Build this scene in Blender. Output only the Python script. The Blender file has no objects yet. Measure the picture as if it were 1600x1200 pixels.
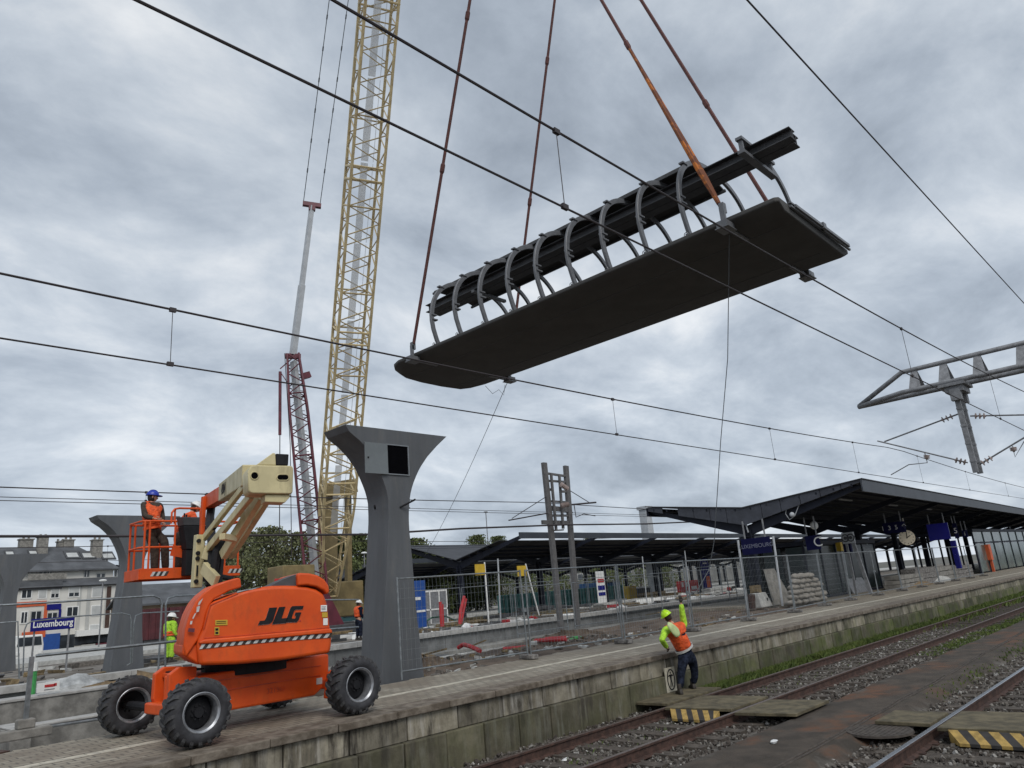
import bpy, bmesh, math, random
from mathutils import Vector, Matrix, Euler
from math import radians as R, sin, cos, pi, atan2, sqrt
random.seed(7)
S = bpy.context.scene
C = S.collection
# ------------------------------------------------------------------ camera
CAMH = 2.3
RW = Matrix(((0.69225526, 0.14152774, 0.70763871),      # rows: world axes written in (right, down, forward)
             (-0.71699792, 0.24608118, 0.65219478),
             (-0.08183292, -0.95886076, 0.27182609)))
FPX = 1150.0
cd = bpy.data.cameras.new("camera"); cam = bpy.data.objects.new("camera", cd); C.objects.link(cam)
m3 = Matrix((( RW[0][0], -RW[0][1], -RW[0][2]), (RW[1][0], -RW[1][1], -RW[1][2]), (RW[2][0], -RW[2][1], -RW[2][2])))
cam.matrix_world = Matrix.Translation((0, 0, CAMH)) @ m3.to_4x4()
cd.sensor_width = 36; cd.lens = FPX / 1600 * 36; cd.clip_start = 0.05; cd.clip_end = 6000
S.camera = cam
S.view_settings.view_transform = 'Standard'; S.view_settings.look = 'None'; S.view_settings.gamma = 1
S.view_settings.exposure = 0.38
# ------------------------------------------------------------------ overcast sky
SUN_EL, SUN_AZ = R(48), R(205)
w = bpy.data.worlds.new("World"); S.world = w; w.use_nodes = True
nt = w.node_tree; N = nt.nodes; L = nt.links; N.clear()
out = N.new('ShaderNodeOutputWorld'); bg = N.new('ShaderNodeBackground'); bg.inputs[1].default_value = 0.1
sky = N.new('ShaderNodeTexSky'); sky.sky_type = 'NISHITA'; sky.sun_disc = False
sky.sun_elevation = SUN_EL; sky.sun_rotation = SUN_AZ; sky.dust_density = 3
tc = N.new('ShaderNodeTexCoord'); sep = N.new('ShaderNodeSeparateXYZ'); L.new(tc.outputs['Generated'], sep.inputs[0])
ad = N.new('ShaderNodeMath'); ad.operation = 'ADD'; ad.inputs[1].default_value = 0.34; L.new(sep.outputs[2], ad.inputs[0])
mx = N.new('ShaderNodeMath'); mx.operation = 'MAXIMUM'; mx.inputs[1].default_value = 0.05; L.new(ad.outputs[0], mx.inputs[0])
cmb = N.new('ShaderNodeCombineXYZ')
for k in (0, 1):
    dv = N.new('ShaderNodeMath'); dv.operation = 'DIVIDE'; L.new(sep.outputs[k], dv.inputs[0]); L.new(mx.outputs[0], dv.inputs[1]); L.new(dv.outputs[0], cmb.inputs[k])
def wnoise(scale, detail, rough, dist, off, stretch=(1, 1, 1)):
    mp = N.new('ShaderNodeMapping'); mp.inputs['Location'].default_value = off; mp.inputs['Scale'].default_value = stretch
    mp.inputs['Rotation'].default_value = (0, 0, 0.5)
    L.new(cmb.outputs[0], mp.inputs[0])
    n = N.new('ShaderNodeTexNoise'); n.inputs['Scale'].default_value = scale; n.inputs['Detail'].default_value = detail
    n.inputs['Roughness'].default_value = rough; n.inputs['Distortion'].default_value = dist; L.new(mp.outputs[0], n.inputs[0]); return n
n1 = wnoise(2.5, 10, 0.60, 0.25, (3.1, 1.7, 0), (1, 1.25, 1)); n2 = wnoise(0.8, 4, 0.5, 0.3, (8.3, 4.4, 0))
mm = N.new('ShaderNodeMath'); mm.operation = 'MULTIPLY_ADD'; mm.inputs[1].default_value = 0.62; L.new(n1.outputs[0], mm.inputs[0])
m2 = N.new('ShaderNodeMath'); m2.operation = 'MULTIPLY'; m2.inputs[1].default_value = 0.38; L.new(n2.outputs[0], m2.inputs[0]); L.new(m2.outputs[0], mm.inputs[2])
cr = N.new('ShaderNodeValToRGB'); L.new(mm.outputs[0], cr.inputs[0])
e = cr.color_ramp.elements; e[0].position = 0.36; e[0].color = (0.25, 0.29, 0.345, 1); e[1].position = 0.65; e[1].color = (0.72, 0.745, 0.77, 1)
x = e.new(0.46); x.color = (0.37, 0.42, 0.485, 1); x = e.new(0.54); x.color = (0.49, 0.54, 0.60, 1)
# nearer the horizon the cloud base is brighter
hb = N.new('ShaderNodeMapRange'); hb.inputs[1].default_value = 0.0; hb.inputs[2].default_value = 0.55; hb.inputs[3].default_value = 10.6; hb.inputs[4].default_value = 9.0
L.new(sep.outputs[2], hb.inputs[0])
vs = N.new('ShaderNodeVectorMath'); vs.operation = 'SCALE'; L.new(cr.outputs[0], vs.inputs[0]); L.new(hb.outputs[0], vs.inputs['Scale'])
mix = N.new('ShaderNodeMix'); mix.data_type = 'RGBA'; mix.inputs['Factor'].default_value = 0.93
L.new(sky.outputs[0], mix.inputs['A']); L.new(vs.outputs[0], mix.inputs['B']); L.new(mix.outputs['Result'], bg.inputs[0]); L.new(bg.outputs[0], out.inputs[0])
sl = bpy.data.lights.new("sun", 'SUN'); so = bpy.data.objects.new("sun", sl); C.objects.link(so)
sl.energy = 1.4; sl.angle = R(30); sl.color = (1, 0.97, 0.93)
sd = Vector((sin(SUN_AZ) * cos(SUN_EL), cos(SUN_AZ) * cos(SUN_EL), sin(SUN_EL)))
so.rotation_euler = sd.to_track_quat('Z', 'Y').to_euler(); so.location = (0, 0, 40)
# ------------------------------------------------------------------ measuring helpers: sight line through a photo point met with a plane of the place
def ray(px, py):
    return RW @ Vector((px - 800, py - 600, FPX))
CP = Vector((0, 0, CAMH))
def atY(px, py, y): d = ray(px, py); return CP + d * (y / d[1])
def atX(px, py, x): d = ray(px, py); return CP + d * (x / d[0])
def atZ(px, py, z): d = ray(px, py); return CP + d * ((z - CAMH) / d[2])
def atP(px, py, p, n): d = ray(px, py); p = Vector(p) - CP; n = Vector(n); return CP + d * (p.dot(n) / d.dot(n))
# ------------------------------------------------------------------ materials
def mat(name, col, rough=0.7, var=0.15, scale=6.0, bump=0.0, metal=0.0, col2=None, bscale=None, streak=False, spec=None, fac=(0.4, 0.62), emit=None, alpha=None, trans=None):
    m = bpy.data.materials.new(name); m.use_nodes = True; t = m.node_tree; b = t.nodes['Principled BSDF']
    b.inputs['Roughness'].default_value = rough; b.inputs['Metallic'].default_value = metal
    if spec is not None: b.inputs['Specular IOR Level'].default_value = spec
    tx = t.nodes.new('ShaderNodeTexCoord'); mp = t.nodes.new('ShaderNodeMapping'); t.links.new(tx.outputs['Object'], mp.inputs[0])
    if streak: mp.inputs['Scale'].default_value = (1, 1, 0.15)
    n = t.nodes.new('ShaderNodeTexNoise'); n.inputs['Scale'].default_value = scale; n.inputs['Detail'].default_value = 6; n.inputs['Roughness'].default_value = 0.62
    t.links.new(mp.outputs[0], n.inputs[0])
    mr = t.nodes.new('ShaderNodeMapRange'); mr.inputs[1].default_value = fac[0]; mr.inputs[2].default_value = fac[1]; t.links.new(n.outputs[0], mr.inputs[0])
    mi = t.nodes.new('ShaderNodeMix'); mi.data_type = 'RGBA'; t.links.new(mr.outputs[0], mi.inputs['Factor'])
    c2 = col2 if col2 else tuple(min(1, c * (1 + var)) for c in col); c1 = col if col2 else tuple(c * (1 - var) for c in col)
    mi.inputs['A'].default_value = (*c1, 1); mi.inputs['B'].default_value = (*c2, 1); t.links.new(mi.outputs['Result'], b.inputs['Base Color'])
    if bump:
        n2 = t.nodes.new('ShaderNodeTexNoise'); n2.inputs['Scale'].default_value = bscale or scale * 4; n2.inputs['Detail'].default_value = 5
        t.links.new(tx.outputs['Object'], n2.inputs[0])
        bp = t.nodes.new('ShaderNodeBump'); bp.inputs['Strength'].default_value = bump; bp.inputs['Distance'].default_value = 0.03
        t.links.new(n2.outputs[0], bp.inputs['Height']); t.links.new(bp.outputs[0], b.inputs['Normal'])
    if emit: b.inputs['Emission Color'].default_value = (*emit[0], 1); b.inputs['Emission Strength'].default_value = emit[1]
    if trans: b.inputs['Transmission Weight'].default_value = trans
    if alpha is not None: b.inputs['Alpha'].default_value = alpha
    return m
M = {}
def G(k, *a, **kw): M[k] = mat(k, *a, **kw)
G('steel_grey', (0.092, 0.098, 0.106), 0.55, 0.12, 2.2, 0.08, streak=True)
G('steel_light', (0.20, 0.22, 0.24), 0.45, 0.06, 3)
G('slab_dark', (0.060, 0.058, 0.055), 0.75, 0.12, 1.1, 0.1)
G('rib_steel', (0.13, 0.135, 0.145), 0.42, 0.12, 5)
G('black', (0.012, 0.012, 0.014), 0.7, 0.2, 8, spec=.25)
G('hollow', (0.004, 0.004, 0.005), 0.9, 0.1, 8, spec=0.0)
G('galv', (0.26, 0.28, 0.29), 0.42, 0.18, 9, metal=0.75)
G('mast_steel', (0.105, 0.102, 0.102), 0.6, 0.15, 5)
G('galv_dull', (0.22, 0.225, 0.235), 0.6, 0.2, 7, metal=0.2)
G('wire', (0.035, 0.028, 0.03), 0.6, 0.1, 9)
G('wire_light', (0.10, 0.11, 0.12), 0.6, 0.1, 9)
G('sling', (0.10, 0.035, 0.03), 0.8, 0.25, 12)
G('sling_orange', (0.15, 0.05, 0.02), 0.85, 0.35, 3, col2=(0.42, 0.13, 0.02), fac=(.5, .6))
G('orange', (0.60, 0.070, 0.008), 0.42, 0.10, 2.2, 0.02, col2=(0.68, 0.090, 0.010), spec=.35)
def grime(k, col, lo, hi, amt, scale=7, st=(1, 1, .25)):
    t = M[k].node_tree; b = t.nodes['Principled BSDF']; src = b.inputs['Base Color'].links[0].from_socket
    tx = t.nodes.new('ShaderNodeTexCoord'); mp = t.nodes.new('ShaderNodeMapping'); mp.inputs['Scale'].default_value = st; t.links.new(tx.outputs['Object'], mp.inputs[0])
    n = t.nodes.new('ShaderNodeTexNoise'); n.inputs['Scale'].default_value = scale; n.inputs['Detail'].default_value = 9; n.inputs['Roughness'].default_value = .72; t.links.new(mp.outputs[0], n.inputs[0])
    r = t.nodes.new('ShaderNodeMapRange'); r.inputs[1].default_value = lo; r.inputs[2].default_value = hi; r.inputs[4].default_value = amt; t.links.new(n.outputs[0], r.inputs[0])
    mi = t.nodes.new('ShaderNodeMix'); mi.data_type = 'RGBA'; t.links.new(r.outputs[0], mi.inputs['Factor']); t.links.new(src, mi.inputs['A']); mi.inputs['B'].default_value = (*col, 1); t.links.new(mi.outputs['Result'], b.inputs['Base Color'])
    r2 = t.nodes.new('ShaderNodeMapRange'); r2.inputs[1].default_value = .3; r2.inputs[2].default_value = .7; r2.inputs[3].default_value = .32; r2.inputs[4].default_value = .7; t.links.new(n.outputs[0], r2.inputs[0]); t.links.new(r2.outputs[0], b.inputs['Roughness'])
grime('orange', (0.20, 0.06, 0.025), .52, .70, .35, 5, (1, 1, .5))
G('orange_dark', (0.50, 0.055, 0.012), 0.45, 0.2, 4)
G('cream', (0.55, 0.48, 0.27), 0.42, 0.08, 3)
G('yellow_lattice', (0.60, 0.48, 0.26), 0.5, 0.14, 1.5)
G('wagon_red', (0.075, 0.016, 0.020), 0.7, 0.25, 1.5)
G('flap_lime', (0.52, 0.62, 0.30), .7, .15, 9)
G('maroon', (0.12, 0.024, 0.038), 0.5, 0.22, 1.5)
G('pale_grey', (0.42, 0.44, 0.46), 0.5, 0.1, 2)
G('rubber', (0.045, 0.045, 0.047), 0.82, 0.3, 14, 0.25)
G('rubber_side', (0.03, 0.03, 0.034), 0.7, 0.3, 10, 0.1)
G('rim', (0.34, 0.35, 0.37), 0.38, 0.25, 9, metal=0.6)
G('concrete', (0.22, 0.21, 0.19), 0.88, 0.25, 3.5, 0.3)
G('concrete_light', (0.40, 0.40, 0.38), 0.85, 0.18, 4, 0.2)
G('white_paint', (0.62, 0.60, 0.54), 0.7, 0.14, 9, 0.1)
G('white', (0.72, 0.72, 0.70), 0.6, 0.06, 5)
G('navy', (0.012, 0.015, 0.026), 0.6, 0.2, 2, spec=.3)
G('navy_under', (0.05, 0.055, 0.07), 0.6, 0.2, 2)
G('sign_blue', (0.012, 0.014, 0.16), 0.7, 0.1, 3, spec=.15)
G('screen_blue', (0.006, 0.006, 0.10), 0.25, 0.1, 3)
G('wood', (0.17, 0.125, 0.065), 0.85, 0.35, 5, 0.25)
G('wood_mossy', (0.105, 0.088, 0.052), 0.9, 0.35, 4, 0.3)
G('hazard_yellow', (0.36, 0.24, 0.07), 0.7, 0.25, 8)
G('hazard_black', (0.035, 0.032, 0.03), 0.8, 0.2, 8)
G('rust', (0.058, 0.030, 0.022), 0.75, 0.35, 9, 0.2)
G('rail_shine', (0.40, 0.41, 0.43), 0.22, 0.1, 20, metal=0.9)
G('sleeper', (0.075, 0.062, 0.05), 0.9, 0.3, 6, 0.3)
G('red_pipe', (0.42, 0.03, 0.035), 0.55, 0.15, 6)
G('green_pipe', (0.05, 0.30, 0.08), 0.5, 0.15, 6)
G('teal', (0.10, 0.30, 0.28), 0.5, 0.25, 2)
G('blue_box', (0.015, 0.07, 0.28), 0.5, 0.1, 3)
G('yellow_box', (0.55, 0.36, 0.03), 0.5, 0.1, 3)
G('skin', (0.50, 0.27, 0.18), 0.6, 0.08, 8)
G('hiviz', (0.38, 0.66, 0.04), 0.75, 0.22, 12, 1.0, bscale=22)
G('hiviz_orange', (0.74, 0.10, 0.02), 0.75, 0.25, 12, 1.0, bscale=22)
G('reflective', (0.50, 0.50, 0.48), 0.4, 0.1, 12)
G('dark_blue_cloth', (0.010, 0.013, 0.028), 0.95, 0.3, 12, 0.8, spec=.08)
G('work_trousers', (0.016, 0.020, 0.034), 0.95, 0.5, 9, 1.0, bscale=18, spec=.08)
G('brown_cloth', (0.05, 0.036, 0.026), 0.9, 0.3, 12, 1.0, bscale=18)
G('helmet_blue', (0.02, 0.045, 0.36), 0.35, 0.05, 8)
G('helmet_yellow', (0.50, 0.82, 0.02), 0.35, 0.05, 8)
G('helmet_white', (0.75, 0.75, 0.73), 0.35, 0.05, 8)
G('boots', (0.03, 0.025, 0.02), 0.7, 0.2, 9)
grime('cream', (0.20, 0.16, 0.10), .50, .66, .45, 5)
grime('yellow_lattice', (0.22, 0.13, 0.07), .50, .62, .5, 3)
grime('steel_grey', (0.16, 0.155, 0.145), .52, .66, .35, 3)
G('sign_dark', (0.006, 0.007, 0.045), 0.7, 0.1, 3, spec=.15)
G('hair', (0.02, 0.014, 0.01), 0.8, 0.2, 30)
G('facade', (0.52, 0.50, 0.44), 0.85, 0.07, 0.4)
G('facade_grey', (0.42, 0.42, 0.40), 0.85, 0.1, 0.4)
G('roof_slate', (0.085, 0.09, 0.098), 0.75, 0.2, 0.8, 0.2)
G('brick_brown', (0.22, 0.16, 0.11), 0.85, 0.2, 0.6)
G('glass_dark', (0.035, 0.042, 0.05), 0.12, 0.3, 1)
G('shutter', (0.45, 0.46, 0.45), 0.6, 0.1, 1)
G('red_orange', (0.55, 0.10, 0.03), 0.6, 0.1, 1)
G('glass_green', (0.07, 0.10, 0.09), 0.15, 0.4, 1.2)
G('bark', (0.07, 0.055, 0.04), 0.9, 0.3, 8, 0.3)
G('leaf_a', (0.085, 0.105, 0.032), 0.8, 0.45, 1.1)
G('leaf_b', (0.085, 0.105, 0.032), 0.8, 0.45, 1.1)
G('leaf_c', (0.135, 0.145, 0.065), 0.85, 0.4, 1.1)
G('grass', (0.045, 0.085, 0.018), 0.9, 0.4, 3)
G('sack', (0.25, 0.23, 0.20), 0.9, 0.2, 6, 0.4)
G('plastic_white', (0.65, 0.66, 0.66), 0.5, 0.1, 6)
G('dark_grey', (0.06, 0.062, 0.066), 0.6, 0.2, 4)
G('tarp', (0.36, 0.37, 0.37), 0.45, 0.3, 3, 0.4)
G('stone_grey', (0.18, 0.17, 0.16), 0.9, 0.5, 9, 0.4)
G('insulator', (0.30, 0.24, 0.22), 0.4, 0.1, 6)
G('red_plastic', (0.45, 0.03, 0.03), 0.5, 0.1, 4)
G('lamp_white', (0.75, 0.76, 0.74), 0.4, 0.05, 4)
# ------------------------------------------------------------------ mesh building
ORG = {}
class MB:
    def __init__(s): s.v = []; s.f = []; s.mi = []; s.k = 0
    def face(s, ids): s.f.append(tuple(ids)); s.mi.append(s.k)
    def add(s, vs): b = len(s.v); s.v += [Vector(v) for v in vs]; return b
    def hexa(s, p):   # 8 corners, bottom 0-3 then top 4-7, both counter-clockwise seen from above
        b = s.add(p)
        for q in ((3, 2, 1, 0), (4, 5, 6, 7), (0, 1, 5, 4), (1, 2, 6, 5), (2, 3, 7, 6), (3, 0, 4, 7)): s.face([b + i for i in q])
    def box(s, x0, x1, y0, y1, z0, z1, rz=0, piv=None, jit=0):
        p = [(x0, y0, z0), (x1, y0, z0), (x1, y1, z0), (x0, y1, z0), (x0, y0, z1), (x1, y0, z1), (x1, y1, z1), (x0, y1, z1)]
        p = [Vector(q) for q in p]
        if jit: p = [q + Vector((random.uniform(-jit, jit), random.uniform(-jit, jit), random.uniform(-jit, jit))) for q in p]
        if rz:
            c = Vector(piv) if piv else Vector(((x0 + x1) / 2, (y0 + y1) / 2, 0)); m = Matrix.Rotation(rz, 3, 'Z'); c.z = 0
            p = [m @ (q - c) + c for q in p]
        s.hexa(p)
    def obox(s, c, ax, half):   # oriented box: centre, three axis vectors, three half sizes
        c = Vector(c); a, b_, d = [Vector(q).normalized() * h for q, h in zip(ax, half)]
        s.hexa([c - a - b_ - d, c + a - b_ - d, c + a + b_ - d, c - a + b_ - d, c - a - b_ + d, c + a - b_ + d, c + a + b_ + d, c - a + b_ + d])
    def bar(s, a, b, w, h=None, up=(0, 0, 1)):
        a = Vector(a); b = Vector(b); h = w if h is None else h; d = (b - a)
        if d.length < 1e-6: return
        dn = d.normalized(); u = Vector(up)
        if abs(dn.dot(u)) > 0.98: u = Vector((1, 0, 0)) if abs(dn.x) < 0.9 else Vector((0, 1, 0))
        sx = dn.cross(u).normalized(); sy = sx.cross(dn).normalized()
        s.obox((a + b) / 2, (dn, sy.cross(dn), sy), (d.length / 2, w / 2, h / 2))
    def tube(s, pts, r, n=6, cap=True, closed=False):
        pts = [Vector(p) for p in pts]; k = len(pts); rr = r if isinstance(r, (list, tuple)) else [r] * k
        rings = []; prev = None
        for i, p in enumerate(pts):
            if closed: t = pts[(i + 1) % k] - pts[i - 1]
            elif i == 0: t = pts[1] - p
            elif i == k - 1: t = p - pts[-2]
            else: t = (pts[i + 1] - p).normalized() + (p - pts[i - 1]).normalized()
            t.normalize()
            if prev is None:
                u = Vector((0, 0, 1)) if abs(t.z) < 0.9 else Vector((1, 0, 0)); sx = t.cross(u).normalized()
            else:
                sx = prev - t * prev.dot(t); sx.normalize()
            prev = sx; sy = t.cross(sx)
            rings.append(s.add([p + (sx * cos(2 * pi * j / n) + sy * sin(2 * pi * j / n)) * rr[i] for j in range(n)]))
        rng = range(k if closed else k - 1)
        for i in rng:
            a = rings[i]; b = rings[(i + 1) % k]
            for j in range(n): s.face((a + j, a + (j + 1) % n, b + (j + 1) % n, b + j))
        if cap and not closed:
            s.face([rings[0] + j for j in reversed(range(n))]); s.face([rings[-1] + j for j in range(n)])
    def prism(s, poly, d):   # polygon (list of 3D points) pushed along vector d
        d = Vector(d); n = len(poly); a = s.add(poly); b = s.add([Vector(p) + d for p in poly])
        s.face([a + i for i in range(n)]); s.face([b + i for i in reversed(range(n))])
        for i in range(n): j = (i + 1) % n; s.face((a + j, a + i, b + i, b + j))
    def loft(s, rings, cap=True, closed=True):
        n = len(rings[0]); ids = [s.add(r) for r in rings]
        for a, b in zip(ids, ids[1:]):
            for j in range(n if closed else n - 1): s.face((a + j, a + (j + 1) % n, b + (j + 1) % n, b + j))
        if cap: s.face([ids[0] + j for j in reversed(range(n))]); s.face([ids[-1] + j for j in range(n)])
    def lathe(s, c, axis, prof, n=24, cap=False):   # prof: (distance along axis, radius)
        c = Vector(c); a = Vector(axis).normalized(); u = Vector((0, 0, 1)) if abs(a.z) < 0.9 else Vector((1, 0, 0))
        sx = a.cross(u).normalized(); sy = a.cross(sx); ids = []
        for t, r in prof: ids.append(s.add([c + a * t + (sx * cos(2 * pi * j / n) + sy * sin(2 * pi * j / n)) * r for j in range(n)]))
        for p, q in zip(ids, ids[1:]):
            for j in range(n): s.face((p + j, p + (j + 1) % n, q + (j + 1) % n, q + j))
        if cap: s.face([ids[0] + j for j in reversed(range(n))]); s.face([ids[-1] + j for j in range(n)])
    def ball(s, c, r, n=10, m_=6, sc=(1, 1, 1)):
        c = Vector(c); rings = []
        for i in range(m_ + 1):
            th = pi * i / m_; rr = max(0.001, sin(th))
            rings.append([c + Vector((cos(2 * pi * j / n) * rr * r * sc[0], sin(2 * pi * j / n) * rr * r * sc[1], -cos(th) * r * sc[2])) for j in range(n)])
        s.loft(rings)
    def quad(s, a, b, c, d): i = s.add([a, b, c, d]); s.face((i, i + 1, i + 2, i + 3))
def obj(name, mb, m, parent=None, smooth=False, bevel=0, seg=2, fixn=True):
    me = bpy.data.meshes.new(name)
    if parent is not None: org = ORG[parent]
    else:
        vs = mb.v; xs = [v.x for v in vs]; ys = [v.y for v in vs]; org = Vector(((min(xs) + max(xs)) / 2, (min(ys) + max(ys)) / 2, min(v.z for v in vs)))
    me.from_pydata([tuple(v - org) for v in mb.v], [], mb.f)
    ms = m if isinstance(m, (list, tuple)) else [m]
    for q in ms: me.materials.append(M[q] if isinstance(q, str) else q)
    if len(ms) > 1: me.polygons.foreach_set('material_index', mb.mi)
    if fixn and len(mb.f) < 60000:
        bm = bmesh.new(); bm.from_mesh(me); bmesh.ops.recalc_face_normals(bm, faces=bm.faces); bm.to_mesh(me); bm.free()
    if smooth:
        me.polygons.foreach_set('use_smooth', [True] * len(me.polygons))
    o = bpy.data.objects.new(name, me); C.objects.link(o); ORG[o] = org
    if parent is not None: o.parent = parent
    else: o.location = org
    if bevel:
        b = o.modifiers.new('bevel', 'BEVEL'); b.width = bevel; b.segments = seg; b.limit_method = 'ANGLE'; b.angle_limit = R(35)
        b.harden_normals = False
    return o
def autosmooth(o, deg=35):
    me = o.data; me.polygons.foreach_set('use_smooth', [True] * len(me.polygons)); 
    try: me.set_sharp_from_angle(angle=R(deg))
    except Exception: pass
    return o
def tag(o, label, cat, group=None, kind=None):
    o['label'] = label; o['category'] = cat
    if group: o['group'] = group
    if kind: o['kind'] = kind
    return o
def struct(name, mb, m, **k): o = obj(name, mb, m, **k); o['kind'] = 'structure'; return o
def thing(name, label, cat, loc, group=None):
    o = bpy.data.objects.new(name, None); C.objects.link(o); o.location = loc; o.empty_display_size = 0.2
    ORG[o] = Vector(loc); return tag(o, label, cat, group)
def dup(o, loc=None, rz=None, label=None, parent=None):
    c = o.copy(); C.objects.link(c)
    if parent is not None: c.parent = parent
    if loc is not None: c.location = loc
    if rz is not None: c.rotation_euler = (0, 0, rz)
    if label: c['label'] = label
    for ch in [q for q in bpy.data.objects if q.parent == o]: dup(ch, parent=c)
    return c
def text_mesh(txt, size, font_shear=0.0, extrude=0.004, bold=0.0):
    cu = bpy.data.curves.new('t', 'FONT'); cu.body = txt; cu.size = size; cu.extrude = extrude; cu.shear = font_shear; cu.offset = bold
    cu.align_x = 'CENTER'; cu.align_y = 'CENTER'
    o = bpy.data.objects.new('t', cu); C.objects.link(o); dg = bpy.context.evaluated_depsgraph_get()
    me = bpy.data.meshes.new_from_object(o.evaluated_get(dg)); vs = [v.co.copy() for v in me.vertices]; fs = [tuple(p.vertices) for p in me.polygons]
    bpy.data.objects.remove(o); return vs, fs
def add_text(mb, txt, size, c, right, up, **k):
    vs, fs = text_mesh(txt, size, **k); c = Vector(c); r = Vector(right).normalized(); u = Vector(up).normalized(); n = r.cross(u)
    b = mb.add([c + r * v.x + u * v.y + n * v.z for v in vs])
    for f in fs: mb.face([b + i for i in f])
def sag(a, b, drop, n=24):
    a = Vector(a); b = Vector(b); return [a.lerp(b, i / n) - Vector((0, 0, drop * 4 * (i / n) * (1 - i / n))) for i in range(n + 1)]
# ================================================================== GROUND
ZP = 0.78       # platform top above the rail heads
YE = 9.4        # platform edge
from mathutils import noise as mnoise
def nz(x, y, s, o=0): return mnoise.noise(Vector((x * s + o, y * s - o, o * 0.37)))
def sm(a, b, x): t = max(0, min(1, (x - a) / (b - a))); return t * t * (3 - 2 * t)
def gh(x, y):
    base = -0.2
    base += 0.14 * sm(6.25, 5.9, y) * sm(4.35, 4.6, y)                  # dirt path between the two tracks
    base += 0.02 * nz(x, y, 1.3)
    if y > 9.9 and -40 < x < 33.6:
        dirt = 0.47 + 0.13 * nz(x, y, 0.5, 5) + 0.07 * nz(x, y, 1.7, 9) + 0.03 * nz(x, y, 5, 2)
        dirt += 0.22 * sm(22, 31, x) - 0.25 * sm(18, 21.8, y)
        dirt += 0.25 * math.exp(-((x - 13.2) ** 2 / 3 + (y - 16.6) ** 2 / 2)) + 0.18 * math.exp(-((x - 19) ** 2 / 9 + (y - 17) ** 2 / 3))
        k = sm(9.2, 11.2, x) * sm(22.2, 21.6, y)
        base = base * (1 - k) + dirt * k if y > 12.2 else base
        if x < 9.2 and 12.4 < y < 21: base = -0.9
    return base
xs = [-400, -200, -100, -60, -40, -25, -15, -8, -4]
x = -2.0
while x < 36: xs.append(x); x += 0.22
while x < 70: xs.append(x); x += 1.2
while x < 160: xs.append(x); x += 8
xs += [200, 300, 500, 900, 1800]
ys = [-400, -100, -40, -15, -6, -2, 0, 1.5]
y = 2.0
while y < 23: ys.append(y); y += 0.22
while y < 50: ys.append(y); y += 1.5
ys += [55, 65, 80, 100, 140, 200, 300, 500, 900, 1800]
g = MB(); nx = len(xs)
g.v = [Vector((a, b, gh(a, b))) for b in ys for a in xs]
for j in range(len(ys) - 1):
    for i in range(nx - 1): g.face((j * nx + i, j * nx + i + 1, (j + 1) * nx + i + 1, (j + 1) * nx + i))
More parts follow.
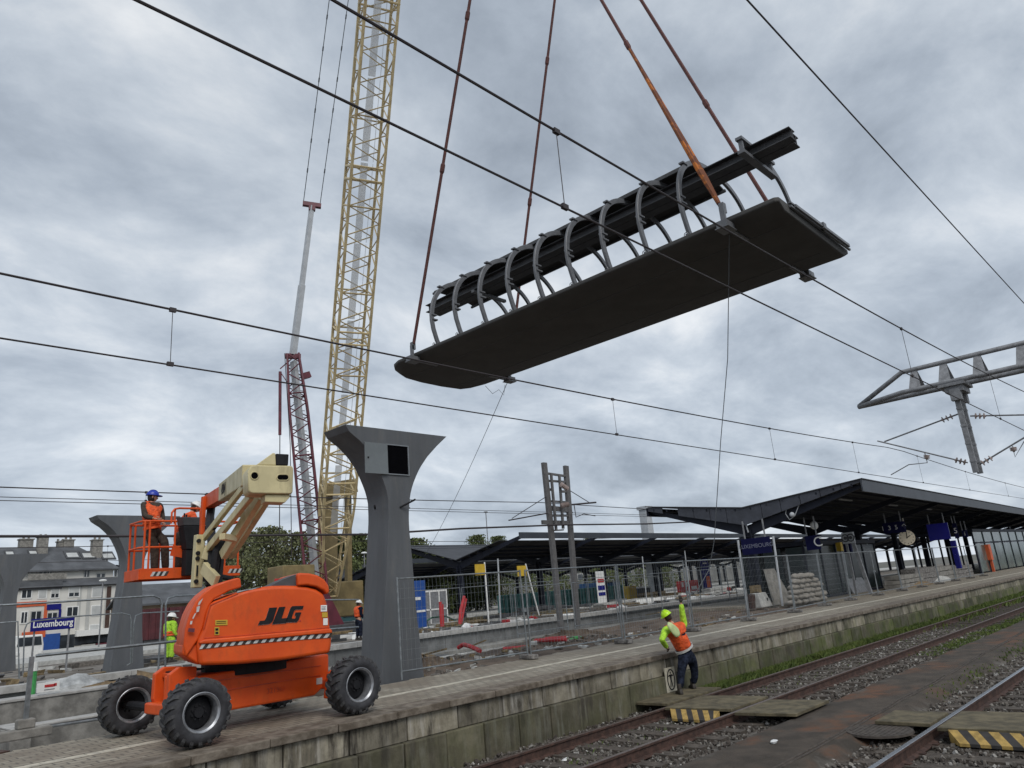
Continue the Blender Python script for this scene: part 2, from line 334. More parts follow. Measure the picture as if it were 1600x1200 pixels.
def ground_mat():
    m = bpy.data.materials.new('ground'); m.use_nodes = True; t = m.node_tree; b = t.nodes['Principled BSDF']; b.inputs['Roughness'].default_value = 0.9
    tx = t.nodes.new('ShaderNodeNewGeometry'); sp = t.nodes.new('ShaderNodeSeparateXYZ'); t.links.new(tx.outputs['Position'], sp.inputs[0])
    def noi(s, d=6, r=0.6):
        n = t.nodes.new('ShaderNodeTexNoise'); n.inputs['Scale'].default_value = s; n.inputs['Detail'].default_value = d; n.inputs['Roughness'].default_value = r
        t.links.new(tx.outputs['Position'], n.inputs[0]); return n.outputs[0]
    def mr(a, lo, hi, o0=0, o1=1):
        q = t.nodes.new('ShaderNodeMapRange'); q.inputs[1].default_value = lo; q.inputs[2].default_value = hi; q.inputs[3].default_value = o0; q.inputs[4].default_value = o1
        t.links.new(a, q.inputs[0]); return q.outputs[0]
    def mx(f, a, b_):
        q = t.nodes.new('ShaderNodeMix'); q.data_type = 'RGBA'; t.links.new(f, q.inputs['Factor'])
        for s_, v in (('A', a), ('B', b_)):
            if isinstance(v, tuple): q.inputs[s_].default_value = (*v, 1)
            else: t.links.new(v, q.inputs[s_])
        return q.outputs['Result']
    def mul(a, b_):
        q = t.nodes.new('ShaderNodeMath'); q.operation = 'MULTIPLY'; t.links.new(a, q.inputs[0]); t.links.new(b_, q.inputs[1]); return q.outputs[0]
    Y = sp.outputs[1]
    dirt = mx(mr(noi(2.2), .38, .62), (0.036, 0.028, 0.020), (0.072, 0.056, 0.042))
    dirt = mx(mul(mr(noi(0.55, 3), .50, .60), mr(noi(4), .35, .6)), dirt, (0.12, 0.052, 0.024))
    dirt = mx(mr(noi(40, 3), .60, .80), dirt, (0.10, 0.09, 0.075))
    vor = t.nodes.new('ShaderNodeTexVoronoi'); vor.inputs['Scale'].default_value = 16; t.links.new(tx.outputs['Position'], vor.inputs[0])
    sepc = t.nodes.new('ShaderNodeSeparateColor'); t.links.new(vor.outputs['Color'], sepc.inputs[0])
    grav = mx(sepc.outputs[0], (0.055, 0.047, 0.038), (0.14, 0.128, 0.11))
    yw = t.nodes.new('ShaderNodeMath'); yw.operation = 'ADD'; t.links.new(Y, yw.inputs[0]); t.links.new(mr(noi(1.5), .3, .7, -.35, .35), yw.inputs[1]); yy = yw.outputs[0]
    track = mul(mr(yy, 5.95, 6.2), mr(yy, 9.3, 9.5, 1, 0))
    tr2 = mr(yy, 4.5, 4.2)
    col = mx(track, dirt, grav); col = mx(tr2, col, grav)
    soil = mx(mr(noi(1.2), .38, .62), (0.055, 0.036, 0.024), (0.125, 0.092, 0.066))
    soil = mx(mr(noi(22, 3), .62, .76), soil, (0.22, 0.20, 0.17))
    col = mx(mr(Y, 9.6, 9.9), col, soil)
    pit = mx(mr(noi(3), .4, .6), (0.15, 0.145, 0.135), (0.25, 0.245, 0.23))
    col = mx(mr(Y, 21.8, 22.1), col, pit)
    far = mx(mr(noi(.05), .4, .6), (0.08, 0.085, 0.06), (0.14, 0.13, 0.12)); col = mx(mr(Y, 60, 70), col, far)
    t.links.new(col, b.inputs['Base Color'])
    bp = t.nodes.new('ShaderNodeBump'); bp.inputs['Strength'].default_value = 0.5; bp.inputs['Distance'].default_value = 0.03; t.links.new(noi(30, 8, .7), bp.inputs['Height']); t.links.new(bp.outputs[0], b.inputs['Normal'])
    return m
struct('ground', g, ground_mat(), smooth=True, fixn=False)

# ------------------------------------------------------------------ platform one: paved top on a wall of concrete blocks
def paving_mat():
    m = bpy.data.materials.new('paving'); m.use_nodes = True; t = m.node_tree; b = t.nodes['Principled BSDF']; b.inputs['Roughness'].default_value = 0.8
    tx = t.nodes.new('ShaderNodeNewGeometry')
    mp = t.nodes.new('ShaderNodeMapping'); mp.inputs['Scale'].default_value = (1, 1, 1); t.links.new(tx.outputs['Position'], mp.inputs[0])
    br = t.nodes.new('ShaderNodeTexBrick'); br.inputs['Scale'].default_value = 1; br.inputs['Brick Width'].default_value = 0.22; br.inputs['Row Height'].default_value = 0.16
    br.inputs['Mortar Size'].default_value = 0.012; br.inputs['Mortar Smooth'].default_value = 0.4; br.inputs['Color1'].default_value = (0.22, 0.195, 0.15, 1); br.inputs['Color2'].default_value = (0.33, 0.30, 0.24, 1)
    br.inputs['Mortar'].default_value = (0.07, 0.063, 0.055, 1); t.links.new(mp.outputs[0], br.inputs[0])
    n = t.nodes.new('ShaderNodeTexNoise'); n.inputs['Scale'].default_value = 1.1; n.inputs['Detail'].default_value = 8; n.inputs['Roughness'].default_value = .7; t.links.new(tx.outputs['Position'], n.inputs[0])
    r = t.nodes.new('ShaderNodeMapRange'); r.inputs[1].default_value = .42; r.inputs[2].default_value = .62; r.inputs[4].default_value = 0.75; t.links.new(n.outputs[0], r.inputs[0])
    mi = t.nodes.new('ShaderNodeMix'); mi.data_type = 'RGBA'; t.links.new(r.outputs[0], mi.inputs['Factor']); t.links.new(br.outputs[0], mi.inputs['A']); mi.inputs['B'].default_value = (0.17, 0.14, 0.105, 1)
    t.links.new(mi.outputs['Result'], b.inputs['Base Color'])
    bp = t.nodes.new('ShaderNodeBump'); bp.inputs['Strength'].default_value = 0.6; bp.inputs['Distance'].default_value = 0.012; bp.invert = True
    t.links.new(br.outputs['Fac'], bp.inputs['Height']); t.links.new(bp.outputs[0], b.inputs['Normal'])
    return m
M['paving'] = paving_mat()
X0, X1 = -12.0, 190.0
p = MB(); p.box(X0, X1, YE + 0.5, 12.62, -0.35, ZP); p.box(33.6, X1, 12.62, 22, -0.35, ZP - 0.003); p.box(64, X1, 22, 25.5, -0.35, ZP - 0.003)
struct('platform', p, 'paving')
# loose stones of the broken-off paving edge
p = MB()
x = X0
while x < 33.5:
    wd = random.uniform(0.18, 0.24)
    if random.random() < 0.9:
        e = random.uniform(0.02, 0.22) * (1 if x < 30 else 0.3)
        p.box(x, x + wd - 0.015, 12.62, 12.62 + e, ZP - 0.09 - random.uniform(0, .02), ZP - 0.004 - random.uniform(0, .012), jit=0.006)
    x += wd
for k in range(60):
    x = random.uniform(9.5, 26); y = 12.95 + abs(random.gauss(0, 0.18)); z = max(gh(x, y), 0.42)
    p.box(x, x + 0.19, y, y + 0.13, z, z + 0.08, rz=random.uniform(0, 3), jit=0.012)
tag(obj('paving_edge', p, 'paving'), 'ragged broken edge of loose grey paving setts along the back of the paved platform strip', 'paving stones', kind='stuff')
# white line
p = MB(); x = X0
while x < X1:
    l = 0.5; p.box(x + 0.006, x + l - 0.006, 10.92, 11.10, ZP + 0.001, ZP + 0.005); x += l
tag(obj('platform_line', p, mat('line_paint', (0.56, 0.52, 0.42), .75, .15, 7, .1, col2=(0.33, 0.31, 0.26))), 'long worn off-white safety line painted along the paved platform', 'painted line')
# coping + wall
def wall_mat(moss_hi, c1, c2, mossy, ln=1.0, off=0.0):
    m = bpy.data.materials.new('wall'); m.use_nodes = True; t = m.node_tree; b = t.nodes['Principled BSDF']; b.inputs['Roughness'].default_value = 0.9
    tx = t.nodes.new('ShaderNodeNewGeometry'); sp = t.nodes.new('ShaderNodeSeparateXYZ'); t.links.new(tx.outputs['Position'], sp.inputs[0])
    def noi(s, sc=(1, 1, 1), d=6, r=0.65):
        mp = t.nodes.new('ShaderNodeMapping'); mp.inputs['Scale'].default_value = sc; t.links.new(tx.outputs['Position'], mp.inputs[0])
        n = t.nodes.new('ShaderNodeTexNoise'); n.inputs['Scale'].default_value = s; n.inputs['Detail'].default_value = d; n.inputs['Roughness'].default_value = r
        t.links.new(mp.outputs[0], n.inputs[0]); return n.outputs[0]
    def mr(a, lo, hi, o0=0, o1=1):
        q = t.nodes.new('ShaderNodeMapRange'); q.inputs[1].default_value = lo; q.inputs[2].default_value = hi; q.inputs[3].default_value = o0; q.inputs[4].default_value = o1
        t.links.new(a, q.inputs[0]); return q.outputs[0]
    def mx(f, a, b_):
        q = t.nodes.new('ShaderNodeMix'); q.data_type = 'RGBA'; t.links.new(f, q.inputs['Factor'])
        for s_, v in (('A', a), ('B', b_)):
            if isinstance(v, tuple): q.inputs[s_].default_value = (*v, 1)
            else: t.links.new(v, q.inputs[s_])
        return q.outputs['Result']
    def mul(a, b_):
        q = t.nodes.new('ShaderNodeMath'); q.operation = 'MULTIPLY'; t.links.new(a, q.inputs[0]); t.links.new(b_, q.inputs[1]); return q.outputs[0]
    col = mx(mr(noi(2.5), .4, .62), c1, c2)
    col = mx(mul(mr(noi(7, (1, 1, .12)), .5, .62), mr(noi(1.1), .35, .6)), col, (0.36, 0.34, 0.30) if not mossy else (0.17, 0.165, 0.13))
    col = mx(mul(mr(noi(5, (1, 1, .18)), .50, .64), mr(noi(.8), .3, .55)), col, (0.05, 0.042, 0.032))
    grn = mx(mr(noi(3), .4, .6), (0.050, 0.062, 0.018), (0.090, 0.105, 0.030))
    xf = mr(sp.outputs[0], 12, 24, .25 if mossy else 0.05, 1.0 if mossy else .45)
    col = mx(mul(mul(mr(noi(1.6), .38, .56), mr(sp.outputs[2], moss_hi, moss_hi - .5)), xf), col, grn)
    su = t.nodes.new('ShaderNodeMath'); su.operation = 'SUBTRACT'; t.links.new(sp.outputs[0], su.inputs[0]); su.inputs[1].default_value = off
    dv = t.nodes.new('ShaderNodeMath'); dv.operation = 'DIVIDE'; t.links.new(su.outputs[0], dv.inputs[0]); dv.inputs[1].default_value = ln
    fl = t.nodes.new('ShaderNodeMath'); fl.operation = 'FLOOR'; t.links.new(dv.outputs[0], fl.inputs[0])
    wn = t.nodes.new('ShaderNodeTexWhiteNoise'); wn.noise_dimensions = '1D'; t.links.new(fl.outputs[0], wn.inputs['W'])
    vs_ = t.nodes.new('ShaderNodeVectorMath'); vs_.operation = 'SCALE'; t.links.new(col, vs_.inputs[0]); t.links.new(mr(wn.outputs[0], 0, 1, .62, 1.25), vs_.inputs['Scale']); col = vs_.outputs[0]
    t.links.new(col, b.inputs['Base Color'])
    bp = t.nodes.new('ShaderNodeBump'); bp.inputs['Strength'].default_value = 0.6; bp.inputs['Distance'].default_value = 0.015; t.links.new(noi(14, d=8), bp.inputs['Height']); t.links.new(bp.outputs[0], b.inputs['Normal'])
    return m
M['wall_up'] = wall_mat(.85, (0.17, 0.15, 0.11), (0.32, 0.29, 0.225), False, 1.0, -11.68)
M['wall_low'] = wall_mat(.7, (0.085, 0.076, 0.048), (0.15, 0.135, 0.092), True, .8, -12.0)
G('coping', (0.095, 0.075, 0.055), 0.85, 0.35, 5, 0.4, streak=False, col2=(0.20, 0.17, 0.135))
pw = thing('platform_wall', 'long stepped wall of stained concrete blocks under the platform edge beside the track', 'platform wall', (14, YE, -0.2))
def blocks(y0, z0, z1, y1, ln, gap, off, jz=0.0, jy=0.004):
    b = MB(); x = X0 + off
    while x < X1:
        l = ln if x < 60 else ln * 4
        dy = random.uniform(-jy, jy); dz = random.uniform(-jz, jz)
        b.box(x, x + l - gap, y0 + dy, y1, z0, z1 + dz); x += l
    return b
obj('coping', blocks(YE - 0.07, ZP - 0.105, ZP - 0.002, YE + 0.5, 1.0, 0.012, 0.1, 0.002, 0.008), 'coping', pw, bevel=0.012, seg=2)
obj('upper_course', blocks(YE, 0.34, ZP - 0.108, YE + 0.45, 1.0, 0.022, 0.32), 'wall_up', pw, bevel=0.012, seg=1)
obj('lower_course', blocks(YE - 0.075, -0.45, 0.337, YE + 0.45, 0.8, 0.02, 0.0, 0.0, 0.012), 'wall_low', pw, bevel=0.018, seg=2)
# ------------------------------------------------------------------ tracks
def rail_bm(x0, x1, y, z=0.0, seg=1):
    b = MB()
    for a, c in (((-.075, -.172), (.075, -.172)),): pass
    prof = [(-.07, -.172), (.07, -.172), (.07, -.160), (.012, -.140), (.012, -.045), (.036, -.032), (.036, -.003), (.028, 0.0), (-.028, 0.0), (-.036, -.003), (-.036, -.032), (-.012, -.045), (-.012, -.140), (-.07, -.160)]
    b.loft([[(x0, y + q[0], z + q[1]) for q in prof], [(x1, y + q[0], z + q[1]) for q in prof]])
    return b
def track(ys_, label, shine, x0, x1, xs0):
    t = thing('railway_track', label, 'railway track', (x0 + 12, sum(ys_) / 2, -0.17), 'railway tracks beside the platform')
    for y in ys_:
        b = rail_bm(x0, x1, y); 
        # face 7 of the profile loop is the running surface
        for k, f in enumerate(b.f[:14]):
            if k in (6, 7, 8): b.mi[k] = 1
        o = obj('rail', b, ['rust', 'rail_shine' if shine else 'rail_worn'], t)
    proto = MB(); yc = sum(ys_) / 2; proto.box(xs0 - .12, xs0 + .12, yc - 1.25, yc + 1.25, -0.33, -0.150, jit=0.006)
    s0 = obj('sleeper', proto, 'sleeper', t)
    n = 100; dx = 0.6
    for i in range(1, n):
        c = s0.copy(); C.objects.link(c); c.parent = t; c.location = (i * dx, random.uniform(-.03, .03), random.uniform(-.012, .0)); c.rotation_euler = (0, 0, 0)
    r = MB(); x = xs0 + n * dx
    while x < x1: r.box(x - .12, x + .12, yc - 1.25, yc + 1.25, -0.33, -0.168); x += dx
    o = obj('sleepers', r, 'sleeper', t); o['kind'] = 'stuff'
    # fastenings
    f = MB(); x = xs0
    while x < xs0 + 45:
        for y in ys_:
            for s in (-1, 1): f.box(x - .05, x + .05, y + s * .09 - .035, y + s * .09 + .035, -.17, -.145)
        x += dx
    o = obj('rail_clips', f, 'rust', t); o['kind'] = 'stuff'
G('rail_worn', (0.13, 0.095, 0.08), 0.45, 0.25, 20, metal=0.5)
track((6.97, 8.44), 'rusty dark railway track running directly below the block wall of the platform', False, -10, 190, 1.0)
track((2.23, 3.70), 'railway track with a bright polished rail head in the lower right corner', True, -10, 190, 1.0)
# ballast stones
def stones(name, areas, label, mats):
    b = MB(); fs = ((0, 2, 1), (0, 3, 2), (4, 5, 6), (4, 6, 7), (0, 1, 5), (0, 5, 4), (1, 2, 6), (1, 6, 5), (2, 3, 7), (2, 7, 6), (3, 0, 4), (3, 4, 7))
    for (xa, xb, ya, yb, n, s0, s1, zf) in areas:
        for k in range(n):
            x = xa + (xb - xa) * random.random() ** 1.35; y = random.uniform(ya, yb)
            if abs((x - 1.0 + .3) % .6 - .3) < .115 and random.random() < .82: continue
            z = zf(x, y); s = random.uniform(s0, s1) * (1 + .02 * max(0, x - 12))
            rot = Euler((random.uniform(0, 6), random.uniform(0, 6), random.uniform(0, 6))).to_matrix(); i0 = len(b.v)
            sc = Vector((s, s * random.uniform(.6, 1), s * random.uniform(.45, .85)))
            for q in ((-1, -1, -1), (1, -1, -1), (1, 1, -1), (-1, 1, -1), (-1, -1, 1), (1, -1, 1), (1, 1, 1), (-1, 1, 1)):
                v = Vector((q[0] * sc.x * random.uniform(.45, 1), q[1] * sc.y * random.uniform(.45, 1), q[2] * sc.z * random.uniform(.5, 1)))
                b.v.append(rot @ v + Vector((x, y, z)))
            r = random.random(); b.k = 0 if r < .45 else 1 if r < .8 else 2 if r < .95 else 3
            for f in fs: b.face([i0 + q for q in f])
    o = obj(name, b, mats, fixn=False); tag(o, label, 'gravel', kind='stuff'); return o
G('st1', (0.060, 0.050, 0.042), .9, .3, 12); G('st2', (0.115, 0.103, 0.09), .9, .3, 12); G('st3', (0.20, 0.187, 0.168), .9, .2, 12); G('st4', (0.33, 0.32, 0.30), .9, .1, 12)
zb = lambda x, y: -0.195 + random.uniform(-.02, .035)
zs = lambda x, y: -0.155 + random.uniform(-.03, .02)
stones('ballast', [(1.5, 30, 7.05, 8.36, 17000, .016, .036, zb), (1.5, 30, 6.0, 6.9, 9000, .016, .036, zb), (1.5, 30, 8.5, 9.33, 9000, .016, .036, zb)],
       'grey crushed stone ballast between and beside the rusty rails under the platform wall', ['st1', 'st2', 'st3', 'st4'])
stones('ballast', [(4, 24, 2.3, 3.62, 11000, .016, .036, zb), (4, 24, 3.76, 4.5, 6500, .016, .036, zb)],
       'grey crushed stone ballast around the polished rail in the lower right corner', ['st1', 'st2', 'st3', 'st4'])
# ================================================================== BRIDGE SECTION HANGING FROM THE CRANE
SZ = 8.80
G('girder', (0.055, 0.056, 0.06), 0.6, 0.2, 3)
sl_ = thing('footbridge_section', 'long dark steel footbridge section with hoop ribs hanging in slings high above the tracks', 'bridge section', (14.5, 10.6, SZ))
plan = [(12.72, 4.55), (16.36, 4.6), (16.42, 4.7), (16.42, 16.1), (16.30, 16.65), (16.05, 16.95), (15.2, 17.02), (14.2, 16.98), (13.4, 16.85), (13.0, 16.65), (12.78, 16.4), (12.66, 16.05), (12.66, 4.62)]
b = MB(); cx = 14.54
def bz(x): t = abs(x - cx) / 1.88; return SZ + 0.02 + 0.13 * max(0, t - 0.45) ** 1.6 * 2
n = len(plan); inner = [(cx + (x - cx) * 0.86, 10.8 + (y - 10.8) * 0.997) for x, y in plan]
i0 = b.add([(x, y, SZ) for x, y in inner]); i1 = b.add([(x, y, SZ + 0.12) for x, y in plan]); i2 = b.add([(x, y, SZ + 0.21) for x, y in plan]); i3 = b.add([(cx + (x - cx) * .94, 10.8 + (y - 10.8) * .99, SZ + 0.21) for x, y in plan])
b.face([i0 + k for k in reversed(range(n))]); b.face([i3 + k for k in range(n)])
for k in range(n):
    j = (k + 1) % n
    for p_, q_ in ((i0, i1), (i1, i2), (i2, i3)): b.face((p_ + k, p_ + j, q_ + j, q_ + k))
autosmooth(obj('deck', b, 'slab_dark', sl_, bevel=0.02, seg=2), 30)
b = MB()
for x in (13.55, 15.5): b.box(x - .012, x + .012, 4.9, 16.6, SZ - .006, SZ + .001)
obj('deck_seam', b, 'dark_grey', sl_)
b = MB(); b.box(13.15, 16.25, 4.50, 4.545, SZ + .13, SZ + .17); b.box(13.15, 16.25, 4.50, 4.545, SZ + .215, SZ + .25)
b.box(13.3, 14.6, 4.46, 4.50, SZ + .16, SZ + .22); b.box(14.75, 16.1, 4.46, 4.50, SZ + .16, SZ + .22); b.box(14.6, 14.75, 4.44, 4.53, SZ + .13, SZ + .26)
obj('end_profile', b, 'rib_steel', sl_)
b = MB()
for y in (5.62, 15.3):
    for s, x in ((-1, 12.60), (1, 16.5)):
        b = MB(); b.box(x - .16, x + .16, y - .11, y + .11, SZ - .06, SZ + .08); b.box(x - .18 , x + .18, y - .14, y + .14, SZ - .075, SZ - .055)
        b.box(x + s * .02 - .03, x + s * .02 + .03, y - .05, y + .05, SZ + .05, SZ + .42)
        b.box(min(x, x - s * .9), max(x, x - s * .9), y - .05, y + .05, SZ - .03, SZ + .001); obj('lifting_bracket', b, 'rib_steel', sl_)
# ribs
Yr = [atX(px, py, 12.95).y for px, py in [(688, 545), (724, 530), (764, 512), (808, 494), (853, 476), (903, 455), (958, 431), (1017, 407), (1083, 383)]]
Yr.append(2 * Yr[-1] - Yr[-2] - 0.02)
def arch():
    pts = []
    for k in range(41):   # flattened hoop, slightly wider at mid height than at the feet
        a = pi * k / 40; e_ = .80; c_, n_ = cos(a), sin(a)
        x = 14.38 - 1.68 * (abs(c_) ** .82) * (1 if c_ >= 0 else -1); z = 9.75 + 1.42 * n_ ** .9
        pts.append((x, z))
    return [(12.98, 8.9), (12.84, 9.2), (12.74, 9.5)] + pts + [(16.02, 9.5), (15.92, 9.2), (15.78, 8.9)]
ar = arch()
for ky, y in enumerate(Yr):
    b = MB(); rings = []
    for i, (x, z) in enumerate(ar):
        if ky == 9 and i < 20: continue
        a = ar[max(0, i - 1)]; c = ar[min(len(ar) - 1, i + 1)]; d = Vector((c[0] - a[0], 0, c[1] - a[1])).normalized(); nrm = Vector((-d.z, 0, d.x))
        p0 = Vector((x, y, z)); rings.append([p0 + nrm * u * .062 + Vector((0, v * .034, 0)) for u, v in ((-1, -1), (1, -1), (1, 1), (-1, 1))])
    b.loft(rings); o = obj('rib', b, 'rib_steel', sl_, bevel=0.008, seg=1); autosmooth(o, 40)
    for (x, z) in ((12.78, 9.78), (12.76, 9.92), (13.1, 10.85), (16.02, 9.92)):
        if ky == 9 and x < 14: continue
        c = MB(); c.box(x - .095, x + .095, y - .06, y + .06, z - .018, z + .018); obj('rib_clamp', c, 'rib_steel', o)
    for (x, z) in ((12.75, 9.05), (16.05, 9.5)): 
        if ky == 9 and x < 14: continue
        c = MB(); c.box(x - .02, x + .10, y - .02, y + .02, z - .02, z + .02); c.tube([(x - .03, y + .045 * cos(q), z + .045 * sin(q)) for q in [i * pi / 4 for i in range(8)]], .01, 4, closed=True); obj('lug', c, 'rib_steel', o)
# twin H beams along the section
for x in (14.08, 14.38):
    b = MB(); y0, y1 = 4.5, 16.2; z = 10.94
    if x > 14.2: y0 += .05
    b.box(x - .14, x + .14, y0, y1, z - .12, z - .10); b.box(x - .14, x + .14, y0, y1, z + .10, z + .12); b.box(x - .012, x + .012, y0, y1, z - .099, z + .099)
    obj('girder', b, 'girder', sl_)
b = MB(); b.box(13.55, 15.15, 5.35, 5.5, 10.74, 10.815); b.box(13.55, 15.15, 5.35, 5.5, 11.065, 11.13); b.box(13.6, 13.66, 5.38, 5.47, 10.816, 11.064); b.box(15.0, 15.06, 5.38, 5.47, 10.816, 11.064)
obj('crosspiece', b, 'rib_steel', sl_); b = MB(); b.box(13.9, 15.25, 14.0, 14.1, 10.72, 10.8); obj('crosspiece', b, 'rib_steel', sl_)
# cladding shell over the far side
prof = [(13.78, 11.24), (14.1, 11.27), (14.4, 11.27), (14.8, 11.26), (15.1, 11.23), (15.3, 11.19), (15.45, 11.14)]
b = MB(); ring = lambda y: [(x, y, z) for x, z in prof] + [(x + .01, y, z + .04) for x, z in reversed(prof)]
b.loft([ring(6.75), ring(15.6)]); autosmooth(obj('roof_cladding', b, 'slab_dark', sl_), 30)
b = MB(); 
for x, z in ((13.80, 11.21), (14.85, 11.22), (15.38, 11.13)): b.box(x - .03, x + .03, 6.7, 15.65, z - .03, z + .03)
obj('cladding_rail', b, 'dark_grey', sl_)
# slings
HA = Vector((12.87, 10.45, 24.3)); HB = Vector((16.77, 10.83, 25.4))
grp = 'lifting slings holding the bridge section'
def sling(a, h, label, r, orange=None):
    b = MB(); a = Vector(a); d = (h - a); L_ = d.length; dn = d.normalized()
    k = 0.0
    b.tube([a + dn * .12, h], r, 6)
    for t in (0.33, 0.62, .8):
        p = a + d * t; b.tube([p - dn * .16, p - dn * .1, p + dn * .1, p + dn * .16], [r, r * 1.5, r * 1.5, r], 6)
    t = thing('lifting_sling', label, 'sling', a, grp)
    obj('rope', b, 'sling', t); c = MB(); c.box(a.x - .06, a.x + .06, a.y - .05, a.y + .05, a.z - .05, a.z + .16); obj('shackle', c, 'rib_steel', t)
    if orange:
        s = MB(); o2 = dn.cross(Vector((0, 0, 1))).normalized() * .07
        e = a + d * orange
        s.tube([a + dn * .2, a + dn * .9 + o2 * .4, a + dn * 2.0 + o2, e], [.045, .07, .05, .03], 6); s.tube([a + dn * .2 - o2 * .3, a + dn * 1.0 - o2, a + dn * 2.2 - o2, e], [.035, .05, .04, .03], 6)
        obj('orange_strap', s, 'sling_orange', t)
    return t
sling((12.62, 15.3, SZ + .35), HA, 'dark red lifting sling at the far left end of the hanging bridge section', .045)
sling((16.52, 15.3, SZ + .35), HB, 'dark red sling rising behind the hoop ribs from the far side of the hanging section', .045)
sling((12.62, 5.62, SZ + .35), HA, 'thick orange and brown strap sling in front of the girder of the hanging section', .04, .36)
sling((16.52, 5.62, SZ + .35), HB, 'brown sling behind the girder, rightmost of the slings on the hanging section', .05)
sp = thing('spreader_beam', 'steel spreader beam above the slings out of the top of the picture', 'spreader beam', (14.8, 10.6, 24.8))
b = MB(); b.bar(HA, HB, .3, .3); obj('beam', b, 'yellow_lattice', sp); b = MB(); b.tube([HA, (14, 10.5, 30), (13.5, 10.4, 60)], .05); b.tube([HB, (14, 10.5, 30)], .05); obj('hoist_rope', b, 'wire', sp)
# tag lines
b = MB(); q0 = Vector((13.0, 5.75, SZ)); hand = atY(1064, 938, 8.95); pts = [q0]
for px, py, t in ((1137, 560, .38), (1126, 690, .62), (1116, 845, .85), (1108, 890, .93), (1090, 922, .97)):
    y = q0.y + (hand.y - q0.y) * t; pts.append(atY(px, py, y))
pts.append(hand); b.tube(pts, .009, 5); pts.append(hand + Vector((-.03, 0, -.25)))
tag(obj('tag_line', b, 'wire_light'), 'thin rope from the hanging section down to the raised hand of the worker', 'rope')
b = MB(); b.tube(sag((16.7, 15.6, SZ), atY(664, 868, 33), .25), .010, 5); b.tube([(16.3, 16.2, SZ), (16.4, 16.0, SZ - .3), (16.5, 15.8, SZ - .2), (16.6, 15.7, SZ - .4), (16.65, 15.65, SZ - .05)], .008, 4)
tag(obj('tag_line', b, 'wire_light'), 'thin rope slanting down left from the far end of the hanging section', 'rope')
# ================================================================== OVERHEAD LINES
def mess_z(x, z0, k, xm):
    span = 2 * (28.5 - xm); u = (x - xm) % span
    if u > span / 2: u -= span
    return z0 + k * u * u
def overhead(yc, zc, zm, k, xm, drops, label, rc, rm, x0=-14, x1=185, reg=0.0, grp='overhead lines above the two near tracks'):
    t = thing('overhead_line', label, 'overhead line', (28.5, yc, zc), grp)
    def cy(x): return yc + reg * cos(pi * (x - 1.5) / 27)
    xs_ = [x0 + i * (x1 - x0) / 110 for i in range(111)]
    b = MB(); b.tube([(x, cy(x), zc) for x in xs_], rc, 6); obj('contact_wire', b, 'wire', t)
    b = MB(); b.tube([(x, yc, mess_z(x, zm, k, xm)) for x in xs_], rm, 6); obj('messenger_wire', b, 'wire', t)
    d0 = None
    for x in drops:
        b = MB(); z1 = mess_z(x, zm, k, xm); b.tube([(x, yc, z1), (x, cy(x), zc)], rc * .45, 5)
        b.box(x - .035, x + .035, yc - rm * 1.4, yc + rm * 1.4, z1 - rm * 2.2, z1 + rm * 1.6); b.box(x - .035, x + .035, cy(x) - rc * 1.6, cy(x) + rc * 1.6, zc - rc * 1.5, zc + rc * 3.2)
        obj('dropper', b, 'wire', t)
    return t
overhead(3.28, 5.30, 6.02, .00108, 1.7, [-4, 4.38, 13.7, 20.5, 27, 36, 45, 54, 63, 72], 'thick dark overhead line pair crossing in front of the hanging section from the top left', .0095, .0115)
overhead(7.92, 5.01, 5.66, .00072, 3, [atY(266, 568, 7.92).x, 11.4, atY(1210, 712, 7.92).x, 24.2, 31, 38, 46, 54, 62, 70, 78, 86], 'overhead line pair over the platform track running from the left edge towards the canopy', .0095, .0125)
t0 = tag(obj('feeder_wire', (lambda b: (b.tube([(x, 2.37, 8.3) for x in range(-10, 180, 6)], .011, 6), b)[1])(MB()), 'wire'), 'single dark feeder wire crossing the upper right corner of the sky', 'wire')
overhead(25.0, 6.12, 6.40, .0004, 6, [9.2, 20, 31, 42, 53, 64], 'thin far overhead line pair passing the man in the blue helmet', .012, .02, reg=0, x0=-20, grp='overhead lines over the far tracks')
overhead(46.0, 5.9, 6.7, .0006, 10, [15, 26, 37, 48, 59, 70, 81], 'thin overhead line pair farther back above the white apartment block', .015, .022, x0=-20, x1=220, grp='overhead lines over the far tracks')
b = MB(); b.tube([atY(0, 838, 24.2) - Vector((3, 0, 0)), atY(0, 838, 24.2), atY(300, 837.5, 24.2), atY(575, 835, 24.2), atY(720, 826, 24.2), atY(880, 820, 24.2), atY(960, 818, 24.2) + Vector((3, 0, 0)), (60, 24.2, 6.2), (150, 24.2, 6.4)], .04, 8)
tag(obj('feeder_cable', b, 'wire'), 'thick black cable running level behind the basket and the near funnel pillar', 'cable')
b = MB(); b.tube([(x, 24.2, 5.9 - .0003 * (x - 10) ** 2 * 0) for x in range(-15, 160, 8)], .012, 5)
tag(obj('feeder_wire', b, 'wire'), 'thin level wire just above the thick black cable at the left edge', 'wire')
